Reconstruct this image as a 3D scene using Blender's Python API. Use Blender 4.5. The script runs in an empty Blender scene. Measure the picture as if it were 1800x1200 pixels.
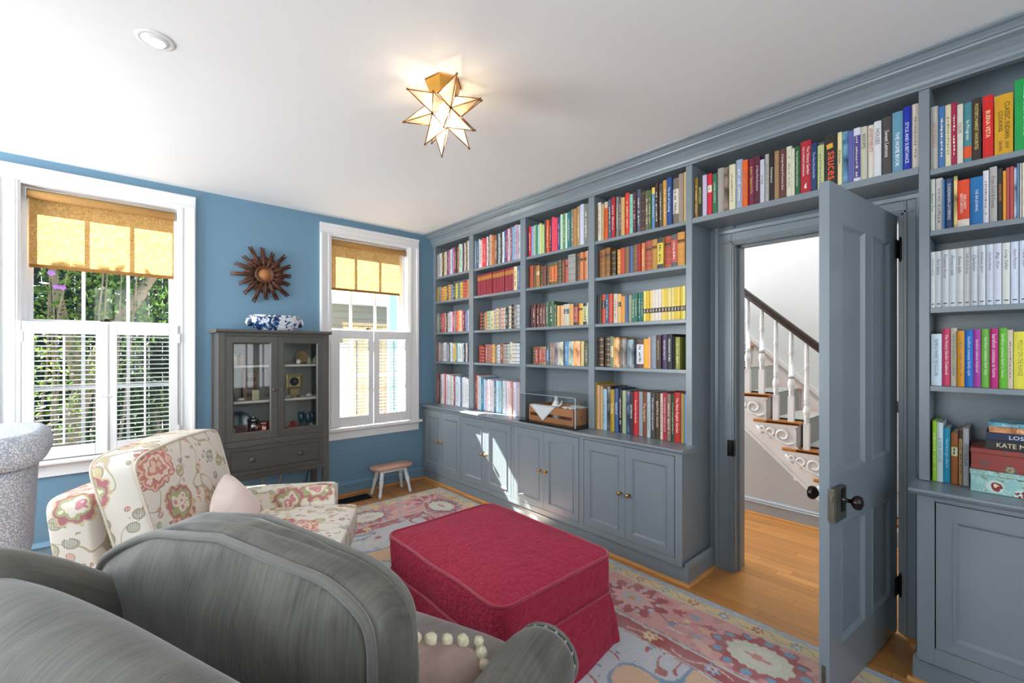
import bpy, bmesh, math, random
from mathutils import Vector, Matrix
import numpy as np

random.seed(7)
rng = np.random.default_rng(7)
SC = bpy.context.scene
COL = SC.collection
PI = math.pi
sin, cos = math.sin, math.cos

# ------------------------------------------------------------------ camera
cam_d = bpy.data.cameras.new('camera')
cam_d.sensor_width = 36.0
cam_d.lens = 15.534
cam_d.shift_y = 14.8 / 1800.0
cam_d.clip_start = 0.02
cam = bpy.data.objects.new('camera', cam_d)
cam.location = (0, 0, 1.40)
cam.rotation_euler = (PI / 2, 0, -math.radians(41.89))
COL.objects.link(cam)
SC.camera = cam

# ------------------------------------------------------------------ view, world, sun, window and fill light
SC.view_settings.view_transform = 'Standard'
SC.view_settings.look = 'None'
SC.view_settings.gamma = 1.0
SC.view_settings.use_curve_mapping = False
SC.view_settings.exposure = 0.78
try:
    SC.cycles.max_bounces = 8
    SC.cycles.diffuse_bounces = 5
    SC.cycles.transparent_max_bounces = 16
    SC.cycles.use_denoising = True
    SC.cycles.sample_clamp_indirect = 6.0
except Exception:
    pass

SUN_DIR = Vector((0.27, -1.0, -1.05))
wd = bpy.data.worlds.new('sky')
SC.world = wd
wd.use_nodes = True
wn = wd.node_tree
wn.nodes.clear()
w_out = wn.nodes.new('ShaderNodeOutputWorld')
w_bg = wn.nodes.new('ShaderNodeBackground')
w_tc = wn.nodes.new('ShaderNodeTexCoord')
w_sp = wn.nodes.new('ShaderNodeSeparateXYZ')
w_rp = wn.nodes.new('ShaderNodeValToRGB')
w_rp.color_ramp.elements[0].position = 0.0
w_rp.color_ramp.elements[0].color = (0.80, 0.90, 1.0, 1)
w_rp.color_ramp.elements[1].position = 0.7
w_rp.color_ramp.elements[1].color = (0.36, 0.58, 0.95, 1)
wn.links.new(w_tc.outputs['Generated'], w_sp.inputs[0])
wn.links.new(w_sp.outputs['Z'], w_rp.inputs['Fac'])
wn.links.new(w_rp.outputs['Color'], w_bg.inputs['Color'])
w_bg.inputs['Strength'].default_value = 1.25
wn.links.new(w_bg.outputs[0], w_out.inputs[0])

def lamp(name, kind, loc, energy, color=(1, 1, 1), direction=None, **kw):
    d = bpy.data.lights.new(name, kind)
    d.energy = energy
    d.color = color
    for k, v in kw.items():
        setattr(d, k, v)
    o = bpy.data.objects.new(name, d)
    o.location = loc
    if direction is not None:
        o.rotation_euler = Vector(direction).to_track_quat('-Z', 'Y').to_euler()
    COL.objects.link(o)
    return o

lamp('sun', 'SUN', (-2, 9, 9), 34.0, (1.0, 0.94, 0.84), SUN_DIR, angle=0.009)
# rear lamps: one reflected street window, one added fill; side lamps: added fill
lamp('rear_fill_light', 'AREA', (1.90, -1.50, 1.60), 7.0, (0.97, 0.99, 1.0), (0, 1, 0), shape='RECTANGLE', size=0.80, size_y=1.85)
lamp('rear_fill_light', 'AREA', (0.10, -1.50, 1.60), 44.0, (0.97, 0.99, 1.0), (0, 1, 0), shape='RECTANGLE', size=0.80, size_y=1.85)  # fill lamp in an added window
lamp('side_fill_light', 'AREA', (-1.96, 0.75, 1.60), 24.0, (0.96, 0.985, 1.0), (1, 0, 0), shape='RECTANGLE', size=1.0, size_y=1.85)  # added fill from the unseen left side
lamp('side_fill_light', 'AREA', (-1.96, 3.45, 1.60), 70.0, (0.96, 0.985, 1.0), (1, 0, 0), shape='RECTANGLE', size=1.0, size_y=1.85)
# added unseen lamp for assumed daylight at the hall's left end; no window built
lamp('hall_end_fill_light', 'AREA', (3.50, 4.12, 1.55), 46.0, (0.96, 0.985, 1.0), (0.12, -1, -0.05), shape='RECTANGLE', size=0.8, size_y=1.8)
lamp('hall_fill_light', 'AREA', (3.7, 1.2, 4.6), 46.0, (0.97, 0.99, 1.0), (0, 0, -1), shape='RECTANGLE', size=0.5, size_y=0.5)  # unseen lamp added to brighten the stairwell
# sky portals of the two garden windows
for cx in (-0.04, 1.92):
    p = lamp('window_portal', 'AREA', (cx, 4.52, 1.65), 1.0, (1, 1, 1), (0, -1, 0), shape='RECTANGLE', size=0.9, size_y=1.95)
    p.data.cycles.is_portal = True

# ------------------------------------------------------------------ helpers
ORG = {}

def tag(o, label=None, cat=None, group=None, kind=None):
    if label: o['label'] = label
    if cat: o['category'] = cat
    if group: o['group'] = group
    if kind: o['kind'] = kind
    return o

def thing(name, label, cat, loc=(0, 0, 0), rz=0.0, group=None, kind=None):
    o = bpy.data.objects.new(name, None)
    o.empty_display_size = 0.1
    o.location = loc
    o.rotation_euler = (0, 0, rz)
    COL.objects.link(o)
    tag(o, label, cat, group, kind)
    ORG[o.name] = Vector(loc) if rz == 0 else None
    return o

class MB:
    """collects geometry, builds one mesh object"""
    def __init__(s):
        s.v = []; s.f = []; s.m = []; s.sm = []
    def add(s, vs, fs, m=0, smooth=False):
        b = len(s.v)
        s.v.extend([tuple(p) for p in vs])
        for f in fs:
            s.f.append(tuple(i + b for i in f)); s.m.append(m); s.sm.append(smooth)
        return s
    def box(s, x0, x1, y0, y1, z0, z1, m=0):
        vs = [(x, y, z) for z in (z0, z1) for y in (y0, y1) for x in (x0, x1)]
        return s.add(vs, [(0, 2, 3, 1), (4, 5, 7, 6), (0, 1, 5, 4), (2, 6, 7, 3), (0, 4, 6, 2), (1, 3, 7, 5)], m)
    def hexa(s, a, b, m=0):
        """a, b: two quads (4 points each) joined"""
        return s.add(list(a) + list(b), [(3, 2, 1, 0), (4, 5, 6, 7), (0, 1, 5, 4), (1, 2, 6, 5), (2, 3, 7, 6), (3, 0, 4, 7)], m)
    def prism(s, poly, vec, m=0, smooth=False):
        n = len(poly); vec = Vector(vec)
        vs = [Vector(p) for p in poly] + [Vector(p) + vec for p in poly]
        s.add(vs, [tuple(range(n))[::-1], tuple(range(n, 2 * n))], m, False)
        b = len(s.v) - 2 * n
        for i in range(n):
            j = (i + 1) % n
            s.f.append((b + i, b + j, b + n + j, b + n + i)); s.m.append(m); s.sm.append(smooth)
        return s
    def surf(s, g, cu=False, cv=False, m=0, smooth=True, cap=False):
        nu, nv = len(g), len(g[0])
        vs = [p for r in g for p in r]
        fs = []
        for i in range(nu if cu else nu - 1):
            for j in range(nv if cv else nv - 1):
                a, b_ = i, (i + 1) % nu; c, d = j, (j + 1) % nv
                fs.append((a * nv + c, a * nv + d, b_ * nv + d, b_ * nv + c))
        s.add(vs, fs, m, smooth)
        if cap:
            b = len(s.v) - nu * nv
            s.f.append(tuple(b + j for j in range(nv))[::-1]); s.m.append(m); s.sm.append(False)
            s.f.append(tuple(b + (nu - 1) * nv + j for j in range(nv))); s.m.append(m); s.sm.append(False)
        return s
    def lathe(s, prof, c=(0, 0, 0), n=20, m=0, axis=(0, 0, 1), smooth=True):
        ax = Vector(axis).normalized()
        e1 = ax.orthogonal().normalized(); e2 = ax.cross(e1)
        c = Vector(c)
        g = []
        for r, z in prof:
            r = max(r, 1e-5)
            g.append([c + ax * z + e1 * (r * cos(2 * PI * k / n)) + e2 * (r * sin(2 * PI * k / n)) for k in range(n)])
        return s.surf(g, False, True, m, smooth, cap=True)
    def tube(s, path, r, n=8, m=0, closed=False, cap=True):
        P = [Vector(p) for p in path]; N = len(P)
        rs = r if isinstance(r, (list, tuple)) else [r] * N
        g = []; ref = None
        for i in range(N):
            t = (P[(i + 1) % N] - P[i - 1]) if closed else (P[min(i + 1, N - 1)] - P[max(i - 1, 0)])
            t.normalize()
            if ref is None: ref = t.orthogonal().normalized()
            ref = (ref - t * ref.dot(t))
            if ref.length < 1e-6: ref = t.orthogonal()
            ref.normalize(); b = t.cross(ref)
            g.append([P[i] + (ref * cos(2 * PI * k / n) + b * sin(2 * PI * k / n)) * rs[i] for k in range(n)])
        return s.surf(g, closed, True, m, True, cap=cap and not closed)
    def ball(s, c, rx, ry=None, rz=None, n=12, m=0):
        ry = ry or rx; rz = rz or rx
        g = []
        k = max(6, n // 2 + 2)
        for i in range(k):
            a = -PI / 2 + PI * i / (k - 1)
            cr = max(cos(a), 1e-3)
            g.append([(c[0] + rx * cr * cos(2 * PI * j / n), c[1] + ry * cr * sin(2 * PI * j / n), c[2] + rz * sin(a)) for j in range(n)])
        return s.surf(g, False, True, m, True, cap=True)
    def rot(s, a, c=(0, 0), i0=0):
        ca, sa = cos(a), sin(a)
        for i in range(i0, len(s.v)):
            x, y, z = s.v[i]; x -= c[0]; y -= c[1]
            s.v[i] = (c[0] + x * ca - y * sa, c[1] + x * sa + y * ca, z)
        return s
    def build(s, name, mats, parent=None, bevel=0.0, seg=2, kind=None, label=None, fix=True, sub=0):
        off = Vector((0, 0, 0))
        if parent is not None and ORG.get(parent.name) is not None:
            off = ORG[parent.name]
        me = bpy.data.meshes.new(name)
        if off.length > 0:
            ox, oy, oz = off
            vs = [(x - ox, y - oy, z - oz) for x, y, z in s.v]
        else:
            vs = s.v
        me.from_pydata(vs, [], s.f)
        if not isinstance(mats, (list, tuple)): mats = [mats]
        for k in mats: me.materials.append(k)
        me.polygons.foreach_set('material_index', s.m)
        me.polygons.foreach_set('use_smooth', s.sm)
        if fix and len(s.f) < 6000:
            bm = bmesh.new(); bm.from_mesh(me)
            bmesh.ops.recalc_face_normals(bm, faces=bm.faces)
            bm.to_mesh(me); bm.free()
        me.update()
        o = bpy.data.objects.new(name, me)
        COL.objects.link(o)
        if parent is not None:
            o.parent = parent
            ORG[o.name] = ORG.get(parent.name)
        if bevel:
            md = o.modifiers.new('bevel', 'BEVEL'); md.width = bevel; md.segments = seg
            md.limit_method = 'ANGLE'; md.angle_limit = math.radians(40)
        if sub:
            md = o.modifiers.new('sub', 'SUBSURF'); md.levels = sub; md.render_levels = sub
        if kind: o['kind'] = kind
        if label: o['label'] = label
        return o

def solid(name, mb, mats, label=None, cat=None, group=None, kind=None, bevel=0.0, **kw):
    """a top-level thing made of one mesh (origin at its base centre)"""
    xs = [v[0] for v in mb.v]; ys = [v[1] for v in mb.v]; zs = [v[2] for v in mb.v]
    c = Vector(((min(xs) + max(xs)) / 2, (min(ys) + max(ys)) / 2, min(zs)))
    mb.v = [(x - c.x, y - c.y, z - c.z) for x, y, z in mb.v]
    o = mb.build(name, mats, None, bevel, **kw)
    o.location = c
    ORG[o.name] = c
    tag(o, label, cat, group, kind)
    return o

# ------------------------------------------------------------------ materials
def lin(h):
    if isinstance(h, (tuple, list)): return (h[0], h[1], h[2], 1)
    h = h.lstrip('#')
    r = []
    for i in (0, 2, 4):
        c = int(h[i:i + 2], 16) / 255
        r.append(c / 12.92 if c <= 0.04045 else ((c + 0.055) / 1.055) ** 2.4)
    return (r[0], r[1], r[2], 1)

class NT:
    def __init__(s, name):
        s.mat = bpy.data.materials.new(name); s.mat.use_nodes = True
        s.t = s.mat.node_tree; s.n = s.t.nodes
        s.b = s.n['Principled BSDF']; s.out = s.n['Material Output']
        s._tc = None
    def add(s, typ, **kw):
        x = s.n.new(typ)
        for k, v in kw.items(): setattr(x, k, v)
        return x
    def link(s, a, b): s.t.links.new(a, b)
    def co(s, kind='Object'):
        if s._tc is None: s._tc = s.add('ShaderNodeTexCoord')
        return s._tc.outputs[kind]
    def mapped(s, scale=(1, 1, 1), rot=(0, 0, 0), loc=(0, 0, 0), kind='Object'):
        m = s.add('ShaderNodeMapping'); m.inputs['Scale'].default_value = scale
        m.inputs['Rotation'].default_value = rot; m.inputs['Location'].default_value = loc
        s.link(s.co(kind), m.inputs['Vector']); return m.outputs[0]
    def noise(s, scale, detail=3, rough=0.5, vec=None, dist=0.0):
        x = s.add('ShaderNodeTexNoise'); x.inputs['Scale'].default_value = scale
        x.inputs['Detail'].default_value = detail; x.inputs['Roughness'].default_value = rough
        x.inputs['Distortion'].default_value = dist
        s.link(vec if vec is not None else s.co(), x.inputs['Vector']); return x
    def voro(s, scale, vec=None, feature='F1', rnd=1.0):
        x = s.add('ShaderNodeTexVoronoi', feature=feature); x.inputs['Scale'].default_value = scale
        x.inputs['Randomness'].default_value = rnd
        s.link(vec if vec is not None else s.co(), x.inputs['Vector']); return x
    def ramp(s, fac, stops, interp='LINEAR'):
        r = s.add('ShaderNodeValToRGB'); cr = r.color_ramp; cr.interpolation = interp
        while len(cr.elements) < len(stops): cr.elements.new(0.5)
        for e, (p, c) in zip(cr.elements, stops):
            e.position = p; e.color = lin(c)
        s.link(fac, r.inputs['Fac']); return r.outputs['Color']
    def mix(s, fac, a, b, mode='MIX'):
        x = s.add('ShaderNodeMix', data_type='RGBA', blend_type=mode)
        for sock, val in ((x.inputs[0], fac), (x.inputs[6], a), (x.inputs[7], b)):
            if hasattr(val, 'is_linked'): s.link(val, sock)
            elif isinstance(val, (int, float)): sock.default_value = val
            else: sock.default_value = lin(val)
        return x.outputs[2]
    def math(s, op, a, b=0.0, c=0.0):
        x = s.add('ShaderNodeMath', operation=op)
        for i, val in enumerate((a, b, c)):
            if hasattr(val, 'is_linked'): s.link(val, x.inputs[i])
            else: x.inputs[i].default_value = val
        return x.outputs[0]
    def bump(s, h, strength=0.3, dist=0.01):
        x = s.add('ShaderNodeBump'); x.inputs['Strength'].default_value = strength
        x.inputs['Distance'].default_value = dist
        s.link(h, x.inputs['Height']); s.link(x.outputs[0], s.b.inputs['Normal'])
    def color(s, c):
        if hasattr(c, 'is_linked'): s.link(c, s.b.inputs['Base Color'])
        else: s.b.inputs['Base Color'].default_value = lin(c)
    def rough(s, r): s.b.inputs['Roughness'].default_value = r; return s

MC = {}
def pl(name, col, rough=0.5, metal=0.0, vary=0.06, scale=6.0, spec=0.5, sheen=0.0, bump=0.0, bscale=60.0, stretch=(1, 1, 1)):
    """plain surface with a light procedural mottle"""
    if name in MC: return MC[name]
    k = NT(name)
    base = lin(col)
    v = k.mapped(stretch)
    n = k.noise(scale, 3, 0.5, v)
    d = tuple(c * (1 - vary) for c in base[:3]); l = tuple(min(1, c * (1 + vary)) for c in base[:3])
    k.color(k.mix(n.outputs['Fac'], d, l))
    k.b.inputs['Roughness'].default_value = rough
    k.b.inputs['Metallic'].default_value = metal
    k.b.inputs['Specular IOR Level'].default_value = spec
    if sheen: k.b.inputs['Sheen Weight'].default_value = sheen
    if bump:
        b = k.noise(bscale, 4, 0.6, v); k.bump(b.outputs['Fac'], bump, 0.004)
    MC[name] = k.mat
    return k.mat

def wood(name, c0, c1, scale=1.0, axis='Y', rough=0.35):
    if name in MC: return MC[name]
    k = NT(name)
    st = {'X': (0.6, 9, 9), 'Y': (9, 0.6, 9), 'Z': (9, 9, 0.6)}[axis]
    v = k.mapped(tuple(a * scale for a in st))
    oi = k.add('ShaderNodeObjectInfo')
    sh = k.add('ShaderNodeVectorMath', operation='ADD')
    cx = k.add('ShaderNodeCombineXYZ')
    k.link(k.math('MULTIPLY', oi.outputs['Random'], 40.0), cx.inputs[0]); k.link(cx.outputs[0], sh.inputs[1]); k.link(v, sh.inputs[0])
    n = k.noise(1.6, 6, 0.6, sh.outputs[0], 0.8)
    g = k.noise(9.0, 3, 0.6, sh.outputs[0])
    c = k.mix(n.outputs['Fac'], c0, c1)
    c = k.mix(k.math('MULTIPLY', g.outputs['Fac'], 0.28), c, tuple(x * 0.55 for x in lin(c0)[:3]))
    tone = k.math('ADD', k.math('MULTIPLY', oi.outputs['Random'], 0.30), 0.85)
    hs = k.add('ShaderNodeHueSaturation'); k.link(tone, hs.inputs['Value']); k.link(c, hs.inputs['Color'])
    k.color(hs.outputs[0]); k.rough(rough)
    k.bump(g.outputs['Fac'], 0.08, 0.002)
    MC[name] = k.mat
    return k.mat

def glass(name, tint=(1, 1, 1), refl=0.07, rough=0.0):
    if name in MC: return MC[name]
    k = NT(name)
    k.n.remove(k.b)
    tr = k.add('ShaderNodeBsdfTransparent'); tr.inputs[0].default_value = (*tint, 1)
    gl = k.add('ShaderNodeBsdfGlossy'); gl.inputs['Roughness'].default_value = rough
    lw = k.add('ShaderNodeLayerWeight'); lw.inputs[0].default_value = 0.5
    mx = k.add('ShaderNodeMixShader')
    k.link(k.math('ADD', k.math('MULTIPLY', k.math('POWER', lw.outputs['Facing'], 5.0), 0.7), refl), mx.inputs[0])
    k.link(tr.outputs[0], mx.inputs[1]); k.link(gl.outputs[0], mx.inputs[2]); k.link(mx.outputs[0], k.out.inputs[0])
    MC[name] = k.mat
    return k.mat

WALL = pl('wall_paint_blue', '688ca3', 0.55, vary=0.02, scale=3, bump=0.03, bscale=180)
PAINT = pl('cabinet_paint_blue_grey', '7c878e', 0.30, vary=0.015, scale=4, spec=0.5)
WHITE = pl('trim_paint_white', 'e6e6e6', 0.35, vary=0.01, scale=4)
CEIL = pl('ceiling_paint', 'e9e9e9', 0.8, vary=0.01, scale=2)
HALLW = pl('hall_wall_paint', 'd6d7d7', 0.5, vary=0.01, scale=2)
HALL_SHADE = pl('hall_wall_paint_shaded', 'b4b8ba', 0.4, vary=0.015, scale=2)  # same white as the hall wall, dimmer light put into the colour
FLOORW = wood('oak_floor', 'a8682c', 'd09a58', 1.0, 'Y', 0.28)
QROUND = wood('oak_quarter_round', 'b06f30', 'd9a25e', 1.0, 'Y', 0.35)
BRASS = pl('brass', 'c8985a', 0.22, 1.0, vary=0.05)
BLACKM = pl('black_iron', '15130f', 0.4, 0.6, vary=0.1)
GLASS = glass('window_glass', (0.96, 0.98, 0.98), 0.005)
CGLASS = glass('cabinet_glass', (0.93, 0.95, 0.95), 0.045)
# ================================================================== room shell
YW, XD, ZC = 4.27, 2.90, 2.664        # window wall face, door wall face, ceiling
XL, YB = -1.75, -1.32                 # left wall, wall behind the camera
WT = 0.24

def rect_holes(mb, u0, u1, v0, v1, holes, fn):
    """wall slab with rectangular holes: fn(u,v,side) -> point, side 0/1"""
    us = sorted({u0, u1, *[h[0] for h in holes], *[h[1] for h in holes]})
    vs = sorted({v0, v1, *[h[2] for h in holes], *[h[3] for h in holes]})
    inh = lambda a, b: any(h[0] <= a <= h[1] and h[2] <= b <= h[3] for h in holes)
    for i in range(len(us) - 1):
        for j in range(len(vs) - 1):
            a0, a1, b0, b1 = us[i], us[i + 1], vs[j], vs[j + 1]
            if inh((a0 + a1) / 2, (b0 + b1) / 2): continue
            q = lambda s: [fn(a0, b0, s), fn(a1, b0, s), fn(a1, b1, s), fn(a0, b1, s)]
            mb.hexa(q(0), q(1))

def struct(name, mb, mats, **kw):
    o = mb.build(name, mats, kw.pop('parent', None), **kw)
    if o.parent is None: o['kind'] = 'structure'
    return o

W1 = (-0.478, 0.372, 0.665, 2.505)     # openings in the window wall: x0,x1,z0,z1
W2 = (1.508, 2.350, 0.650, 2.500)
mb = MB(); rect_holes(mb, XL - WT, 3.0, 0, ZC, [W1, W2], lambda u, v, s: (u, YW + s * WT, v))
struct('wall_back', mb, WALL)['label'] = 'blue wall with the two garden windows'
W3 = (1.50, 2.30, 0.65, 2.50); W4 = (-0.30, 0.50, 0.65, 2.50)
mb = MB(); rect_holes(mb, XL - WT, 3.0, 0, ZC, [W3, W4], lambda u, v, s: (u, YB - s * WT, v))
struct('wall_front', mb, WALL)['label'] = 'blue wall behind the camera with a street window and an added fill window'
W5 = (0.25, 1.25, 0.65, 2.50); W6 = (2.95, 3.95, 0.65, 2.50)  # unseen openings added to let in fill
mb = MB(); rect_holes(mb, YB, YW, 0, ZC, [W5, W6], lambda u, v, s: (XL - s * WT, u, v))
struct('wall_left', mb, WALL)['label'] = 'blue wall left of the camera with two added fill windows'
DO = (0.335, 1.146, 0.0, 2.075)        # door opening in the bookcase wall: y0,y1,z0,z1
mb = MB(); rect_holes(mb, YB, YW, 0, ZC, [DO], lambda u, v, s: (XD + s * 0.14, u, v))
struct('wall_right', mb, [PAINT])['label'] = 'wall behind the built in bookcases with the hall doorway'
mb = MB().box(XL - WT, XD + .14, YB - WT, YW + WT, ZC, ZC + 0.12); struct('ceiling', mb, CEIL)

# ---- floor: boards laid one by one where they show, plain sub floor below
fl = MB().box(XL - WT, 5.3, YB - WT, YW + .0, -0.08, -0.012)
floor = struct('floor', fl, FLOORW)
PW = 0.062
def planks(x0, x1, y0, y1, seed):
    r = random.Random(seed)
    n = int((x1 - x0) / PW + 0.5)
    for i in range(n):
        a = x0 + i * PW; b = min(a + PW, x1)
        y = y0
        first = True
        while y < y1 - 1e-3:
            L = r.uniform(0.5, 1.5) if not first else r.uniform(0.25, 1.2)
            first = False
            e = y + L
            if y1 - e < 0.3: e = y1
            mb = MB(); g = 0.0006
            dz = r.uniform(-0.0004, 0)
            mb.hexa([(a + g, y + g, -0.012), (b - g, y + g, -0.012), (b - g, e - g, -0.012), (a + g, e - g, -0.012)],
                    [(a + g, y + g, dz), (b - g, y + g, dz), (b - g, e - g, dz), (a + g, e - g, dz)])
            mb.build('plank', FLOORW, floor)
            y = e
planks(2.448, 4.06, -0.15, 2.35, 3)
planks(0.9, 2.50, 3.70, 4.255, 5)
mb = MB().box(XL, 0.9, YB, 4.255, -0.012, -0.0005); mb.box(0.9, 2.448, YB, 3.70, -0.012, -0.0005); mb.box(2.448, 2.9, 2.35, 4.255, -0.012, -0.0005); mb.box(2.448, 2.9, YB, -0.15, -0.012, -0.0005)
mb.build('plank_field', FLOORW, floor, kind='stuff')

# ---- baseboards
def baseboard_y(name, x0, x1, mat):
    mb = MB()
    prof = [(0, 0), (0.02, 0), (0.02, 0.088), (0.026, 0.090), (0.026, 0.098), (0.018, 0.108), (0.009, 0.120), (0, 0.122)]
    mb.prism([(x0, YW - d, z) for d, z in prof], (x1 - x0, 0, 0))
    o = struct(name, mb, mat)
    qr = MB().prism([(x0, YW - .02 - d, z) for d, z in [(0, 0), (.018, 0), (.0165, .008), (.011, .015), (0, .019)]], (x1 - x0, 0, 0))
    qr.build('quarter_round', QROUND, o)
baseboard_y('baseboard_back', XL, 2.52, WALL)
mb = MB().box(XL, XL + .02, YB, YW - .03, 0, 0.12); struct('baseboard_left', mb, WALL)

# ================================================================== windows
def window(idx, x0, x1, z0, z1, cl, cr, shade_z, roll, m1, m2, label, yf=None, side=1):
    """side=1: window wall (room at smaller y). frame, sashes, sill; returns root"""
    Y = YW
    root = thing('window_%d' % idx, label, 'window', ((x0 + x1) / 2, Y, z0), kind='structure')
    # jamb liner
    mb = MB(); t = 0.018
    mb.box(x0, x0 + t, Y - .005, Y + WT, z0, z1); mb.box(x1 - t, x1, Y - .005, Y + WT, z0, z1); mb.box(x0 + t, x1 - t, Y - .005, Y + WT, z1 - t, z1); mb.box(x0 + t, x1 - t, Y + .06, Y + WT, z0, z0 + t)
    # parting stops
    mb.box(x0 + t, x0 + t + .02, Y + .075, Y + .09, z0 + t, z1 - t); mb.box(x1 - t - .02, x1 - t, Y + .075, Y + .09, z0 + t, z1 - t)
    mb.build('jamb', WHITE, root)
    def cprof(w):   # casing section across its width: (offset from opening, projection)
        return [(0, 0), (0, .016), (.010, .016), (.012, .021), (.020, .021), (.024, .016), (w - .03, .018), (w - .026, .030), (w - .008, .032), (w, .026), (w, 0)]
    wl, wr, wh = x0 - cl, cr - x1, 0.100
    mb = MB().prism([(x0 + .006 - u, Y - d, z0) for u, d in cprof(wl + .006)], (0, 0, z1 - .006 - z0)); mb.build('casing', WHITE, root)
    mb = MB().prism([(x1 - .006 + u, Y - d, z0) for u, d in cprof(wr + .006)], (0, 0, z1 - .006 - z0)); mb.build('casing', WHITE, root)
    mb = MB().prism([(cl, Y - d, z1 - .006 + u) for u, d in cprof(wh)], (cr - cl, 0, 0))
    mb.build('casing', WHITE, root)
    # stool and apron
    mb = MB().box(cl - .028, cr + .026, Y - .062, Y + .075, z0 - .028, z0); mb.build('sill', WHITE, root, bevel=0.008)
    mb = MB().prism([(cl, Y, z0 - .11), (cl, Y - .018, z0 - .11), (cl, Y - .018, z0 - .046), (cl, Y - .034, z0 - .028), (cl, Y, z0 - .028)], (cr - cl, 0, 0)); mb.build('apron', WHITE, root)
    # sashes
    a, b = x0 + t, x1 - t
    mid = 1.585
    def sash(name, ya, yb, za, zb, bars, hbar):
        s = MB(); st = .042
        s.box(a, a + st, ya, yb, za, zb); s.box(b - st, b, ya, yb, za, zb)
        s.box(a + st, b - st, ya, yb, za, za + st * 1.1); s.box(a + st, b - st, ya, yb, zb - st * .8, zb)
        o = s.build(name, WHITE, root, bevel=0.003)
        for x in bars:
            MB().box(x - .010, x + .010, ya + .004, yb - .004, za + .04, zb - .03).build('muntin', WHITE, o)
        for z in hbar:
            MB().box(a + st, b - st, ya + .005, yb - .005, z - .010, z + .010).build('muntin', WHITE, o)
        MB().box(a + st - .005, b - st + .005, (ya + yb) / 2 - .0015, (ya + yb) / 2 + .0015, za + .03, zb - .02).build('pane', GLASS, o)
    def lock(o):
        m = MB(); xm = (a + b) / 2
        m.box(xm - .030, xm + .030, Y + .098, Y + .128, mid + .0205, mid + .026); m.lathe([(.011, 0), (.012, .008), (.007, .016), (0, .017)], (xm, Y + .113, mid + .026), 10); m.box(xm - .004, xm + .034, Y + .108, Y + .118, mid + .031, mid + .038)
        m.build('sash_lock', BLACKM, o)
    sash('upper_sash', Y + .135, Y + .170, mid - .02, z1 - t, (m1, m2), ())
    sash('lower_sash', Y + .095, Y + .130, z0 + t, mid + .02, (m1, m2), (1.135,))
    lock(root)
    return root

window(1, *W1, -0.575, 0.468, 1.952, None, -0.172, 0.070, 'left window with white casing, woven shade and cafe shutters, garden outside')
window(2, *W2, 1.417, 2.452, 1.980, None, 1.772, 2.030, 'right window with white casing beside the bookcases, neighbouring house outside')

# windows behind the camera, the second added for fill: sashes, casings and half shutters
def street_window(idx, x0, x1, z0, z1, label):
    root = thing('window_%d' % idx, label, 'window', ((x0 + x1) / 2, YB, z0), kind='structure')
    mb = MB()
    for a, b, c, d in ((x0 - .1, x0, z0, z1 + .1), (x1, x1 + .1, z0, z1 + .1), (x0, x1, z1, z1 + .1), (x0 - .12, x1 + .12, z0 - .03, z0)):
        mb.box(a, b, YB, YB + .03, c, d)
    mb.build('casing', WHITE, root)
    mb = MB()
    for x in (x0, x1 - .04, (x0 + x1) / 2 - .012 - .13, (x0 + x1) / 2 + .13): mb.box(x, x + .03, YB - .15, YB - .12, z0, z1)
    for z in (z0, 1.57, z1 - .04): mb.box(x0, x1, YB - .15, YB - .12, z, z + .04)
    mb.build('sash', WHITE, root)
    xm = (x0 + x1) / 2
    for a, b in ((x0, xm), (xm, x1)):
        s = MB(); s.box(a, a + .05, YB, YB + .025, z0, 1.58); s.box(b - .05, b, YB, YB + .025, z0, 1.58); s.box(a, b, YB, YB + .025, z0, z0 + .08); s.box(a, b, YB, YB + .025, 1.50, 1.58)
        for i in range(20):
            z = z0 + .10 + i * .038
            s.box(a + .05, b - .05, YB - .005, YB + .03, z, z + .006)
        s.build('shutter', WHITE, root)
street_window(3, *W3, 'street window behind the camera, nearer the bookcases')
street_window(4, *W4, 'added fill window behind the camera, further from the bookcases')

for n_, (a_, b_, c_, d_) in enumerate((W5, W6)):
    rt_ = thing('window_%d' % (5 + n_), 'added unseen side window left of the camera, %s the garden wall' % ('further from' if n_ == 0 else 'nearer to'), 'window', (XL, (a_ + b_) / 2, c_), kind='structure')
    mb = MB()
    for p in ((a_ - .1, a_, c_, d_ + .1), (b_, b_ + .1, c_, d_ + .1), (a_, b_, d_, d_ + .1), (a_ - .12, b_ + .12, c_ - .03, c_)): mb.box(XL, XL + .03, *p)
    mb.build('casing', WHITE, rt_)
    mb = MB()
    for y in (a_, (a_ + b_) / 2 - .015, b_ - .03): mb.box(XL - .15, XL - .12, y, y + .03, c_, d_)
    for z in (c_, 1.57, d_ - .04): mb.box(XL - .15, XL - .12, a_, b_, z, z + .04)
    mb.build('sash', WHITE, rt_)

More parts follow.
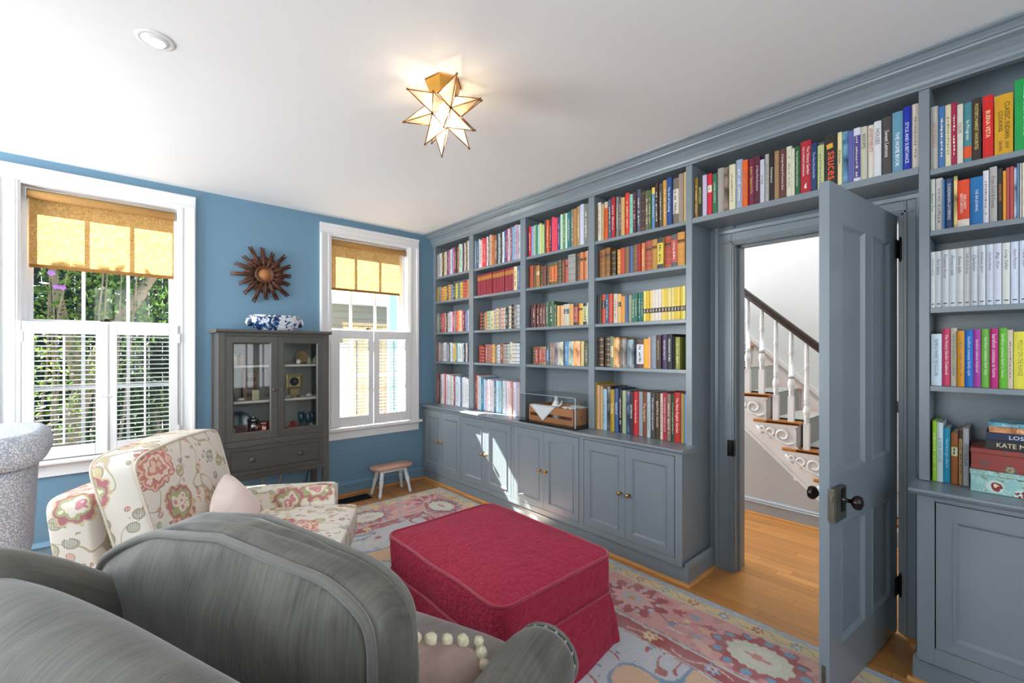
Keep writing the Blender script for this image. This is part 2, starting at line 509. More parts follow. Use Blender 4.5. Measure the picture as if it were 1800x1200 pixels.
# ---- roller shades
def shade_mat():
    k = NT('woven_shade')
    v = k.mapped((1, 1, 1))
    br = k.noise(1.0, 2, 0.6, k.mapped((60, 60, 420)))
    bv = k.noise(1.0, 2, 0.6, k.mapped((420, 60, 40)))
    f = k.math('ADD', k.math('MULTIPLY', br.outputs['Fac'], 0.7), k.math('MULTIPLY', bv.outputs['Fac'], 0.5))
    c = k.ramp(f, [(0.35, '8a6028'), (0.62, 'b98d4c'), (0.85, 'dcc08a')])
    k.color(c); k.rough(0.8)
    tl = k.add('ShaderNodeBsdfTranslucent')
    c2 = k.ramp(f, [(0.38, '8a6434'), (0.60, 'c79f66'), (0.80, 'e6cf9e')])
    k.link(c2, tl.inputs[0])
    mx = k.add('ShaderNodeMixShader'); mx.inputs[0].default_value = 0.30
    k.link(k.b.outputs[0], mx.inputs[1]); k.link(tl.outputs[0], mx.inputs[2]); k.link(mx.outputs[0], k.out.inputs[0])
    return k.mat
SHADE = shade_mat()
ROLLM = pl('shade_roll_cloth', 'a87e46', 0.8, vary=0.2, scale=90)
def roller_shade(x0, x1, zr, zb, label):
    root = thing('roller_shade', label, 'window shade', ((x0 + x1) / 2, YW + .045, zb), group='woven roller shades')
    y = YW + .045
    MB().lathe([(0.026, 0), (0.028, .004), (0.028, x1 - x0 - .004), (0.026, x1 - x0)], (x0, y, zr), 20, axis=(1, 0, 0)).build('roller', ROLLM, root)
    a, b = x0 + .006, x1 - (.005 if x0 < 0 else .048)
    g = []
    for i in range(25):
        z = zb + .02 + (zr - zb - .02) * i / 24
        yy = y + .027 + .001 * sin(i * 1.7)
        g.append([(a + (b - a) * j / 6, yy, z) for j in range(7)])
    MB().surf(g).build('cloth', SHADE, root, fix=False)
    MB().box(a, b, y + .0225, y + .0315, zb, zb + .024).build('hem_bar', pl('shade_hem', '8c5f28', 0.8, vary=0.2, scale=120), root, bevel=0.003)
    mb = MB()
    for x in (x0 - .006, x1 + .002): mb.box(x, x + .004, y - .02, y + .03, zr - .03, zr + .034)
    mb.box(x0 - .006, x1 + .006, y - .004, y + .03, zr + .031, zr + .035)
    mb.build('bracket', pl('bracket_metal', 'b8babd', 0.35, 0.7), root)
roller_shade(-0.436, 0.342, 2.436, 1.952, 'amber woven roller shade pulled half down in the left window')
roller_shade(1.528, 2.318, 2.436, 1.980, 'amber woven roller shade pulled half down in the right window')

# ---- cafe shutters
def shutter(x0, x1, z0, z1, ox0, ox1, oz0, oz1, rod, label, hinge):
    y0, y1 = YW - .028, YW - .002
    root = thing('shutter_panel', label, 'shutter', ((x0 + x1) / 2, (y0 + y1) / 2, z0), group='white cafe shutters')
    f = MB()
    f.box(x0, ox0, y0, y1, z0, z1); f.box(ox1, x1, y0, y1, z0, z1); f.box(ox0, ox1, y0, y1, z0, oz0); f.box(ox0, ox1, y0, y1, oz1, z1)
    f.build('frame', WHITE, root, bevel=0.003)
    n = 23; L = None
    for i in range(n):
        z = oz0 + (oz1 - oz0) * (i + .5) / n
        if L is None:
            w, t = .017, .0036
            s = MB()
            prof = [(-w, 0), (-w * .6, t), (0, t * 1.25), (w * .6, t), (w, 0), (w * .6, -t), (0, -t * 1.25), (-w * .6, -t)]
            yc = (y0 + y1) / 2 + .004
            s.prism([(ox0, yc + a, z + b) for a, b in prof], (ox1 - ox0, 0, 0), smooth=False)
            L = s.build('louver', WHITE, root); zb = z
        else:
            o = L.copy(); COL.objects.link(o); o.parent = root; o.location = (0, 0, z - zb)
    r = MB().box(rod - .006, rod + .006, y0 - .016, y0 - .004, oz0 + .015, oz1 - .012)
    r.build('tilt_rod', WHITE, root, bevel=0.002)
    h = MB()
    for z in (z0 + .12, z1 - .10): h.box(hinge - .007, hinge + .007, y0 - .004, y0 + .002, z - .035, z + .035)
    h.build('hinge', WHITE, root)
    k = MB().ball(((x1 if hinge < rod else x0) + (-.02 if hinge < rod else .02), y0 - .012, z0 + .40), .008, n=8); k.build('knob', WHITE, root)
    return root
shutter(-0.452, -0.052, 0.672, 1.588, -0.398, -0.104, 0.750, 1.508, -0.259, 'white louvered shutter covering the left half of the left window', -.455)
shutter(-0.047, 0.356, 0.672, 1.588, 0.008, 0.305, 0.750, 1.508, 0.161, 'white louvered shutter covering the right half of the left window', .360)
shutter(1.512, 1.932, 0.660, 1.590, 1.595, 1.882, 0.752, 1.508, 1.755, 'white louvered shutter covering the left half of the window beside the bookcases', 1.510)
shutter(1.937, 2.345, 0.660, 1.590, 1.997, 2.289, 0.752, 1.508, 2.147, 'white louvered shutter covering the right half of the window beside the bookcases', 2.348)
MB().box(-.056, -.042, YW - .034, YW - .026, .672, 1.588).build('astragal', WHITE, bpy.data.objects['shutter_panel'])
# ================================================================== built-in cabinetry
XU, XLW = 2.645, 2.505                 # upper face plane, lower face plane
ZT, ZD = 2.535, 2.195                  # top of openings
POSTS = [(4.225, 4.268), (3.528, 3.600), (2.775, 2.841), (2.035, 2.089), (1.287, 1.327)]
ZS = [2.205, 1.934, 1.593, 1.276]      # shelf tops
TH = 0.024

bc = thing('bookcase', 'blue grey built in bookcase of four bays, reaching over the doorway', 'bookcase', (2.77, 2.7, 0.81))
for i_, (a, b) in enumerate(POSTS):
    MB().box(XU, XD - .002, a, b, .812 if i_ < 4 else 0.0, ZT + .01).build('upright', PAINT, bc, bevel=0.002)
MB().box(XU, XD - .002, 0.219, 0.254, .828, ZT + .01).build('upright', PAINT, bc, bevel=0.002)
for i in range(4):
    y1, y0 = POSTS[i][0], POSTS[i + 1][1]
    for z in ZS:
        MB().box(XU + .006, XD - .012, y0 + .0005, y1 - .0005, z - TH, z - .0005).build('shelf', PAINT, bc, bevel=0.002)
MB().box(XU, XD - .012, .2545, 1.2865, 2.178, 2.211).build('shelf', PAINT, bc, bevel=0.002, label='shelf running over the doorway')
MB().box(XD - .012, XD - .002, 1.327, 4.225, .812, ZT).build('back_panel', PAINT, bc)
MB().box(XD - .012, XD - .002, .2545, 1.2865, 2.211, ZT).build('back_panel', PAINT, bc)
MB().box(XU, XU + .03, 0.219, 4.268, ZT + .0105, ZC - .001).build('frieze', PAINT, bc)
MB().box(XU + .03, XD - .002, 0.219, 4.268, ZT + .011, ZT + .03).build('top_panel', PAINT, bc)
# crown moulding along the whole run
Z0 = ZC - .001
prof = [(XU, Z0), (XU, 2.542), (XU - .010, 2.542), (XU - .013, 2.548), (XU - .010, 2.555), (XU - .016, 2.560), (XU - .019, 2.572), (XU - .030, 2.590), (XU - .055, 2.612), (XU - .080, 2.622), (XU - .083, 2.630), (XU - .092, 2.630), (XU - .098, 2.638), (XU - .112, 2.648), (XU - .126, 2.650), (XU - .134, 2.656), (XU - .136, Z0)]
mb = MB().prism([(x, -0.62, z) for x, z in prof], (0, 4.268 + .62, 0))
o = struct('trim_1', mb, PAINT); o['label'] = 'crown moulding above the bookcases'

rb = thing('bookcase', 'blue grey built in bookcase to the right of the open door', 'bookcase', (2.77, -0.15, 0.82))
YR0 = -0.50
MB().box(XU, XD - .002, YR0 - .04, YR0, .826, ZT + .01).build('upright', PAINT, rb, bevel=0.002)
for z in (2.187, 1.921, 1.584, 1.244):
    MB().box(XU + .004, XD - .012, YR0 + .0005, .2183, z - TH, z - .0005).build('shelf', PAINT, rb, bevel=0.002)
MB().box(XD - .012, XD - .002, YR0, .2183, .826, ZT).build('back_panel', PAINT, rb)
MB().box(XU, XU + .03, YR0 - .04, .2185, ZT + .0105, Z0).build('frieze', PAINT, rb)

def ring(mb, r0, d0, r1, d1, fn):
    """band between rect r0 at depth d0 and rect r1 at depth d1; rects (u0,u1,v0,v1)"""
    c = lambda r, d: [fn(r[0], r[2], d), fn(r[1], r[2], d), fn(r[1], r[3], d), fn(r[0], r[3], d)]
    a, b = c(r0, d0), c(r1, d1)
    return mb.add(a + b, [(i, (i + 1) % 4, 4 + (i + 1) % 4, 4 + i) for i in range(4)])
def ins(r, a, b=None, c=None, d=None):
    b = a if b is None else b; c = a if c is None else c; d = a if d is None else d
    return (r[0] + a, r[1] - b, r[2] + c, r[3] - d)

def cab_door(root, y0, y1, z0, z1, stile, rt, rbm, xf, knob_y, knob_z, hinge_y=None, mat=None):
    fn = lambda u, v, d: (xf - d, u, v)
    R = (y0, y1, z0, z1); I = (y0 + stile, y1 - stile, z0 + rbm, z1 - rt)
    mb = MB()
    ring(mb, R, -.018, R, 0, fn); ring(mb, R, 0, I, 0, fn)
    # bolection bead then slope to the panel
    ring(mb, I, 0, I, .004, fn); ring(mb, I, .004, ins(I, .006), .004, fn); ring(mb, ins(I, .006), .004, ins(I, .018), -.008, fn)
    d = mb.build('door', PAINT, root)
    p = MB(); q = ins(I, .0165)
    p.add([fn(q[0], q[2], -.0078), fn(q[1], q[2], -.0078), fn(q[1], q[3], -.0078), fn(q[0], q[3], -.0078)], [(0, 1, 2, 3)])
    p.box(xf + .010, xf + .016, q[0], q[1], q[2], q[3])
    p.build('panel', PAINT, d)
    if knob_y is not None:
        k = MB().lathe([(.0095, 0), (.0095, .003), (.005, .006), (.005, .014), (.010, .019), (.0135, .026), (.012, .033), (.004, .036), (0, .0365)], (xf, knob_y, knob_z), 16, axis=(-1, 0, 0))
        k.build('knob', BRASS, d, label='small brass knob')
    if hinge_y is not None:
        h = MB()
        for z in (z0 + .07, z1 - .08): h.lathe([(.004, -.022), (.004, .022)], (xf - .003, hinge_y, z), 8)
        h.build('hinge', BLACKM, d)
    return d

def base_cabinet(y0, y1, z_c, doors, label, left=0, right=0, hinges=False):
    """carcass with a face frame whose openings take the doors"""
    root = thing('base_cabinet', label, 'cabinet', (2.70, (y0 + y1) / 2, 0), group='base cabinets under the bookcases')
    f = MB(); zt, zb = z_c - .030, .105
    dz1, dz0 = .758 if z_c < .815 else .774, .148 if z_c < .815 else .176
    ya, yb = doors[0][0], doors[-1][1]
    g = .003
    f.box(XLW, XLW + .02, y0, ya - g, zb, zt); f.box(XLW, XLW + .02, yb + g, y1, zb, zt)
    f.box(XLW, XLW + .02, ya - g, yb + g, zb, dz0 - g); f.box(XLW, XLW + .02, ya - g, yb + g, dz1 + g, zt)
    f.build('face_frame', PAINT, root, bevel=0.0012)
    c = MB()
    yc0 = y0
    if abs(y0 - 1.279) < 1e-6:
        c.box(XLW + .02, XU - .001, y0, 1.3275, zb, zt); yc0 = 1.328
    c.box(XLW + .02, XD - .004, yc0, yc0 + .018, zb, zt); c.box(XLW + .02, XD - .004, y1 - .018, y1, zb, zt); c.box(XLW + .02, XD - .004, yc0 + .018, y1 - .018, zb, zb + .018); c.box(XD - .016, XD - .004, yc0 + .018, y1 - .018, zb + .018, zt)
    c.box(XLW + .045, XD - .016, yc0 + .018, y1 - .018, .40, .415)
    c.build('carcass', PAINT, root)
    for i, (a, b, ky) in enumerate(doors):
        cab_door(root, a + .001, b - .001, dz0, dz1, .050, .060, .048, XLW - .0004, ky, .449, (a if i == 0 else b) if hinges else None)
    return root
names = ['base cabinet in the corner by the window wall', 'second base cabinet from the window wall, under the second bay', 'third base cabinet from the window wall, under the glass display case', 'base cabinet nearest the doorway']
for i, (lo, hi) in enumerate([(3.535, 4.268), (2.788, 3.535), (2.043, 2.788), (1.279, 2.043)]):
    dl = [(3.555, 4.235), (2.806, 3.514), (2.066, 2.770), (1.328, 2.020)][i]
    m = (dl[0] + dl[1]) / 2
    base_cabinet(lo, hi, .81, [(dl[0], m, m - .032), (m, dl[1], m + .032)], 'blue grey two door ' + names[i])
base_cabinet(YR0 - .04, 0.246, .826, [(-.38, .189, None)], 'grey base cabinet with one wide door right of the open door', hinges=True)

def counter(y0, y1, z, label, over0, over1):
    p = [(XD - .003, z - .029), (XLW - .012, z - .029), (XLW - .020, z - .024), (XLW - .022, z - .018), (XLW - .036, z - .016), (XLW - .041, z - .009), (XLW - .037, z - .002), (XLW - .030, z)]
    p = p + [(XD - .003, z)]
    mb = MB()
    if over0 > 0:      # the end by the doorway stops at the upright that runs to the floor
        mb.prism([(min(x, XU - .001), y0 - over0, zz) for x, zz in p], (0, 1.3275 - y0 + over0, 0)); y0, over0 = 1.3275, 0
    mb.prism([(x, y0 - over0, zz) for x, zz in p], (0, y1 - y0 + over0 + over1, 0))
    return solid('countertop', mb, PAINT, label, 'countertop', 'painted countertops of the base cabinets', bevel=0.0)
# notch for the side panel is avoided by stopping the top at the panel face
counter(1.279, 4.268, .81, 'long painted countertop under the four bays of books', .022, 0)
counter(YR0 - .04, 0.246, .826, 'short painted countertop right of the open door', 0, .022)

# plinths with the wooden quarter round
def plinth(y0, y1, wrap, name):
    mb = MB(); mb.box(2.515, 2.535, y0, y1, 0, .082)
    mb.prism([(2.515, y0, .082), (2.512, y0, .088), (2.522, y0, .098), (2.535, y0, .104), (2.535, y0, .082)], (0, y1 - y0, 0))
    ws = (y0 - .02, y0) if wrap < 0 else (y1, y1 + .02)
    mb.box(2.515, XD - .004, ws[0], ws[1], 0, .100)
    yy = ws[0] if wrap < 0 else ws[1]; sg = 1 if wrap < 0 else -1
    mb.prism([(2.515, yy, .100), (2.515, yy + sg * .004, .116), (2.515, yy + sg * .012, .128), (2.515, yy + sg * .020, .132), (2.515, yy + sg * .020, .100)], (XD - .004 - 2.515, 0, 0))
    o = struct(name, mb, PAINT)
    q = MB(); pr = [(0, 0), (.017, 0), (.0155, .008), (.010, .015), (0, .018)]
    ye0 = ws[0] - .017 if wrap < 0 else y0; ye1 = y1 if wrap < 0 else ws[1] + .017
    q.prism([(2.515 - d, ye0, z) for d, z in pr], (0, ye1 - ye0, 0))
    q.prism([(2.515, yy - sg * d, z) for d, z in pr], (XD - .03 - 2.515, 0, 0))
    q.build('quarter_round', QROUND, o)
plinth(1.268, 4.24, -1, 'baseboard_right')
plinth(YR0, 0.240, 1, 'baseboard_right')

# ================================================================== doorway and door
mb = MB(); ya, yb, zt = DO[0], DO[1], DO[3]
mb.box(XD - .004, XD + .145, ya - .001, ya + .018, 0, zt); mb.box(XD - .004, XD + .145, yb - .016, yb + .001, 0, zt); mb.box(XD - .004, XD + .145, ya + .018, yb - .016, zt - .016, zt + .001)
mb.box(XD + .045, XD + .058, yb - .028, yb - .016, 0, zt - .016); mb.box(XD + .045, XD + .058, ya + .018, yb - .016, zt - .028, zt - .016)
jam = struct('trim_2', mb, PAINT); jam['label'] = 'door jamb'
def dprof(w): return [(0, 0), (0, .014), (.008, .014), (.011, .019), (.020, .019), (.024, .014), (w - .032, .016), (w - .028, .026), (w - .010, .030), (w - .004, .026), (w, .024), (w, 0)]
W = .118
mb = MB()
mb.prism([(XD - d, yb - .010 + u, 0) for u, d in dprof(W)], (0, 0, zt + W))
mb.prism([(XD - d, ya + .006 - u, 0) for u, d in dprof(.085)], (0, 0, zt + .08))
mb.prism([(XD - d, ya - .08, zt - .010 + u) for u, d in dprof(W - .02)], (0, yb + W - .012 - (ya - .08), 0))
dc = struct('trim_3', mb, PAINT); dc['label'] = 'moulded door casing'
# hall side casing
mb = MB(); mb.box(XD + .14, XD + .165, ya - .1, ya, 0, zt + .1); mb.box(XD + .14, XD + .165, yb, yb + .1, 0, zt + .1); mb.box(XD + .14, XD + .165, ya, yb, zt, zt + .1)
struct('trim_4', mb, WHITE)
# strike plate on the left jamb
sp = MB().box(XD - .0345, XD - .003, yb - .0205, yb - .0155, .735, .835)
sp.box(XD - .036, XD - .028, yb - .012, yb + .020, .735, .835)
sp.build('strike_keeper', BLACKM, jam, bevel=0.002, label='black iron keeper for the rim lock')

Hp = Vector((2.878, .355)); dirv = Vector((-0.99252, 0.12208)); rzD = math.atan2(dirv.y, dirv.x)
door = thing('door_1', 'grey four panel door standing open into the room, with dark knobs and a worn rim lock', 'door', (Hp.x, Hp.y, 0.012), rzD, kind='structure')
DL, DT, DH = .819, .035, 2.048
def door_panels():
    cols = [(.115, .350), (.440, .700)]; rows = [(.205, .680), (.890, 1.905)]
    us = [0, cols[0][0], cols[0][1], cols[1][0], cols[1][1], DL]; vs = [0, rows[0][0], rows[0][1], rows[1][0], rows[1][1], DH]
    mb = MB()
    for sgn, y in ((1, 0.0), (-1, -DT)):
        fn = lambda u, v, d: (u, y + sgn * d, v)
        for i in range(5):
            for j in range(5):
                if i in (1, 3) and j in (1, 3): continue
                mb.add([fn(us[i], vs[j], 0), fn(us[i + 1], vs[j], 0), fn(us[i + 1], vs[j + 1], 0), fn(us[i], vs[j + 1], 0)], [(0, 1, 2, 3)])
        for c in cols:
            for r in rows:
                R = (c[0], c[1], r[0], r[1])
                ring(mb, R, 0, R, .003, fn); ring(mb, R, .003, ins(R, .006), .003, fn); ring(mb, ins(R, .006), .003, ins(R, .022), -.010, fn)
    ring(mb, (0, DL, 0, DH), 0, (0, DL, 0, DH), -DT, lambda u, v, d: (u, d, v))
    lf = mb.build('leaf', PAINT, door, fix=False)
    for c in cols:
        for r in rows:
            R = ins((c[0], c[1], r[0], r[1]), .0215)
            p = MB()
            for sgn, y in ((1, 0.0), (-1, -DT)):
                fn = lambda u, v, d: (u, y + sgn * d, v)
                p.add([fn(R[0], R[2], -.0098), fn(R[1], R[2], -.0098), fn(R[1], R[3], -.0098), fn(R[0], R[3], -.0098)], [(0, 1, 2, 3)])
            p.build('panel', PAINT, lf, fix=False)
door_panels()
LOCKM = pl('worn_painted_iron', '5d5b50', 0.35, 0.55, vary=0.55, scale=40)
KNOB = pl('dark_bronze_knob', '1d120d', 0.18, 0.2, vary=0.2)
lk = MB().box(.712, .8195, 0, .022, .720, .850); lk.build('rim_lock', LOCKM, door, bevel=0.002, label='worn grey metal rim lock')
lk = MB().box(.8192, .8230, -.004, .018, .722, .848); lk.box(.823, .830, .002, .014, .800, .825); lk.build('latch', pl('worn_steel', '8d897c', 0.3, 0.8, vary=0.4, scale=50), door, bevel=0.001)
kp = [(.016, 0), (.016, .004), (.008, .008), (.0075, .026), (.016, .032), (.026, .040), (.0285, .050), (.024, .060), (.010, .066), (0, .067)]
MB().lathe(kp, (.752, .022, .800), 20, axis=(0, 1, 0)).build('door_knob', KNOB, door)
MB().lathe(kp, (.752, -DT, .800), 20, axis=(0, -1, 0)).build('door_knob', KNOB, door)
MB().box(.735, .769, .022, .025, .755, .845).build('escutcheon', BLACKM, door, bevel=0.002)
MB().box(.8191, .8205, -.026, -.012, .070, .150).build('edge_bolt', LOCKM, door)
for z in (.225, 1.885):
    h = MB(); h.lathe([(.003, -.062), (.006, -.056), (.0075, -.05), (.0075, .05), (.006, .056), (.003, .062)], (-.014, .010, z), 10)
    h.box(-.012, .035, -.001, .0035, z - .045, z + .045); h.box(-.045, -.014, .006, .0095, z - .045, z + .045)
    h.build('hinge', BLACKM, door, label='black butt hinge')

# ================================================================== stair hall beyond the door
XS = 4.073
def hall_shell():
    mb = MB(); mb.box(5.02, 5.1, YB, 4.2, 0, 5.0); struct('wall_hall', mb, HALLW)['label'] = 'white stairwell wall'
    mb = MB(); mb.box(XD + .14, 5.1, 4.2, 4.27, 0, 5.0); struct('wall_hall', mb, HALLW)
    mb = MB(); mb.box(XD + .14, 5.1, YB - .08, YB, 0, 5.0); struct('wall_hall', mb, HALLW)
    mb = MB(); mb.box(XD + .141, XD + .2, YB, 4.2, ZC + .12, 5.0); struct('wall_hall', mb, HALLW)
    mb = MB(); mb.box(XD + .14, 5.1, YB, 4.2, 5.0, 5.08); struct('ceiling_hall', mb, CEIL)
    mb = MB(); rect_holes(mb, YB, 4.2, 0, ZC + .12, [(ya, yb, 0, zt)], lambda u, v, s: (XD + .1402 + s * .002, u, v)); struct('wall_hall', mb, HALLW)
    # white wall below the stairs, its dimmer light put in as grey
    k = .893
    zl = lambda y: .763 + (y - 1.568) * k
    mb = MB(); mb.prism([(XS + .012, y, z) for y, z in ((.106, 0), (2.6, 0), (2.6, min(zl(2.6), 5)), (.714, zl(.714)), (.106, .02))], (.05, 0, 0))
    struct('wall_stair', mb, HALL_SHADE)['label'] = 'white wall under the stairs, its shade painted in grey'
    mb = MB(); y0, y1 = .2, 2.6
    mb.prism([(XS + .012 - d, y0, z) for d, z in ((0, 0), (.02, 0), (.02, .094), (.026, .098), (.026, .106), (.018, .112), (.020, .120), (.008, .132), (0, .134))], (0, y1 - y0, 0))
    o = struct('baseboard_hall', mb, pl('hall_baseboard', '9aa2a8', 0.35, vary=.02))
    q = MB().prism([(XS - .008 - d, y0, z) for d, z in [(0, 0), (.017, 0), (.0155, .008), (.010, .015), (0, .018)]], (0, y1 - y0, 0)); q.build('quarter_round', QROUND, o)
hall_shell()
TREAD = wood('stair_tread_wood', 'a5601f', 'd08a42', 1.0, 'Y', 0.3)
RAILW = wood('handrail_wood', '1c100a', '3a2115', 1.0, 'Y', 0.25)
k = NT('stair_carpet'); kv = k.mapped((1, 1, 1)); wv = k.add('ShaderNodeTexWave', wave_type='BANDS', bands_direction='Z'); wv.inputs['Scale'].default_value = 26; k.link(kv, wv.inputs[0])
wv2 = k.add('ShaderNodeTexWave', wave_type='BANDS', bands_direction='Y'); wv2.inputs['Scale'].default_value = 26; k.link(kv, wv2.inputs[0])
k.color(k.ramp(k.math('ADD', k.math('MULTIPLY', wv.outputs['Fac'], .6), k.math('MULTIPLY', wv2.outputs['Fac'], .5)), [(0.2, '8a8c88'), (0.55, 'b0b1ac'), (0.9, 'c4c4bf')])); k.rough(.9)
CARPET = k.mat
st = thing('staircase', 'white staircase with oak treads, scroll brackets and striped runner beyond the doorway', 'staircase', (4.55, 1.2, 0))
RISE, RUN = .2105, .2200
for i in range(-2, 7):
    z = .605 + RISE * i; nose = .876 + RUN * i
    mb = MB(); mb.box(XS - .018, 4.99, nose, nose + RUN + .03, z - .026, z)
    mb.box(XS - .018, XS + .004, nose, nose + RUN + .125, z - .026, z)
    mb.build('tread', TREAD, st, bevel=0.009)
    mb = MB(); mb.box(XS + .004, 4.99, nose + .022, nose + .04, z - RISE, z - .026); mb.build('riser', WHITE, st)
    mb = MB(); mb.box(XS, XS + .012, nose + .022, nose + .022 + RUN + .02, z - .026 - RISE - .02, z - .026)
    mb.box(XS - .010, XS, nose + .010, nose + RUN + .115, z - .040, z - .026)
    mb.build('side_panel', WHITE, st)
    # scroll bracket: one flat cut piece with raised scrolls
    b = MB()
    zz = z - .045; yy = nose + .030
    for r, cy, cz in ((.056, .085, -.072), (.042, .175, -.056), (.028, .240, -.038)):
        pth = []
        for q in range(26):
            a = -PI * .5 + q / 25 * PI * 2.3; rr = r * (1 - .62 * q / 25)
            pth.append((XS - .004, yy + cy + rr * cos(a), zz + cz + rr * sin(a)))
        b.tube(pth, .0115, 6)
    b.tube([(XS - .004, yy + .008, zz - .125), (XS - .004, yy + .05, zz - .142), (XS - .004, yy + .10, zz - .122), (XS - .004, yy + .15, zz - .102), (XS - .004, yy + .20, zz - .062), (XS - .004, yy + .25, zz - .045), (XS - .004, yy + .285, zz - .012)], .0115, 6)
    b.box(XS - .006, XS + .001, yy, yy + .29, zz - .012, zz + .006)
    b.build('scroll_bracket', WHITE, st)
    # runner
    mb = MB(); mb.box(XS + .13, 4.86, nose - .006, nose + RUN + .022, z, z + .010); mb.box(XS + .13, 4.86, nose - .006, nose + .012, z - RISE + .012, z + .002)
    r_ = mb.build('carpet_runner', CARPET, st)
    mb = MB(); mb.box(XS + .118, XS + .131, nose - .007, nose + RUN + .022, z, z + .0105); mb.box(XS + .118, XS + .131, nose - .007, nose + .012, z - RISE + .012, z + .003); mb.build('edge_binding', pl('dark_binding', '1d1d1d', .8), r_)
# sloping stringer under the treads
mb = MB(); kk = .893
zl = lambda y: .763 + (y - 1.568) * kk
mb.prism([(XS - .002, y, z) for y, z in ((.43, 0), (.714, 0), (2.9, zl(2.9)), (2.9, zl(2.9) + .26), (.43, zl(.43) + .26))], (.014, 0, 0)); mb.build('stringer', WHITE, st)
mb = MB(); mb.prism([(XS - .010, y, z) for y, z in ((.73, zl(.73)), (2.9, zl(2.9)), (2.9, zl(2.9) + .018), (.73, zl(.73) + .018))], (.010, 0, 0)); mb.build('stringer_bead', WHITE, st)
# wall skirt along the far wall
mb = MB(); sk = lambda y: .99 + (y - 1.184) * .90
mb.prism([(4.995, y, z) for y, z in ((.2, sk(.2) - .5), (2.9, sk(2.9) - .5), (2.9, sk(2.9)), (.2, sk(.2)))], (.024, 0, 0))
for o_, w_ in ((-.035, .03), (-.006, .02)):
    mb.prism([(4.975, y, sk(y) + o_ + dz) for y, dz in ((.2, 0), (2.9, 0), (2.9, w_), (.2, w_))], (.02, 0, 0))
mb.build('wall_skirt', WHITE, st)
bal = [(.0195, .205), (.0200, .215), (.0145, .222), (.0235, .232), (.0150, .243), (.0235, .254), (.0165, .264), (.0250, .285), (.0270, .312), (.0190, .345), (.0140, .360), (.0235, .370), (.0140, .380), (.0200, .392), (.0190, .42), (.0150, .62), (.0135, .665), (.0225, .674), (.0135, .684), (.0205, .694), (.0130, .704), (.0170, .72), (.0160, .78), (.0130, .90)]
def rail_z(y): return 1.905 - .886 * (1.568 - y)
for i in range(-1, 5):
    z = .605 + RISE * i; nose = .876 + RUN * i
    for q in (.066, .178):
        y = nose + q; x = XS + .030
        top = rail_z(y) - z
        mb = MB(); mb.box(x - .0205, x + .0205, y - .0205, y + .0205, z, z + .205)
        pr = [(r, z + h * (top / .875 if h > .4 else 1)) for r, h in bal]
        pr[-1] = (.0115, z + top + .02)
        mb.lathe(pr, (x, y, 0), 12)
        mb.build('baluster', WHITE, st)
mb = MB(); sec = [(-.026, .012), (-.031, .024), (-.024, .036), (-.030, .050), (-.024, .068), (-.008, .078), (.008, .078), (.024, .068), (.030, .050), (.024, .036), (.031, .024), (.026, .012), (.012, 0), (-.012, 0)]
g = []
for y in (.30, 2.9): g.append([(XS + .030 + a, y, rail_z(y) + b) for a, b in sec])
mb.surf(g, False, True, smooth=False, cap=True); mb.build('handrail', RAILW, st)
mb = MB(); mb.box(XS - .02, XS + .08, .22, .32, 0, 1.15); mb.build('newel_post', WHITE, st, bevel=.006)
# ================================================================== fabrics
def fabric(name, base, vary=.25, line=160, rough=.75, sheen=.5, axis=(0, 1, 0)):
    k = NT(name)
    st = tuple(line if a else 6 for a in axis)
    n1 = k.noise(1.0, 3, .6, k.mapped(st)); n2 = k.noise(4.5, 4, .6, k.mapped((1, 1, .6)), 1.2)
    f = k.math('ADD', k.math('MULTIPLY', n1.outputs['Fac'], .42), k.math('MULTIPLY', n2.outputs['Fac'], .72))
    b = lin(base)[:3]
    k.color(k.ramp(f, [(.32, tuple(c * (1 - 1.6 * vary) for c in b)), (.52, b), (.72, tuple(min(1, c * (1 + 1.7 * vary)) for c in b))]))
    k.rough(rough); k.b.inputs['Sheen Weight'].default_value = sheen; k.b.inputs['Sheen Roughness'].default_value = .35
    k.bump(n1.outputs['Fac'], .25, .002)
    return k.mat
VELVET = fabric('grey_striated_velvet', '504f49', .36, 150, .7, .30)
VELVET_LIT = fabric('grey_striated_velvet_lit', '746c6a', .2, 150, .7, .30)  # same velvet, light reflected by the seat put into the colour
PIPING = pl('grey_piping', '5d5c56', .8, vary=.15, scale=60, sheen=.3)

def sgn(x): return -1 if x < 0 else 1
def superbox(hx, hy, hz, e1=.35, e2=.35, nu=48, nv=28, f=None, c=(0, 0, 0)):
    """rounded box as a superellipsoid grid; f(x,y,z)->point deforms it"""
    g = []
    for i in range(nv):
        p = -PI / 2 + PI * i / (nv - 1)
        cp, sp = cos(p), sin(p)
        row = []
        for j in range(nu):
            t = 2 * PI * j / nu
            ct, s_t = cos(t), sin(t)
            x = hx * abs(cp) ** e1 * sgn(cp) * abs(ct) ** e2 * sgn(ct)
            y = hy * abs(cp) ** e1 * sgn(cp) * abs(s_t) ** e2 * sgn(s_t)
            z = hz * abs(sp) ** e1 * sgn(sp)
            q = (x, y, z)
            if f: q = f(x, y, z)
            row.append((q[0] + c[0], q[1] + c[1], q[2] + c[2]))
        g.append(row)
    return g
def wob(x, y, z, s, seed=0):
    return sin(x * s + seed) * sin(y * s * 1.3 + seed * 2 + 1) * sin(z * s * 1.1 + seed * 3 + 2)

# ================================================================== sofa in the foreground
sofa = thing('sofa', 'grey striated velvet roll arm loveseat seen from behind in the foreground', 'sofa', (-0.145, 1.092, 0.012), math.radians(23))
def rot_y(x, z, a):  # lean backwards around local y
    return x * cos(a) - z * sin(a), x * sin(a) + z * cos(a)
HW = .60
# base
mb = MB().surf(superbox(.44, .69, .125, .12, .14, c=(.45, 0, .165)), False, True, cap=False); mb.build('base', VELVET, sofa)
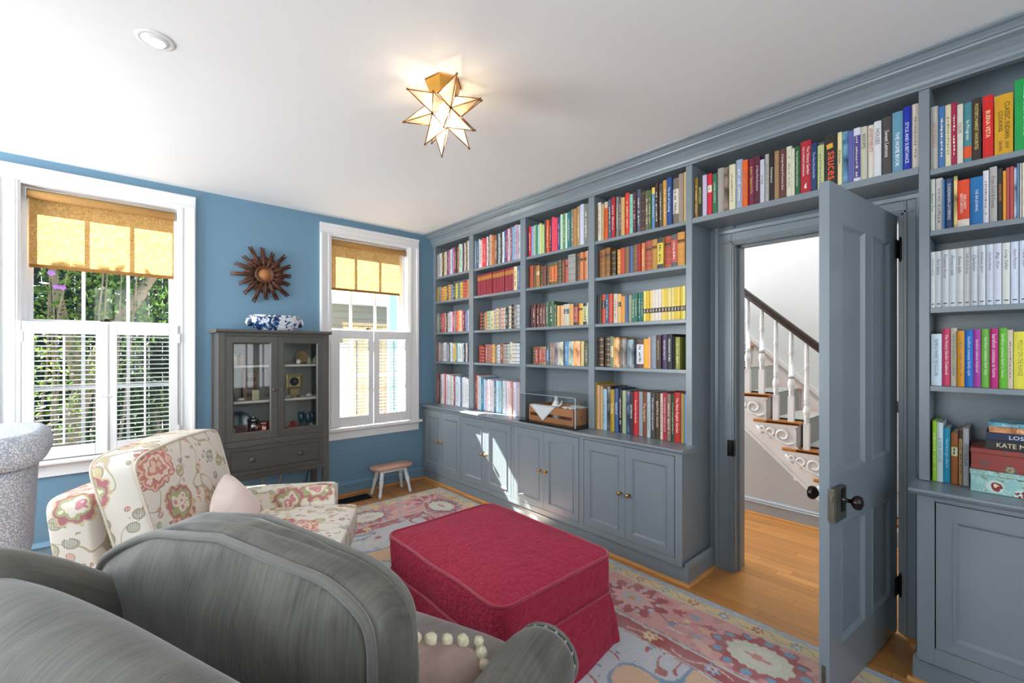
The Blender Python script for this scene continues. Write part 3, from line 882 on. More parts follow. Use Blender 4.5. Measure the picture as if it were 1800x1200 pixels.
# back: rolled top swept along the width, falling at the ends
g = []
NS = 41
for i in range(NS):
    t = i / (NS - 1) * 2 - 1
    y = t * .72
    drop = .050 * max(0, abs(t) - .35) ** 2 / .42
    w = .004 * sin(t * 5 + 1)
    zt = .865 - drop - .09 * max(0, abs(t) - .8) / .2
    prof = []
    for q in range(15):            # round roll at the top, facing the rear
        a = -1.9 + q / 14 * (PI + 1.75)
        r = .105 + w
        prof.append((.115 + r * -cos(a + .55), zt - .105 + r * sin(a + .55)))
    prof = [(-.02, .06), (-.02, .25), (-.015, .45)] + [p for p in prof] + [(.245, .50), (.27, .30), (.27, .06)]
    fl = 1 - .10 * max(0, abs(t) - .85) / .15
    g.append([(px, y, pz * fl) for px, pz in prof])
mb = MB().surf(g, False, True, cap=True); mb.build('back', VELVET, sofa, sub=1)
# arms
def arm(sy):
    g = []
    for i in range(25):
        t = i / 24
        x = .10 + t * .79
        zt = np.interp(x, [.10, .18, .30, .40, .50, .89], [.90, .885, .80, .715, .645, .618]) + .004 * sin(t * 9)
        zt -= .012 * max(0, t - .9) / .1
        r = .100 * (1 - .22 * max(0, t - .93) / .07) * (1 - .18 * max(0, .12 - t) / .12)
        ring_ = []
        yc = sy * (.615 if sy < 0 else .595)
        for q in range(17):
            a = -PI * .28 + q / 16 * PI * 1.50
            ring_.append((x, yc + sy * (r * 1.06 * -cos(a)) * -1, zt - r + r * sin(a)))
        ring_ = [(x, yc - sy * .095, .08), (x, yc - sy * .098, .32)][::-1] and [(x, yc + sy * .075, .08), (x, yc + sy * .075, zt - 2.0 * r)] + ring_ + [(x, yc - sy * .085, zt - 2.0 * r), (x, yc - sy * .085, .08)]
        g.append(ring_)
    mb = MB().surf(g, False, True, cap=True)
    a = mb.build('arm', VELVET, sofa, sub=1)
    # gathered front panel and its welt
    x = .893; zt = .618; yc = sy * (.615 if sy < 0 else .595)
    f = MB()
    prof = []
    for q in range(25):
        b = -PI * .25 + q / 24 * PI * 1.5
        prof.append((yc + .088 * cos(b), zt - .105 + .088 * sin(b)))
    prof = [(yc + .055, .08)] + prof + [(yc - .055, .08)]
    f.tube([(x, p[0], p[1]) for p in prof], .0065, 8); f.build('welt', PIPING, a)
    f = MB(); f.prism([(x - .004, p[0], p[1]) for p in prof], (.010, 0, 0)); f.build('front_panel', VELVET_LIT, a)
    pt = MB()
    for q in range(9):
        b = .1 + q / 8 * PI * .95
        c0 = (x - .010, yc + .086 * cos(b), zt - .105 + .090 * sin(b)); c1 = (x - .080, yc + .100 * cos(b), zt - .100 + .098 * sin(b))
        pt.tube([c1, ((c0[0] + c1[0]) / 2, (c0[1] + c1[1]) / 2, (c0[2] + c1[2]) / 2), c0], [.001, .0035, .0045], 6)
    pt.build('pleats', VELVET, a, kind='stuff')
arm(-1); arm(1)
# seat cushion
def seat_f(x, y, z):
    return (x + .010 * (1 - (y / .57) ** 2) * (x > 0), y, z + .028 * (1 - (x / .40) ** 2) * (1 - (y / .6) ** 2) * (z > 0) + .004 * wob(x, y, z, 14))
sc = MB().surf(superbox(.385, .515, .085, .22, .18, f=seat_f, c=(.615, 0, .375)), False, True).build('seat_cushion', VELVET_LIT, sofa)
e = MB(); pts = []
for zc in (.425,):
    for q in range(40):
        t = 2 * PI * q / 40
        x = .372 * abs(cos(t)) ** .18 * sgn(cos(t)); y = .503 * abs(sin(t)) ** .18 * sgn(sin(t))
        pts.append((.615 + x, y, zc))
e.tube(pts, .006, 6, closed=True); e.build('welt', PIPING, sc)
# plump back cushion, boxed with a welt round both faces
def cush(x, y, z):
    u, v = y / .53, z / .27
    bul = max(0, 1 - u * u) * max(0, 1 - v * v)
    th = 1 + 1.0 * bul
    x2 = x * th + .010 * wob(y, z, x, 11, 1) + .005 * wob(y, z, x, 27, 3)
    # creases running in from the welt
    cr = max(0, abs(v) - .25) * (1 - .6 * u * u)
    s_ = max(-1, min(1, -x / .06)) * (x < 0) - .25 * (x >= 0) * min(1, x / .06)
    x2 += .009 * sin(y * 31 + z * 9 + 2 * sin(y * 7)) * cr + .020 * math.exp(-((y - .16 - .25 * z) / .025) ** 2) * max(0, v) * s_ * -1 * -1 + .018 * math.exp(-((y + .06 - .35 * z) / .03) ** 2) * max(0, v + .2) * s_
    z2 = z + .016 * (1 - u * u) * (z > 0) - .020 * max(0, u) * (z > 0) - (.018 * max(0, -u) ** 3 + (.040 if x > 0 else .012) * max(0, -u)) * max(0, v) + .004 * wob(x, y, z, 18, 5)
    z2 -= .105 * max(0, u - .25) ** 1.5 / .6 * (v > 0) * v
    y2 = y * (1 - .03 * abs(v) ** 2) + .185 * max(0, u) ** 2.2 * (1 - .75 * max(0, v)) * (1 - .6 * max(0, -v))
    xr, zr = rot_y(x2, z2, .03)
    return (xr, y2, zr)
bcu = MB().surf(superbox(.068, .53, .27, .30, .24, 84, 52, f=cush, c=(.485, .10, .635)), False, True).build('back_cushion', VELVET, sofa)
def welt(xs, name):
    pts = []
    for q in range(72):
        t = 2 * PI * q / 72
        y = .510 * abs(cos(t)) ** .26 * sgn(cos(t)); z = .258 * abs(sin(t)) ** .28 * sgn(sin(t))
        x, yy, zz = cush(xs, y, z); pts.append((x + .485, yy + .10, zz + .635))
    MB().tube(pts, .0110, 8, closed=True).build(name, PIPING, bcu)
welt(-.066, 'welt'); welt(.066, 'welt')
for sx in (.10, .82):
    for sy in (-.58, .58):
        MB().lathe([(.018, 0), (.028, .02), (.022, .05)], (sx, sy, 0), 12).build('foot', RAILW, sofa)

# pompom pillow on the sofa seat
pil = thing('throw_pillow', 'dusty mauve throw pillow edged with cream pompoms on the grey sofa seat', 'pillow', (.66, .95, .45))
ORG[pil.name] = None
PINKV = fabric('mauve_velvet', '8f7870', .16, 40, .8, .4)
CREAMY = pl('cream_yarn', 'd6cdb0', .9, vary=.25, scale=120, bump=.4, bscale=260)
PA = Vector((.075, .012, .148)); PT = Vector((-.68, .73, .0)); PD = Vector((-.10, -.62, -.78)).normalized(); PN = PT.cross(PD).normalized()
PLW, PLH = .34, .21
def pf(x, y, z):
    u, v = x / (PLW / 2), y / (PLH / 2)
    b = max(0, 1 - abs(u) ** 2.6) * max(0, 1 - abs(v) ** 2.6)
    return (x * (1 - .04 * v * v), y * (1 - .06 * u * u), z * (.14 + b))
def tilt(p):
    q = PA + PT * (PLW / 2 + p[0]) + PD * (PLH / 2 + p[1]) + PN * p[2]
    return (q.x, q.y, q.z)
g = [[tilt(p) for p in r] for r in superbox(PLW / 2, PLH / 2, .06, .6, .25, 40, 20, f=pf)]
pc = MB().surf(g, False, True).build('cover', PINKV, pil)
rr = random.Random(4)
ed = []
for q in range(32):
    t = q / 32 * 4; k4 = int(t); fr = t - k4
    hw_, hh_ = PLW / 2 + .004, PLH / 2 + .004
    e_ = [(-hw_ + 2 * hw_ * fr, -hh_), (hw_, -hh_ + 2 * hh_ * fr), (hw_ - 2 * hw_ * fr, hh_), (-hw_, hh_ - 2 * hh_ * fr)][k4]
    c = tilt((e_[0], e_[1], rr.uniform(-.01, .01)))
    mb = MB(); n = 10; R = rr.uniform(.014, .019)
    gg = []
    for i in range(8):
        a = -PI / 2 + PI * i / 7
        gg.append([(c[0] + R * max(cos(a), .01) * cos(2 * PI * j / n) * rr.uniform(.8, 1.2), c[1] + R * max(cos(a), .01) * sin(2 * PI * j / n) * rr.uniform(.8, 1.2), c[2] + R * sin(a) * rr.uniform(.85, 1.15)) for j in range(n)])
    mb.surf(gg, False, True, cap=True); mb.build('pompom', CREAMY, pil)

# ================================================================== red ottoman
k = NT('crimson_matelasse')
vq = k.voro(26, k.mapped((1, 1, 1)), 'DISTANCE_TO_EDGE'); wq = k.add('ShaderNodeTexWave'); wq.inputs['Scale'].default_value = 34; wq.inputs['Distortion'].default_value = 14; wq.inputs['Detail'].default_value = 2; k.link(k.co(), wq.inputs[0])
nq = k.noise(16, 3, .6)
hq = k.math('ADD', k.math('MULTIPLY', vq.outputs[0], 1.6), k.math('ADD', k.math('MULTIPLY', wq.outputs['Fac'], .35), k.math('MULTIPLY', nq.outputs['Fac'], .9)))
k.color(k.mix(nq.outputs['Fac'], '8c0a28', 'ab133b')); k.rough(.75); k.b.inputs['Sheen Weight'].default_value = .38; k.b.inputs['Sheen Roughness'].default_value = .4; k.b.inputs['Sheen Tint'].default_value = lin('e86a90')
k.bump(hq, .75, .010)
RED = k.mat
REDP = pl('crimson_piping', '9c1433', .8, vary=.12, scale=80, sheen=.4)
ot = thing('ottoman', 'square crimson quilted slipcovered ottoman on the rug in front of the bookcases', 'ottoman', (1.418, 1.712, 0.014))
ORG[ot.name] = None
hx, hy = .352, .462
def rr_ring(hx, hy, r, n=14):
    pts = []
    for cx, cy, a0 in ((hx - r, hy - r, 0), (-hx + r, hy - r, PI / 2), (-hx + r, -hy + r, PI), (hx - r, -hy + r, 1.5 * PI)):
        for i in range(n): 
            a = a0 + PI / 2 * i / (n - 1); pts.append((cx + r * cos(a), cy + r * sin(a)))
    # subdivide straight runs
    out = []
    for i in range(len(pts)):
        p, q = pts[i], pts[(i + 1) % len(pts)]
        d = math.hypot(q[0] - p[0], q[1] - p[1]); m = max(1, int(d / .05))
        for j in range(m): out.append((p[0] + (q[0] - p[0]) * j / m, p[1] + (q[1] - p[1]) * j / m))
    return out
base_ring = rr_ring(hx, hy, .065)
def oring(z, sx, fl=0.0, wv=0.0):
    out = []
    for i, (x, y) in enumerate(base_ring):
        l = math.hypot(x, y); d = fl + wv * sin(i * .72 + 1.3 * sin(i * .21)) + .004 * wob(x, y, z, 12)
        nx, ny = x / hx, y / hy
        ll = math.hypot(nx, ny) or 1
        out.append((x * sx + nx / ll * d, y * sx + ny / ll * d, z))
    return out
g = [oring(.0, 1.0, .045, .016), oring(.05, 1.0, .040, .014), oring(.12, 1.0, .030, .010), oring(.19, 1.0, .018, .005), oring(.245, 1.0, .006, .001)]
MB().surf(g, False, True).build('skirt', RED, ot)
g = [oring(.238, 1.0, -.002), oring(.25, 1.0, .002), oring(.30, 1.0, .006), oring(.36, 1.0, .007), oring(.40, 1.0, .004), oring(.418, 1.0, -.002)]
MB().surf(g, False, True).build('side_band', RED, ot)
g = []
for i in range(14):
    t = i / 13
    s = 1 - t
    z = .416 + .045 * (1 - s ** 3.2)
    g.append([(x * s, y * s, z + .003 * wob(x * s, y * s, 1, 13)) for x, y, _ in oring(.418, 1.0, -.002)])
MB().surf(g, False, True, cap=False).build('top', RED, ot)
MB().tube(oring(.417, 1.0, .003), .0062, 8, closed=True).build('piping', REDP, ot)
MB().tube(oring(.243, 1.0, .007), .0050, 8, closed=True).build('piping', REDP, ot)

# ================================================================== floral armchair
def floral(name):
    k = NT(name)
    base = 'e2dcd1'
    v = k.mapped((1, 1, 1))
    w = k.noise(3.0, 2, .5, v); wv = k.add('ShaderNodeVectorMath', operation='ADD'); k.link(v, wv.inputs[0])
    ws = k.add('ShaderNodeVectorMath', operation='SCALE'); k.link(w.outputs['Color'], ws.inputs[0]); ws.inputs['Scale'].default_value = .12; k.link(ws.outputs[0], wv.inputs[1])
    # vines: contour lines of a noise
    n1 = k.noise(4.2, 1, .5, wv.outputs[0]); d1 = k.math('ABSOLUTE', k.math('SUBTRACT', n1.outputs['Fac'], .5))
    vine = k.math('LESS_THAN', d1, .006)
    c = k.mix(vine, base, 'b3a584')
    # leaves and buds
    for sc_l, th, gate, cols in ((11, .34, .47, ('a9a058', '8f9a80', 'c9975c', 'b8b08a')), (19, .30, .50, ('c4655a', '9aa06a', 'd99a7a', '9c5a70'))):
        v2 = k.voro(sc_l, wv.outputs[0]); n2 = k.noise(6 + sc_l * .2, 1, .5, v)
        leaf = k.math('MULTIPLY', k.math('LESS_THAN', v2.outputs['Distance'], th), k.math('GREATER_THAN', n2.outputs['Fac'], gate))
        rim = k.math('GREATER_THAN', v2.outputs['Distance'], th * .80)
        lc = k.ramp(v2.outputs['Color'], [(0, cols[0]), (.4, cols[1]), (.65, cols[2]), (.85, cols[3])], 'CONSTANT')
        vein = k.add('ShaderNodeTexWave'); vein.inputs['Scale'].default_value = 38; vein.inputs['Distortion'].default_value = 3; k.link(v, vein.inputs[0])
        lc = k.mix(k.math('MULTIPLY', k.math('GREATER_THAN', vein.outputs['Fac'], .62), .55), lc, base)
        lc = k.mix(k.math('MULTIPLY', rim, .6), lc, '7d5a40')
        c = k.mix(k.math('MULTIPLY', leaf, .9), c, lc)
    # flowers: concentric feathered rings in big cells
    v3 = k.voro(4.3, wv.outputs[0], rnd=.85); dist = v3.outputs['Distance']
    sel = k.add('ShaderNodeSeparateColor'); k.link(v3.outputs['Color'], sel.inputs[0])
    pick = k.math('GREATER_THAN', sel.outputs[0], .18)
    pet = k.voro(30, v)
    pd = k.math('ADD', dist, k.math('MULTIPLY', pet.outputs['Distance'], .17))
    ringc = k.ramp(pd, [(0, 'c98b4e'), (.11, 'a6403f'), (.17, 'e2bda2'), (.24, 'c8685a'), (.29, 'ecd2c0'), (.36, 'c4604f'), (.42, 'e6b39c'), (.48, 'b0584e')], 'CONSTANT')
    rc2 = k.ramp(pd, [(0, '8f2f50'), (.12, 'ead6c8'), (.18, 'c9707c'), (.26, 'e6dccb'), (.33, '9aa05c'), (.40, 'a83c58'), (.47, 'c9b98a')], 'CONSTANT')
    fc = k.mix(k.math('GREATER_THAN', sel.outputs[1], .5), ringc, rc2)
    edge = k.math('LESS_THAN', pd, .52)
    c = k.mix(k.math('MULTIPLY', k.math('MULTIPLY', pick, edge), .92), c, fc)
    n4 = k.noise(260, 2, .5, v)
    c = k.mix(k.math('MULTIPLY', n4.outputs['Fac'], .30), c, base)
    k.color(c); k.rough(.85); k.bump(n4.outputs['Fac'], .12, .002)
    return k.mat
FLORAL = floral('floral_linen')
FPIPE = pl('floral_piping', 'ddd2c0', .85, vary=.2, scale=60)
ac = thing('armchair', 'cream armchair with coral and green floral print between the sofa and the left window', 'armchair', (.101, 2.833, 0.012), math.radians(-31))
def rb(hx, hy, hz, c, e=.12, f=None, nu=48, nv=24): return superbox(hx, hy, hz, e, e, nu, nv, f, c)
MB().surf(rb(.40, .42, .13, (.42, 0, .185)), False, True).build('base', FLORAL, ac)
def backf(x, y, z): return (x - (z + .35) * .16, y * (1 - .06 * (z > .2)), z)
MB().surf(rb(.075, .43, .36, (.05, 0, .43), .14, backf), False, True).build('back_frame', FLORAL, ac)
def bc2(x, y, z):
    u, v = y / .38, z / .25
    t = 1 + .45 * max(0, 1 - u * u) * max(0, 1 - v * v)
    return (x * t - z * .26, y * (1 + .02 * v), z + .022 * (1 - u * u) * (z > 0))
b2 = MB().surf(rb(.085, .385, .250, (.150, 0, .685), .20, bc2), False, True).build('back_cushion', FLORAL, ac)
for xs in (-.078, .078):
    pts = []
    for q in range(60):
        t = 2 * PI * q / 60
        y = .375 * abs(cos(t)) ** .2 * sgn(cos(t)); z = .243 * abs(sin(t)) ** .2 * sgn(sin(t))
        x, yy, zz = bc2(xs, y, z); pts.append((x + .150, yy, zz + .685))
    MB().tube(pts, .006, 6, closed=True).build('welt', FPIPE, b2)
for sy in (1, -1):
    a = MB().surf(rb(.365, .055, .235, (.455, sy * .425, .325), .10), False, True).build('arm', FLORAL, ac)
    pts = [(.815, sy * .425 + yy, zz) for yy, zz in ((-.05, .10), (-.05, .545), (.05, .545), (.05, .10))]
    MB().tube(pts, .005, 6).build('welt', FPIPE, a)
def sf(x, y, z): return (x, y, z + .02 * (1 - (x / .42) ** 2) * (1 - (y / .40) ** 2) * (z > 0))
s_ = MB().surf(rb(.385, .365, .075, (.58, 0, .380), .16, sf), False, True).build('seat_cushion', FLORAL, ac)
for zc in (.315, .443):
    pts = []
    for q in range(48):
        t = 2 * PI * q / 48
        pts.append((.58 + .378 * abs(cos(t)) ** .16 * sgn(cos(t)), .358 * abs(sin(t)) ** .16 * sgn(sin(t)), zc))
    MB().tube(pts, .005, 6, closed=True).build('welt', FPIPE, s_)
for sx in (.10, .76):
    for sy in (-.36, .36):
        MB().lathe([(.014, 0), (.024, .06)], (sx, sy, 0), 10).build('leg', RAILW, ac)
# pale pink pillow standing in the chair
pp = thing('throw_pillow', 'plain pale pink pillow leaning in the floral armchair', 'pillow', (.46, 2.63, .432), math.radians(-40))
def pf2(x, y, z):
    u, v = y / .152, z / .152
    b = max(0, 1 - abs(u) ** 2.2) * max(0, 1 - abs(v) ** 2.2)
    y2 = y * (1 - .10 * v * v); z2 = z * (1 - .10 * u * u)
    return (x * (.10 + b), y2, z2)
g = superbox(.085, .150, .150, .20, .55, 44, 30, f=pf2)
a_ = math.radians(24); r45 = math.radians(33)
gg = []
for r in g:
    rw = []
    for x, y, z in r:
        y, z = y * cos(r45) - z * sin(r45), y * sin(r45) + z * cos(r45)
        x, z = x * cos(a_) - z * sin(a_), x * sin(a_) + z * cos(a_)
        rw.append((x, y, z + .160))
    gg.append(rw)
MB().surf(gg, False, True).build('cover', fabric('pale_pink_linen', 'ead8d0', .04, 60, .8, .2), pp)

# ================================================================== pebbled chair at the left edge
k = NT('pebble_dot_fabric')
pv = k.voro(120, k.mapped((1, 1, 1)))
k.color(k.ramp(pv.outputs['Distance'], [(.34, 'e4e6ea'), (.50, 'a7aebc')])); k.rough(.85); k.bump(k.math('SUBTRACT', 1.0, pv.outputs['Distance']), .5, .003)
PEB = k.mat
wc = thing('wing_chair', 'pale grey chair with white pebble dot fabric at the left edge by the window', 'chair', (-.64, 3.42, 0))
def wing_ring(z, hw, hd, cx=0, cy=0):
    out = []
    for q in range(44):
        t = 2 * PI * q / 44
        out.append((-.64 + cx + hw * abs(cos(t)) ** .55 * sgn(cos(t)), 3.42 + cy + hd * abs(sin(t)) ** .55 * sgn(sin(t)), z))
    return out
g = [wing_ring(.19, .10, .12), wing_ring(.195, .22, .22), wing_ring(.21, .255, .28), wing_ring(.27, .290, .31), wing_ring(.36, .308, .33), wing_ring(.50, .316, .335), wing_ring(.65, .322, .335), wing_ring(.76, .328, .335), wing_ring(.82, .332, .33)]
MB().surf(g, False, True, cap=True).build('body', PEB, wc)
g = []
for i in range(13):
    a = -PI * .5 + PI * i / 12
    z = .905 + .085 * sin(a); g.append(wing_ring(z, .330 + .050 * cos(a), .315 + .05 * cos(a), .004))
MB().surf(g, False, True, cap=True).build('rolled_top', PEB, wc)
MB().tube(wing_ring(.826, .334, .332), .006, 6, closed=True).build('seam', pl('pebble_seam', '5a5f69', .9), wc)
for sx in (-.2, .2):
    for sy in (-.2, .2): MB().lathe([(.014, 0), (.020, .19)], (-.64 + sx, 3.42 + sy, 0), 10).build('leg', RAILW, wc)

# ================================================================== china cabinet
GW = wood('grey_washed_wood', '3d3c39', '5b5954', 1.0, 'Z', 0.45)
GWX = wood('grey_washed_wood_flat', '3d3c39', '5b5954', 1.0, 'X', 0.45)
INNER = pl('cabinet_lining', '9c978e', .6, vary=.05)
SHW = pl('cabinet_shelf_paint', 'd2c8be', .5, vary=.05)
cc = thing('china_cabinet', 'tall dark grey wooden china cabinet with two glass doors between the windows', 'cabinet', (.962, 4.05, 0))
X0, X1, Y0, Y1 = .562, 1.362, 3.87, 4.205
for x in (X0, X1 - .045):
    MB().box(x, x + .045, Y0, Y0 + .045, 0, 1.530).build('post', GW, cc, bevel=.002)
    MB().box(x, x + .045, Y1 - .045, Y1, 0, 1.530).build('post', GW, cc, bevel=.002)
    xx = x + .012
    MB().box(xx, xx + .020, Y0 + .045, Y1 - .045, .405, 1.530).build('side_panel', GW, cc)
tp = MB(); tp.prism([(X0 - .016, Y0 - .018, 1.530), (X0 - .016, Y0 - .026, 1.540), (X0 - .016, Y0 - .026, 1.551), (X0 - .016, Y0 - .018, 1.556), (X0 - .016, Y1 + .005, 1.556), (X0 - .016, Y1 + .005, 1.530)], (X1 - X0 + .032, 0, 0)); tp.build('top', GWX, cc)
a, b = X0 + .045, X1 - .045
for za, zb in ((1.505, 1.530), (.660, .705), (.400, .440)): MB().box(a, b, Y0 + .004, Y0 + .03, za, zb).build('rail', GWX, cc, bevel=.0015)
MB().box(X0 + .032, X1 - .032, Y1 - .012, Y1 - .002, .405, 1.530).build('back_panel', INNER, cc)
MB().box(X0 + .032, X1 - .032, Y0 + .031, Y1 - .013, .682, .700).build('shelf', SHW, cc)
for z in (1.000, 1.280): MB().box(X0 + .0325, X1 - .0325, Y0 + .075, Y1 - .0125, z - .018, z).build('shelf', SHW, cc, bevel=.001)
xm = (a + b) / 2
for p, q, kx in ((a + .001, xm - .001, xm - .030), (xm + .001, b - .001, xm + .030)):
    fn = lambda u, v, d: (u, Y0 + .002 - d, v)
    R = (p, q, .708, 1.503); I = ins(R, .046, .046, .052, .046)
    d_ = MB(); ring(d_, R, -.022, R, 0, fn); ring(d_, R, 0, I, 0, fn); ring(d_, I, 0, ins(I, .008), -.008, fn); ring(d_, ins(I, .008), -.008, ins(I, .008), -.022, fn); ring(d_, ins(I, .008), -.022, R, -.022, fn)
    dd = d_.build('door', GW, cc)
    G = ins(I, .004); MB().box(G[0], G[1], Y0 + .012, Y0 + .015, G[2], G[3]).build('pane', CGLASS, dd)
    kb = MB().lathe([(.006, 0), (.006, .008), (.013, .014), (.015, .022), (.010, .029), (0, .031)], (kx, Y0 + .002, 1.085), 14, axis=(0, -1, 0)); kb.build('knob', GW, dd)
    MB().box(kx - .008, kx + .008, Y0 - .001, Y0 + .003, 1.06, 1.10).build('escutcheon', pl('dull_brass', '7d6c4c', .4, .7), dd)
dr = MB(); fn = lambda u, v, d: (u, Y0 + .004 - d, v)
R = (a + .001, b - .001, .442, .658); ring(dr, R, -.02, R, 0, fn)
I = ins(R, .030); I2 = ins(I, .006)
ring(dr, R, 0, I, 0, fn); ring(dr, I, 0, ins(I, .003), -.004, fn); ring(dr, ins(I, .003), -.004, I2, 0, fn)
dr.add([fn(I2[0], I2[2], 0), fn(I2[1], I2[2], 0), fn(I2[1], I2[3], 0), fn(I2[0], I2[3], 0)], [(0, 1, 2, 3)])
dw = dr.build('drawer', GWX, cc)
for x in (.782, 1.130): MB().lathe([(.008, 0), (.008, .008), (.017, .014), (.019, .024), (.012, .032), (0, .034)], (x, Y0 + .003, .556), 16, axis=(0, -1, 0)).build('knob', GWX, dw)
MB().lathe([(.008, 0), (.008, .002), (0, .003)], (xm, Y0 + .002, .682), 12, axis=(0, -1, 0)).build('keyhole', pl('dull_brass', '7d6c4c', .4, .7), cc)

# contents
def item(name, mb, mat, label, cat, group='ornaments in the china cabinet', **kw): return solid(name, mb, mat, label, cat, group, **kw)
CER = pl('cream_ceramic', 'cfc2a8', .4, vary=.25, scale=60)
def figure(x, y, z, h, mat, name, label):
    t = thing(name, label, 'figurine', (x, y, z), group='ornaments in the china cabinet')
    m = MB().lathe([(.020, 0), (.024, .004), (.022, .2 * h), (.026, .35 * h), (.018, .55 * h), (.022, .66 * h), (.010, .74 * h)], (x, y, z), 12); m.build('body', mat, t)
    m = MB().ball((x, y, z + h * .84), h * .13, n=10); m.build('head', mat, t)
    return t
figure(.684, 4.00, 1.280, .095, CER, 'figurine', 'cream ceramic figurine at the left end of the top cabinet shelf')
figure(.738, 4.02, 1.280, .110, pl('mottled_ceramic', 'b08468', .4, vary=.5, scale=50), 'figurine', 'cream and rust figurine, second from left on the top cabinet shelf')
figure(1.247, 4.02, 1.280, .060, pl('sage_ceramic', '9a9a78', .4, vary=.3, scale=70), 'figurine', 'small sage figurine right of the plate on the top cabinet shelf')
figure(1.297, 4.02, 1.280, .070, pl('sage_ceramic', '9a9a78', .4), 'figurine', 'small sage figurine at the right end of the top cabinet shelf')
m = MB().lathe([(0, -.004), (.035, -.003), (.052, .004), (.055, .008), (.050, .008), (.034, .002), (0, .001)], (1.192, 4.03, 1.340), 24, axis=(0, -1, .25)); item('plate', m, pl('ochre_plate', '8b6c40', .35, vary=.5, scale=40), 'round ochre plate standing on the top cabinet shelf', 'plate')
m = MB().ball((1.152, 3.985, 1.301), .0205); item('ball', m, pl('white_glaze', 'dcd8d0', .2), 'small white ball in front of the ochre plate', 'ornament')
# dollhouse-like wooden tower with drawers
t = thing('curio_box', 'tall brown wooden curio tower with small windows in the left half of the cabinet', 'box', (.795, 4.05, 1.0), group='ornaments in the china cabinet')
BRN = pl('curio_wood', '7a5844', .5, vary=.2, scale=30)
m = MB(); m.box(.748, .768, 4.00, 4.08, 1.0, 1.235); m.box(.768, .845, 4.01, 4.08, 1.0, 1.215); m.box(.764, .849, 4.005, 4.085, 1.215, 1.222); m.lathe([(.012, 0), (.010, .010), (0, .03)], (.758, 4.04, 1.235), 8); m.build('case', BRN, t)
DK = pl('curio_dark', '2a201a', .6)
for i in range(3):
    for j in range(3):
        MB().box(.776 + j * .022, .789 + j * .022, 4.0055, 4.0095, 1.03 + i * .06, 1.062 + i * .06).build('window', DK, t)
m = MB().box(.800, .850, 3.955, 3.985, 1.0, 1.082); t2 = item('trinket_box', m, pl('carved_ivory_box', 'b9ab8c', .5, vary=.4, scale=120), 'square carved ivory coloured box in front of the curio tower', 'box', bevel=.003)
figure(.664, 3.99, 1.0, .085, pl('black_white_ceramic', '5a554c', .4, vary=.9, scale=60), 'figurine', 'small dark and white figurine at the left end of the middle cabinet shelf')
m = MB().ball((.731, 3.985, 1.0135), .030, .020, .0135); item('trinket', m, CER, 'flat cream oval trinket on the middle cabinet shelf', 'ornament')
t = thing('clock', 'square gilt framed desk clock with a dark round face on the middle cabinet shelf', 'clock', (1.135, 4.06, 1.0), group='ornaments in the china cabinet')
GOLDM = pl('aged_gilt', 'a08a58', .35, .7, vary=.25, scale=50)
fn = lambda u, v, d: (u, 4.05 - d, v)
R = (1.072, 1.198, 1.068, 1.192)
m = MB(); ring(m, R, 0, ins(R, .014), .004, fn); ring(m, ins(R, .014), .004, ins(R, .02), 0, fn); m.box(R[0], R[1], 4.0505, 4.07, R[2], R[3]); m.box(1.10, 1.17, 4.04, 4.08, 1.0, 1.068); m.build('frame', GOLDM, t)
m = MB(); m.add([fn(R[0] + .02, R[2] + .02, .0005), fn(R[1] - .02, R[2] + .02, .0005), fn(R[1] - .02, R[3] - .02, .0005), fn(R[0] + .02, R[3] - .02, .0005)], [(0, 1, 2, 3)]); m.build('plate', pl('clock_plate', 'c2b284', .5), t)
m = MB().lathe([(0, 0), (.036, 0), (.036, .002), (0, .002)], (1.135, 4.049, 1.13), 24, axis=(0, -1, 0)); m.build('face', DK, t)
m = MB(); m.box(1.1335, 1.1365, 4.0445, 4.0465, 1.13, 1.156); m.box(1.135, 1.153, 4.0445, 4.0465, 1.129, 1.132); m.build('hand', GOLDM, t)
for i, (x, r, c, nm) in enumerate(((1.070, .016, 'a39c80', 'pale stone'), (1.100, .013, '6b6354', 'brown stone'), (1.150, .012, '3c3a36', 'dark stone'), (1.236, .018, 'c8c8c6', 'clear crystal'), (1.305, .014, 'a8a8a6', 'grey crystal'))):
    m = MB().ball((x, 3.99, 1.0 + r * .8), r * 1.3, r, r * .8, n=10); item('trinket', m, pl('trinket_%d' % i, c, .25, vary=.3, scale=80), 'small %s trinket, %s from left under the desk clock' % (nm, ['first', 'second', 'third', 'fourth', 'fifth'][i]), 'ornament')
SILV = pl('polished_silver', 'c4c2be', .12, 1.0, vary=.05)
COPR = pl('polished_copper', 'c08a78', .16, 1.0, vary=.08)
m = MB().lathe([(0, 0), (.07, .002), (.100, .012), (.108, .02), (.100, .018), (.06, .008), (0, .006)], (.722, 4.10, .800), 28, axis=(0, -1, .22)); item('platter', m, pl('bottle_green_glaze', '16302c', .15, vary=.2), 'round bottle green platter standing at the back of the cabinet bottom', 'platter')
m = MB().lathe([(.030, 0), (.034, .004), (.040, .05), (.042, .10), (.036, .125), (.044, .135), (.045, .142), (.030, .150), (.010, .158), (.012, .166), (0, .170)], (.822, 4.02, .700), 18); item('silver_jar', m, SILV, 'silver lidded jar in the bottom of the cabinet', 'jar')
t = thing('teapot', 'small silver pot left of the lidded jar in the bottom of the cabinet', 'teapot', (.668, 3.975, .700), group='ornaments in the china cabinet')
MB().lathe([(.022, 0), (.034, .015), (.038, .045), (.028, .080), (.018, .088), (.022, .094), (.010, .110), (0, .120)], (.668, 3.975, .700), 16).build('body', SILV, t)
MB().tube([(.63, 3.975, .735), (.612, 3.975, .755), (.615, 3.975, .78), (.635, 3.975, .785)], .004, 6).build('handle', SILV, t)
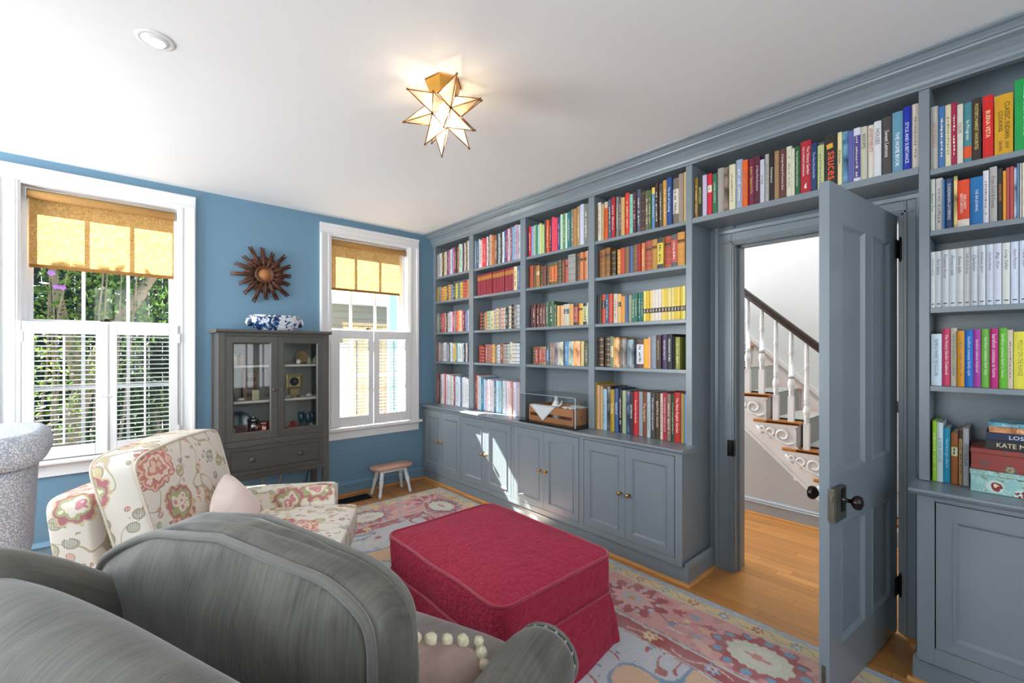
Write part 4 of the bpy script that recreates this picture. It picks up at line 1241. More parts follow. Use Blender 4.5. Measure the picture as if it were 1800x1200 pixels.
m = MB().lathe([(.020, 0), (.040, .008), (.062, .040), (.064, .046), (.058, .042), (.036, .012), (0, .010)], (.716, 3.955, .700), 22); item('bowl', m, pl('grey_bowl', '6f726e', .3, vary=.1), 'low grey bowl at the front left of the cabinet bottom', 'bowl')
t = thing('pitcher', 'copper pink pitcher right of the silver jar in the bottom of the cabinet', 'pitcher', (.888, 3.965, .700), group='ornaments in the china cabinet')
MB().lathe([(.030, 0), (.046, .02), (.050, .055), (.040, .09), (.042, .115), (.048, .125), (.040, .120), (.032, .09)], (.888, 3.965, .700), 18).build('body', COPR, t)
MB().tube([(.936, 3.965, .74), (.960, 3.965, .765), (.955, 3.965, .80), (.930, 3.965, .815)], .005, 6).build('handle', COPR, t)
m = MB().ball((.812, 3.945, .716), .030, .022, .016); item('shell', m, pl('pink_shell', 'd8a490', .35, vary=.3, scale=60), 'pink seashell lying in front of the silver jar', 'seashell')
rr = random.Random(8); m = MB()
for i in range(60):
    a = rr.uniform(0, 2 * PI); r = rr.uniform(0, .07); h = .095 * (1 - r / .09) + .012
    x, y = 1.112 + r * cos(a), 4.0 + r * sin(a) * .6
    m.tube([(x, y, .7), (x + rr.uniform(-.01, .01), y + rr.uniform(-.01, .01), .7 + h * .5), (x + rr.uniform(-.015, .015), y + rr.uniform(-.01, .01), .7 + h)], [.007, .006, .004], 5)
item('coral', m, pl('red_coral', '8e2a22', .6, vary=.3, scale=40), 'heap of branching red coral in the bottom right of the cabinet', 'coral')
BLG = glass('blue_glass', (.55, .78, .86), .10); CLG = glass('clear_crystal', (.88, .92, .93), .12)
def goblet(x, y, h, mat, label):
    m = MB().lathe([(.026, 0), (.024, .003), (.005, .010), (.005, h * .38), (.020, h * .48), (.026, h * .75), (.023, h), (.0215, h), (.024, h * .75), (.018, h * .50), (0, h * .46)], (x, y, .700), 16)
    item('goblet', m, mat, label, 'goblet')
goblet(1.195, 4.06, .165, BLG, 'tall blue glass goblet left of the others at the cabinet bottom')
goblet(1.240, 4.03, .155, BLG, 'blue glass goblet in the middle of the three at the cabinet bottom')
goblet(1.283, 4.06, .160, BLG, 'blue glass goblet nearest the right side of the cabinet bottom')
goblet(1.242, 3.96, .085, CLG, 'small clear crystal goblet in front of the blue goblets')

# blue and white footbath on top
k = NT('blue_white_porcelain')
nb = k.noise(26, 5, .65, k.mapped((1, 1, 1)), .6); nb2 = k.noise(9, 2, .5)
f = k.math('ADD', k.math('MULTIPLY', nb.outputs['Fac'], .75), k.math('MULTIPLY', nb2.outputs['Fac'], .35))
k.color(k.ramp(f, [(.47, '14315e'), (.53, '2c5688'), (.57, 'dfe4ea')])); k.rough(.12)
PORC = k.mat
pw = pl('white_porcelain', 'e4e7ea', .12, vary=.02)
bw = thing('porcelain_planter', 'blue and white porcelain planter with scroll handles on top of the grey china cabinet', 'planter', (.985, 4.03, 1.556))
g = []
for hw, hd, z in ((.128, .085, 0), (.140, .095, .004), (.165, .105, .03), (.178, .112, .075), (.180, .113, .105), (.186, .118, .112), (.186, .118, .124), (.172, .104, .124), (.165, .098, .06), (.13, .08, .02)):
    g.append([(.985 + hw * abs(cos(2 * PI * q / 40)) ** .6 * sgn(cos(2 * PI * q / 40)), 4.03 + hd * abs(sin(2 * PI * q / 40)) ** .6 * sgn(sin(2 * PI * q / 40)), 1.556 + z) for q in range(40)])
MB().surf(g, False, True, cap=True).build('bowl', PORC, bw)
ri = []
for hw, hd, z in ((.182, .1145, .108), (.1875, .1195, .112), (.1880, .1200, .124), (.172, .105, .1245)):
    ri.append([(.985 + hw * abs(cos(2 * PI * q / 40)) ** .6 * sgn(cos(2 * PI * q / 40)), 4.03 + hd * abs(sin(2 * PI * q / 40)) ** .6 * sgn(sin(2 * PI * q / 40)), 1.556 + z) for q in range(40)])
k = NT('porcelain_rim'); ck = k.noise(60, 2, .5); k.color(k.ramp(ck.outputs['Fac'], [(.44, '223f6c'), (.52, 'e6e9ec')])); k.rough(.12)
MB().surf(ri, False, True).build('rim', k.mat, bw)
for sg_ in (-1, 1):
    x = .985 + sg_ * .182
    MB().tube([(x, 4.03, 1.556 + .095), (x + sg_ * .020, 4.03, 1.556 + .092), (x + sg_ * .028, 4.03, 1.556 + .065), (x + sg_ * .018, 4.03, 1.556 + .045), (x - sg_ * .006, 4.03, 1.556 + .045)], .010, 8).build('handle', pw, bw)
    MB().ball((x + sg_ * .006, 4.022, 1.556 + .052), .020, .018, .020).build('boss', pl('cobalt_glaze', '14284c', .12), bw)

# sunburst mirror
sm = thing('sunburst_mirror', 'dark brown wooden sunburst mirror on the blue wall above the china cabinet', 'mirror', (.952, YW - .02, 2.045))
STK = wood('carved_dark_wood', '2c140b', '6a3a20', 3.0, 'X', 0.4)
cxm, czm = .952, 2.045
for i in range(16):
    a = 2 * PI * i / 16 + .06
    L = .235 + .020 * ((i * 7) % 3 - 1)
    m = MB()
    for q, (o_, l0, l1, w) in enumerate(((-.010, .07, L - .006, .0085), (.010, .07, L, .0085), (0, .06, L - .03, .0075), (-.027, .065, .155, .008), (.027, .065, .145, .008))):
        pts = []
        dy = -.012 if q == 2 else -.002 - .004 * (q > 2)
        for t in (0, .5, 1):
            r = l0 + (l1 - l0) * t
            ox = o_ * (1.0 if q < 3 else (1.2 - .3 * t))
            pts.append((cxm + cos(a) * r - sin(a) * ox, YW - .022 + dy + .008 * (t > .9), czm + sin(a) * r + cos(a) * ox))
        m.tube(pts, [w, w, w * .7], 5)
    m.build('ray', STK, sm)
m = MB().lathe([(.050, 0), (.078, .004), (.076, .018), (.066, .024), (.056, .020), (.050, .012)], (cxm, YW - .02, czm), 28, axis=(0, -1, 0)); m.build('frame', STK, sm)
m = MB().lathe([(0, 0), (.051, 0), (.051, .002), (0, .002)], (cxm, YW - .032, czm), 28, axis=(0, -1, 0)); m.build('mirror_glass', pl('amber_mirror', 'b5794a', .35, .15, vary=.03), sm)
m = MB().lathe([(0, 0), (.07, 0), (.07, .02), (0, .02)], (cxm, YW, czm), 20, axis=(0, -1, 0)); m.build('backing', STK, sm)

# cords behind the cabinet
m = MB().tube([(.90, 4.235, .43), (.93, 4.235, .33), (.935, 4.235, .20), (.96, 4.22, .12), (1.02, 4.22, .14), (1.06, 4.225, .24), (1.10, 4.235, .36), (1.15, 4.235, .40), (1.19, 4.235, .35), (1.22, 4.235, .44)], .0045, 6); solid('extension_cord', m, pl('tan_cord', 'b79f62', .6), 'tan extension cord looping below the china cabinet', 'cord')
m = MB().tube([(1.34, 4.238, .46), (1.31, 4.238, .30), (1.27, 4.235, .15), (1.26, 4.22, .02)], .004, 6); solid('power_cord', m, pl('black_cord', '121416', .5), 'black power cord hanging behind the right legs of the china cabinet', 'cord')

# ================================================================== step stool
stl = thing('stool', 'small white footstool with turned legs and pinkish wooden top under the right window', 'stool', (2.012, 4.015, 0))
STW = pl('painted_stool_legs', 'cfd6da', .45, vary=.08, scale=30)
STT = wood('worn_pink_wood', 'b98a72', 'd6ab94', 1.0, 'X', 0.4)
g = []
pr = [(.198, .095)]
pts = []
for q in range(40):
    t = 2 * PI * q / 40
    pts.append((2.012 + .205 * abs(cos(t)) ** .5 * sgn(cos(t)), 4.015 + .100 * abs(sin(t)) ** .62 * sgn(sin(t)) * (1 - .06 * abs(cos(t)) ** 8)))
for s, z in ((.975, .252), (1.0, .258), (1.0, .270), (.985, .276), (.0, .276)): g.append([(2.012 + (x - 2.012) * s, 4.015 + (y - 4.015) * s, z) for x, y in pts])
MB().surf(g, False, True, cap=True).build('seat', STT, stl)
MB().box(1.878, 2.146, 3.955, 4.075, .220, .2515).build('apron', STW, stl, bevel=.003)
lp = [(.012, 0), (.015, .008), (.017, .03), (.013, .045), (.017, .052), (.012, .06), (.016, .10), (.021, .135), (.022, .15), (.016, .165), (.021, .172), (.021, .18), (.015, .186), (.019, .195), (.019, .24)]
for dx, dy in ((-1, -1), (1, -1), (-1, 1), (1, 1)):
    tx, ty = 2.012 + dx * .118, 4.015 + dy * .048; bx, by = 2.012 + dx * .160, 4.015 + dy * .092
    gg = []
    for r, z in lp:
        t = 1 - z / .24
        gg.append([(tx + (bx - tx) * t + r * cos(2 * PI * q / 12), ty + (by - ty) * t + r * sin(2 * PI * q / 12), z + .0005) for q in range(12)])
    MB().surf(gg, False, True, cap=True).build('leg', STW, stl)

# floor vent
fv = thing('floor_vent', 'black metal floor vent grille by the wall next to the china cabinet', 'vent', (1.63, 4.07, .001))
VM = pl('vent_black', '141312', .5, .4)
m = MB(); m.box(1.445, 1.815, 3.995, 4.012, .0005, .006); m.box(1.445, 1.815, 4.128, 4.145, .0005, .006); m.box(1.445, 1.46, 4.012, 4.128, .0005, .006); m.box(1.80, 1.815, 4.012, 4.128, .0005, .006); m.build('frame', VM, fv)
MB().box(1.46, 1.80, 4.012, 4.128, .0003, .0012).build('duct_shade', pl('vent_shade', '050505', .9), fv)  # black sheet in place of the shade inside the duct
for i in range(14): MB().box(1.468 + i * .024, 1.476 + i * .024, 4.012, 4.128, .0015, .0055).build('slat', VM, fv)

# ================================================================== star ceiling lamp
sl = thing('ceiling_light', 'moravian star flush light of seeded glass and brass on the ceiling', 'ceiling light', (1.160, 1.782, ZC), rz=0)
BRZ = pl('antique_brass', '8a5a26', .3, 1.0, vary=.12, scale=30)
k = NT('seeded_glass')
k.n.remove(k.b)
sd = k.noise(70, 3, .6, k.mapped((1, 1, 1)), .4)
tr = k.add('ShaderNodeBsdfTransparent'); k.link(k.ramp(sd.outputs['Fac'], [(.35, 'e8dcc2'), (.6, 'fff6e4')]), tr.inputs[0])
tl = k.add('ShaderNodeBsdfTranslucent'); tl.inputs[0].default_value = lin('fff0d8')
gs = k.add('ShaderNodeBsdfGlossy'); gs.inputs['Roughness'].default_value = .1
m1 = k.add('ShaderNodeMixShader'); m1.inputs[0].default_value = .55; k.link(tr.outputs[0], m1.inputs[1]); k.link(tl.outputs[0], m1.inputs[2])
m2 = k.add('ShaderNodeMixShader'); m2.inputs[0].default_value = .08; k.link(m1.outputs[0], m2.inputs[1]); k.link(gs.outputs[0], m2.inputs[2]); k.link(m2.outputs[0], k.out.inputs[0])
SEED = k.mat
sc_ = Vector((1.160, 1.782, 2.535))
phi = (1 + 5 ** .5) / 2
iv = [Vector(p).normalized() for p in ((0, 1, phi), (0, 1, -phi), (0, -1, phi), (0, -1, -phi), (1, phi, 0), (1, -phi, 0), (-1, phi, 0), (-1, -phi, 0), (phi, 0, 1), (phi, 0, -1), (-phi, 0, 1), (-phi, 0, -1))]
R_ = Matrix.Rotation(.42, 3, 'Z') @ Matrix.Rotation(.30, 3, 'X')
iv = [R_ @ v for v in iv]
r0, r1 = .084, .200
tri = []
for i in range(12):
    for j in range(i + 1, 12):
        for l in range(j + 1, 12):
            if (iv[i] - iv[j]).length < 1.06 and (iv[j] - iv[l]).length < 1.06 and (iv[i] - iv[l]).length < 1.06: tri.append((i, j, l))
edges = set()
for t in tri:
    n = (iv[t[0]] + iv[t[1]] + iv[t[2]]).normalized()
    for a, b in ((0, 1), (1, 2), (0, 2)): edges.add((t[a], t[b]))
    if n.z > .62: continue
    tip = sc_ + n * r1
    bs = [sc_ + iv[i] * r0 for i in t]
    pn = MB()
    for a, b in ((0, 1), (1, 2), (2, 0)): pn.add([bs[a], bs[b], tip], [(0, 1, 2)])
    po = pn.build('pane', SEED, sl, fix=False)
    m = MB()
    for q in bs: m.tube([q, tip], [.0030, .0022], 6)
    m.ball(tip, .0052, n=8); m.build('point_frame', BRZ, po)
m = MB()
for a, b in edges: m.tube([sc_ + iv[a] * r0, sc_ + iv[b] * r0], .0028, 6)
m.build('core_frame', BRZ, sl)
m = MB().lathe([(.060, -.070), (.064, -.066), (.086, -.004), (.092, -.0005)], (1.160, 1.782, ZC), 6, smooth=False); m.build('canopy', pl('brass_canopy', 'b8893f', .28, 1.0, vary=.08, scale=20), sl)
k = NT('warm_bulb'); k.n.remove(k.b); em = k.add('ShaderNodeEmission'); em.inputs[0].default_value = (1, .88, .68, 1); em.inputs[1].default_value = 22; k.link(em.outputs[0], k.out.inputs[0])
MB().ball(tuple(sc_ + Vector((0, 0, .0))), .024, .024, .032, n=12).build('bulb', k.mat, sl)
MB().lathe([(.014, .03), (.014, .075)], tuple(sc_), 10).build('socket', BRZ, sl)
lamp('star_lamp_glow', 'POINT', sc_ + Vector((0, 0, -.045)), 3.6, (1, .90, .74), shadow_soft_size=.02)

# recessed light
rl = thing('recessed_light', 'white recessed eyeball light in the ceiling at upper left', 'ceiling light', (.120, 2.312, ZC))
m = MB().lathe([(.046, -.002), (.052, -.006), (.062, -.005), (.066, 0)], (.120, 2.312, ZC - .0005), 32); m.build('trim_ring', WHITE, rl)
m = MB(); g = []
for i in range(8):
    a = PI / 2 * i / 7
    g.append([(.120 + .047 * cos(a) * cos(2 * PI * q / 28), 2.312 + .047 * cos(a) * sin(2 * PI * q / 28), ZC - .002 - .020 * sin(a)) for q in range(28)])
m.surf(g[:5], False, True).build('eyeball', WHITE, rl)
k = NT('recessed_lamp_face'); k.n.remove(k.b); em = k.add('ShaderNodeEmission'); em.inputs[0].default_value = (1, .97, .92, 1); em.inputs[1].default_value = 3.0; k.link(em.outputs[0], k.out.inputs[0])
m = MB().lathe([(0, 0), (.029, 0), (.030, .001)], (.124, 2.306, ZC - .0165), 24); m.build('lamp_face', k.mat, rl)
lamp('recessed_beam', 'SPOT', (.124, 2.306, ZC - .03), 5.0, (1, .95, .88), (0.1, -.1, -1), spot_size=1.9, spot_blend=.8, shadow_soft_size=.03)
# ================================================================== rug (flat woven print kept as a colour attribute on a fine grid)
def make_rug():
    x0, x1, y0, y1 = -0.35, 2.445, -0.70, 3.815
    xs = np.concatenate([np.arange(x0, .95, .03), np.arange(.95, x1, .0068), [x1]])
    ys = np.concatenate([np.arange(y0, .2, .02), np.arange(.2, y1, .0075), [y1]])
    X, Y = np.meshgrid(xs, ys, indexing='ij')
    nx, ny = X.shape
    r = np.random.default_rng(3)
    def vn(sc, seed):
        rg = np.random.default_rng(seed); G = rg.random((96, 96))
        u = (X - x0) / sc; v = (Y - y0) / sc
        iu = np.floor(u).astype(int); iv = np.floor(v).astype(int); fu = u - iu; fv = v - iv
        fu = fu * fu * (3 - 2 * fu); fv = fv * fv * (3 - 2 * fv)
        g = lambda a, b: G[a % 96, b % 96]
        return (g(iu, iv) * (1 - fu) + g(iu + 1, iv) * fu) * (1 - fv) + (g(iu, iv + 1) * (1 - fu) + g(iu + 1, iv + 1) * fu) * fv
    wx = (vn(.05, 1) - .5) * .018; wy = (vn(.05, 2) - .5) * .018
    Xw, Yw_ = X + wx, Y + wy
    dR = x1 - Xw; dT = y1 - Yw_
    d = np.minimum(dR, dT); alongY = dR < dT
    s = np.where(alongY, Yw_, Xw + 7.3)
    c = lambda h: np.array(lin(h)[:3])
    C = np.zeros((nx, ny, 3)); 
    def put(mask, h): C[mask] = c(h)
    put(np.ones_like(d, bool), 'c3c9cf')
    put(d < .470 + .1, 'b9bfc4')
    # field
    fld = d > .575
    put(fld, 'c2c8cf')
    n1 = vn(.22, 5); n2 = vn(.10, 6); n3 = vn(.045, 7)
    put(fld & (n1 > .70), 'd9b58e'); put(fld & (np.abs(n1 - .68) < .035), '6f93b4'); put(fld & (np.abs(n2 - .34) < .035) & (n1 < .6), 'a8474c')
    put(fld & (n2 > .83) & (n1 < .6), 'b0595a'); put(fld & (n3 > .86) & (n1 < .55), '5f8fae')
    put(fld & (np.abs(n2 - .62) < .02) & (n1 < .5), 'd8d0c0')
    # red inner band
    band = (d > .472) & (d < .560)
    put(band, 'a5474b')
    put((d > .462) & (d < .470), 'cfc3bd'); put((d > .562) & (d < .575), 'd5cfc9'); put((d > .5655) & (d < .570), '8f6f72'); put((d > .4505) & (d < .4545), '8a7a80')
    def flower(mask_band, cs, cd, R, k, colors, ph=0.0):
        du = s - cs; dv = d - cd
        rr = np.hypot(du, dv); th = np.arctan2(dv, du) + ph
        e = R * (.78 + .22 * np.cos(k * th))
        m = mask_band & (rr < e)
        put(m, colors[0]); put(mask_band & (rr < e * .58), colors[1]); put(mask_band & (rr < R * .22), colors[2])
    smin, smax = s.min(), s.max()
    for seg in (np.arange(-.7, 3.9, .30), np.arange(6.9, 9.8, .30)):
        for i, cs in enumerate(seg):
            flower(band, cs + .05, .516, .040, 6, [('ddc98a', 'e8d9b0', 'b85a50'), ('8fa9c4', 'c7d3de', 'b0515a')][i % 2])
    put(band & (np.abs(d - .516 - .022 * np.sin(s * 2 * PI / .30)) < .0045) & (vn(.08, 11) > .30), 'd9b4a0')
    # pink main border
    pk = (d > .125) & (d < .450)
    put(pk, 'd49a96'); put(pk & (vn(.035, 12) > .72), 'c98582'); put(pk & (vn(.06, 13) > .80), 'dcae9c')
    L = .652
    for seg in (np.arange(.742 - 3 * L, 4.2, L), np.arange(6.9, 9.9, L)):
        for i, cs in enumerate(seg):
            du = s - cs; dv = d - .285; th = np.arctan2(dv, du)
            if i % 2 == 1:
                e = np.hypot(du / .150, dv / .110)
                lobes = 1 + .10 * np.cos(14 * th)
                put(pk & (e < 1.35 * lobes), 'a84a50'); 
                for q in range(12):
                    a = 2 * PI * q / 12; px, py = .182 * cos(a), .135 * sin(a)
                    put(pk & (np.hypot((du - px) / .022, (dv - py) / .017) < 1), '6d9dbd')
                put(pk & (e < .92 * (1 + .05 * np.cos(16 * th))), 'cfd2bd'); put(pk & (e < .62), 'd7d6c8'); put(pk & (np.abs(dv) < .008 + .010 * (np.cos(du * 70) > .3)) & (np.abs(du) < .060), 'c98f86')
            else:
                e = np.hypot(du / .160, dv / .120)
                put(pk & (e < 1.15 * (1 + .16 * np.cos(10 * th))), 'a8454c')
                for q in range(10):
                    a = 2 * PI * q / 10 + .3; px, py = .150 * cos(a), .112 * sin(a)
                    put(pk & (np.hypot((du - px), (dv - py)) < .016), 'b7b2c4')
                put(pk & (e < .72 * (1 + .18 * np.cos(12 * th))), 'dba8a2'); put(pk & (e < .40), 'bcb4b8'); put(pk & (e < .16), 'd2946a')
            # sprays between medallions
            du2 = s - (cs + L / 2)
            for (a, b, w, h, col) in ((0, -.08, .030, .018, '86a6bf'), (-.07, .07, .026, .014, '86a6bf'), (.06, .06, .024, .016, '6d9dbd'), (.0, .10, .05, .005, 'cfd0c8'), (0, .03, .05, .005, 'cfd0c8'), (.08, -.06, .03, .02, 'b5535a'), (-.09, -.05, .026, .016, 'b5535a'), (.02, -.02, .018, .018, 'e0c9a0')):
                put(pk & (np.hypot((du2 - a) / w, (dv - b) / h) < 1 + .35 * np.cos(5 * np.arctan2(dv - b, du2 - a))), col)
            put(pk & (np.abs(dv - .05 * np.sin(du2 * 18)) < .0045) & (np.abs(du2) < .20), '9a6a6e')
    put((d > .115) & (d < .125), 'c9c0b4')
    # yellow outer band
    yl = (d > .040) & (d < .116)
    put(yl, 'dcc592')
    for seg in (np.arange(-.7, 3.9, .165), np.arange(6.9, 9.9, .165)):
        for i, cs in enumerate(seg):
            flower(yl, cs + .03, .078, .033, 6, [('6f8fb0', 'c5d2de', 'e3d3a8'), ('a9545a', 'd9b1a6', 'e3d3a8')][i % 2], .3)
    put(yl & (np.abs(d - .078 - .024 * np.sin(s * 2 * PI / .165)) < .0035), '9c9472')
    put(d < .040, 'a3adb8'); put(d < .028, 'b3bcc4'); put((d > .016) & (d < .020), '848f9c')
    put(dT < .014, 'd8cfbf')
    # uneven pale wash and fleck over the whole weave
    fade = .90 + .16 * vn(.30, 21) + .10 * (r.random((nx, ny)) - .5)
    wash = (.04 + .22 * vn(.09, 22))[..., None]
    C = C * (1 - wash) + c('d6d0cb') * wash
    C = np.clip(C * fade[..., None], 0, 1)
    V = np.stack([X, Y, .012 + .0012 * (r.random((nx, ny)) - .5)], -1).reshape(-1, 3)
    i = np.arange(nx - 1)[:, None] * ny + np.arange(ny - 1)[None, :]
    F = np.stack([i, i + ny, i + ny + 1, i + 1], -1).reshape(-1, 4)
    # border wall down to the floor
    me = bpy.data.meshes.new('pile')
    nv = len(V); me.vertices.add(nv); me.vertices.foreach_set('co', (V - np.array([1.05, 1.55, 0])).ravel())
    me.loops.add(F.size); me.loops.foreach_set('vertex_index', F.ravel().astype(np.int32))
    me.polygons.add(len(F)); me.polygons.foreach_set('loop_start', np.arange(0, F.size, 4, dtype=np.int32)); me.polygons.foreach_set('loop_total', np.full(len(F), 4, np.int32))
    at = me.color_attributes.new('weave', 'FLOAT_COLOR', 'POINT')
    at.data.foreach_set('color', np.concatenate([C.reshape(-1, 3), np.ones((nv, 1))], 1).ravel().astype(np.float32))
    me.update(); me.validate()
    k = NT('woven_rug'); a = k.add('ShaderNodeVertexColor', layer_name='weave'); n = k.noise(260, 2, .6)
    k.color(k.mix(k.math('MULTIPLY', n.outputs['Fac'], .22), a.outputs[0], '8d857f')); k.rough(.95); k.b.inputs['Specular IOR Level'].default_value = .1; k.bump(n.outputs['Fac'], .35, .003)
    me.materials.append(k.mat)
    root = thing('area_rug', 'pastel oriental wool rug with pink border and yellow edge band on the oak floor', 'rug', (1.05, 1.55, 0))
    o = bpy.data.objects.new('pile', me); COL.objects.link(o); o.parent = root
    e = MB(); th = .0125
    e.box(x1 - .004, x1 + .002, y0, y1, .001, th); e.box(x0, x1 - .004, y1 - .004, y1 + .002, .001, th); e.box(x0, x1 - .004, y0, y1 - .004, .001, .008)
    e.build('bound_edge', pl('rug_edge', '8f98a2', .95, vary=.2, scale=80), root)
    f = MB(); rr = random.Random(2)
    for i in range(330):
        x = .95 + (x1 - .95) * i / 330
        f.add([(x, y1, .008), (x + .003, y1, .008), (x + rr.uniform(-.004, .006), y1 + rr.uniform(.012, .022), .0015)], [(0, 1, 2)])
    f.build('fringe', pl('rug_fringe', 'd8d0c0', .95), root, kind='stuff')
make_rug()

# ================================================================== acrylic display case
AC = glass('clear_acrylic', (.955, .97, .97), .05)
dcs = thing('display_case', 'clear acrylic display case on the countertop of the third bay', 'display case', (2.60, 2.37, .811))
ax0, ax1, ay0, ay1, az = 2.500, 2.86, 2.095, 2.690, 1.040
MB().box(ax0 - .006, ax1, ay0 - .004, ay1 + .004, .811, .822).build('base', pl('black_acrylic', '15171a', .15, vary=.05), dcs, bevel=.002)
t = .003
for nm, b in (('panel', (ax0, ax0 + t, ay0, ay1, .823, az)), ('panel', (ax1 - .008, ax1 - .008 + t, ay0, ay1, .823, az)), ('panel', (ax0 + t, ax1 - .008, ay0, ay0 + t, .823, az)), ('panel', (ax0 + t, ax1 - .008, ay1 - t, ay1, .823, az)), ('top_panel', (ax0, ax1 - .005, ay0, ay1, az, az + .004))):
    MB().box(*b).build(nm, AC, dcs)
ED = pl('polished_acrylic_edge', 'cfdcde', .15, vary=.02)
m = MB(); m.box(ax0 - .001, ax0 + .004, ay0 - .001, ay0 + .003, .823, az + .004); m.build('edge', ED, dcs)
m = MB(); m.box(ax0 - .001, ax0 + .001, ay0 + .003, ay1, az + .0035, az + .0055); m.build('edge', ED, dcs)
CRW = wood('crate_wood', 'a9693a', 'c98a55', 2.0, 'Y', .5)
cr = thing('wooden_crate', 'small slatted wooden crate inside the acrylic display case', 'crate', (2.66, 2.37, .823))
cx0, cx1, cy0, cy1 = 2.540, 2.80, 2.150, 2.620
for z0, z1 in ((.832, .868), (.893, .950)):
    MB().box(cx0, cx0 + .008, cy0 + .012, cy1 - .012, z0, z1).build('slat', CRW, cr, bevel=.001); MB().box(cx1 - .008, cx1, cy0 + .012, cy1 - .012, z0, z1).build('slat', CRW, cr, bevel=.001)
for a, b in ((cy0, cy0 + .012), (cy1 - .012, cy1)): MB().box(cx0, cx1, a, b, .826, .952).build('end_board', CRW, cr, bevel=.002)
MB().box(cx0 + .009, cx1 - .009, cy0 + .012, cy1 - .012, .824, .830).build('bottom', CRW, cr)
m = MB(); 
for y in (2.33, 2.36): m.ball((2.63, cy0 - .001, .885 + (y - 2.33) * .1), .0045, n=6)
m.build('nail', BRASS, cr)
LIN = pl('white_linen', 'e6e6e6', .85, vary=.04, scale=40, bump=.15, bscale=200)
nap = MB()
g = []
for i in range(13):
    tt = i / 12
    z = .953 - .115 * max(0, (tt - .35) / .65)
    x = 2.60 - .065 * min(1, tt / .35) - .004 * max(0, (tt - .35))
    hw = .135 * (1 - max(0, (tt - .35) / .65)) + .004
    ym = 2.475 - .02 * tt
    g.append([(x - .004 * sin(j * 1.1) * (tt > .3), ym - hw + 2 * hw * j / 8, z + .002 * (tt < .35)) for j in range(9)])
nap.surf(g, False, False); o = solid('napkin', nap, LIN, 'white pointed linen napkin hanging over the front of the crate', 'napkin')
md = o.modifiers.new('sol', 'SOLIDIFY'); md.thickness = .002
nap = MB(); g = []
for i in range(13):
    g.append([(2.56 + .20 * j / 6, 2.155 + .13 * i / 12, .956 + .006 * sin(i * 1.3 + j) + .006 * sin(j * 2.1)) for j in range(7)])
nap.surf(g); o = solid('napkin', nap, LIN, 'crumpled white linen cloth lying across the right end of the crate', 'napkin'); md = o.modifiers.new('sol', 'SOLIDIFY'); md.thickness = .004
wf = thing('white_figurine', 'white seated ceramic figurine in the wooden crate', 'figurine', (2.625, 2.395, .832))
CW = pl('white_bisque', 'e4e4e4', .5, vary=.03)
g = []
MB().lathe([(.030, .0), (.034, .06), (.036, .10), (.030, .135), (.020, .160), (.012, .172)], (2.625, 2.395, .832), 16).build('body', CW, wf)
MB().ball((2.620, 2.390, .832 + .186), .017, .019, .020, 12).build('head', CW, wf)
MB().tube([(2.618, 2.372, .965), (2.600, 2.350, .955), (2.600, 2.322, .972), (2.606, 2.318, 1.000)], [.010, .009, .008, .005], 8).build('arm', CW, wf)
MB().tube([(2.618, 2.418, .965), (2.598, 2.420, .945), (2.592, 2.395, .940)], [.010, .009, .007], 8).build('arm', CW, wf)
MB().tube([(2.61, 2.37, .93), (2.580, 2.345, .945), (2.575, 2.325, .905)], [.014, .012, .009], 8).build('leg', CW, wf)

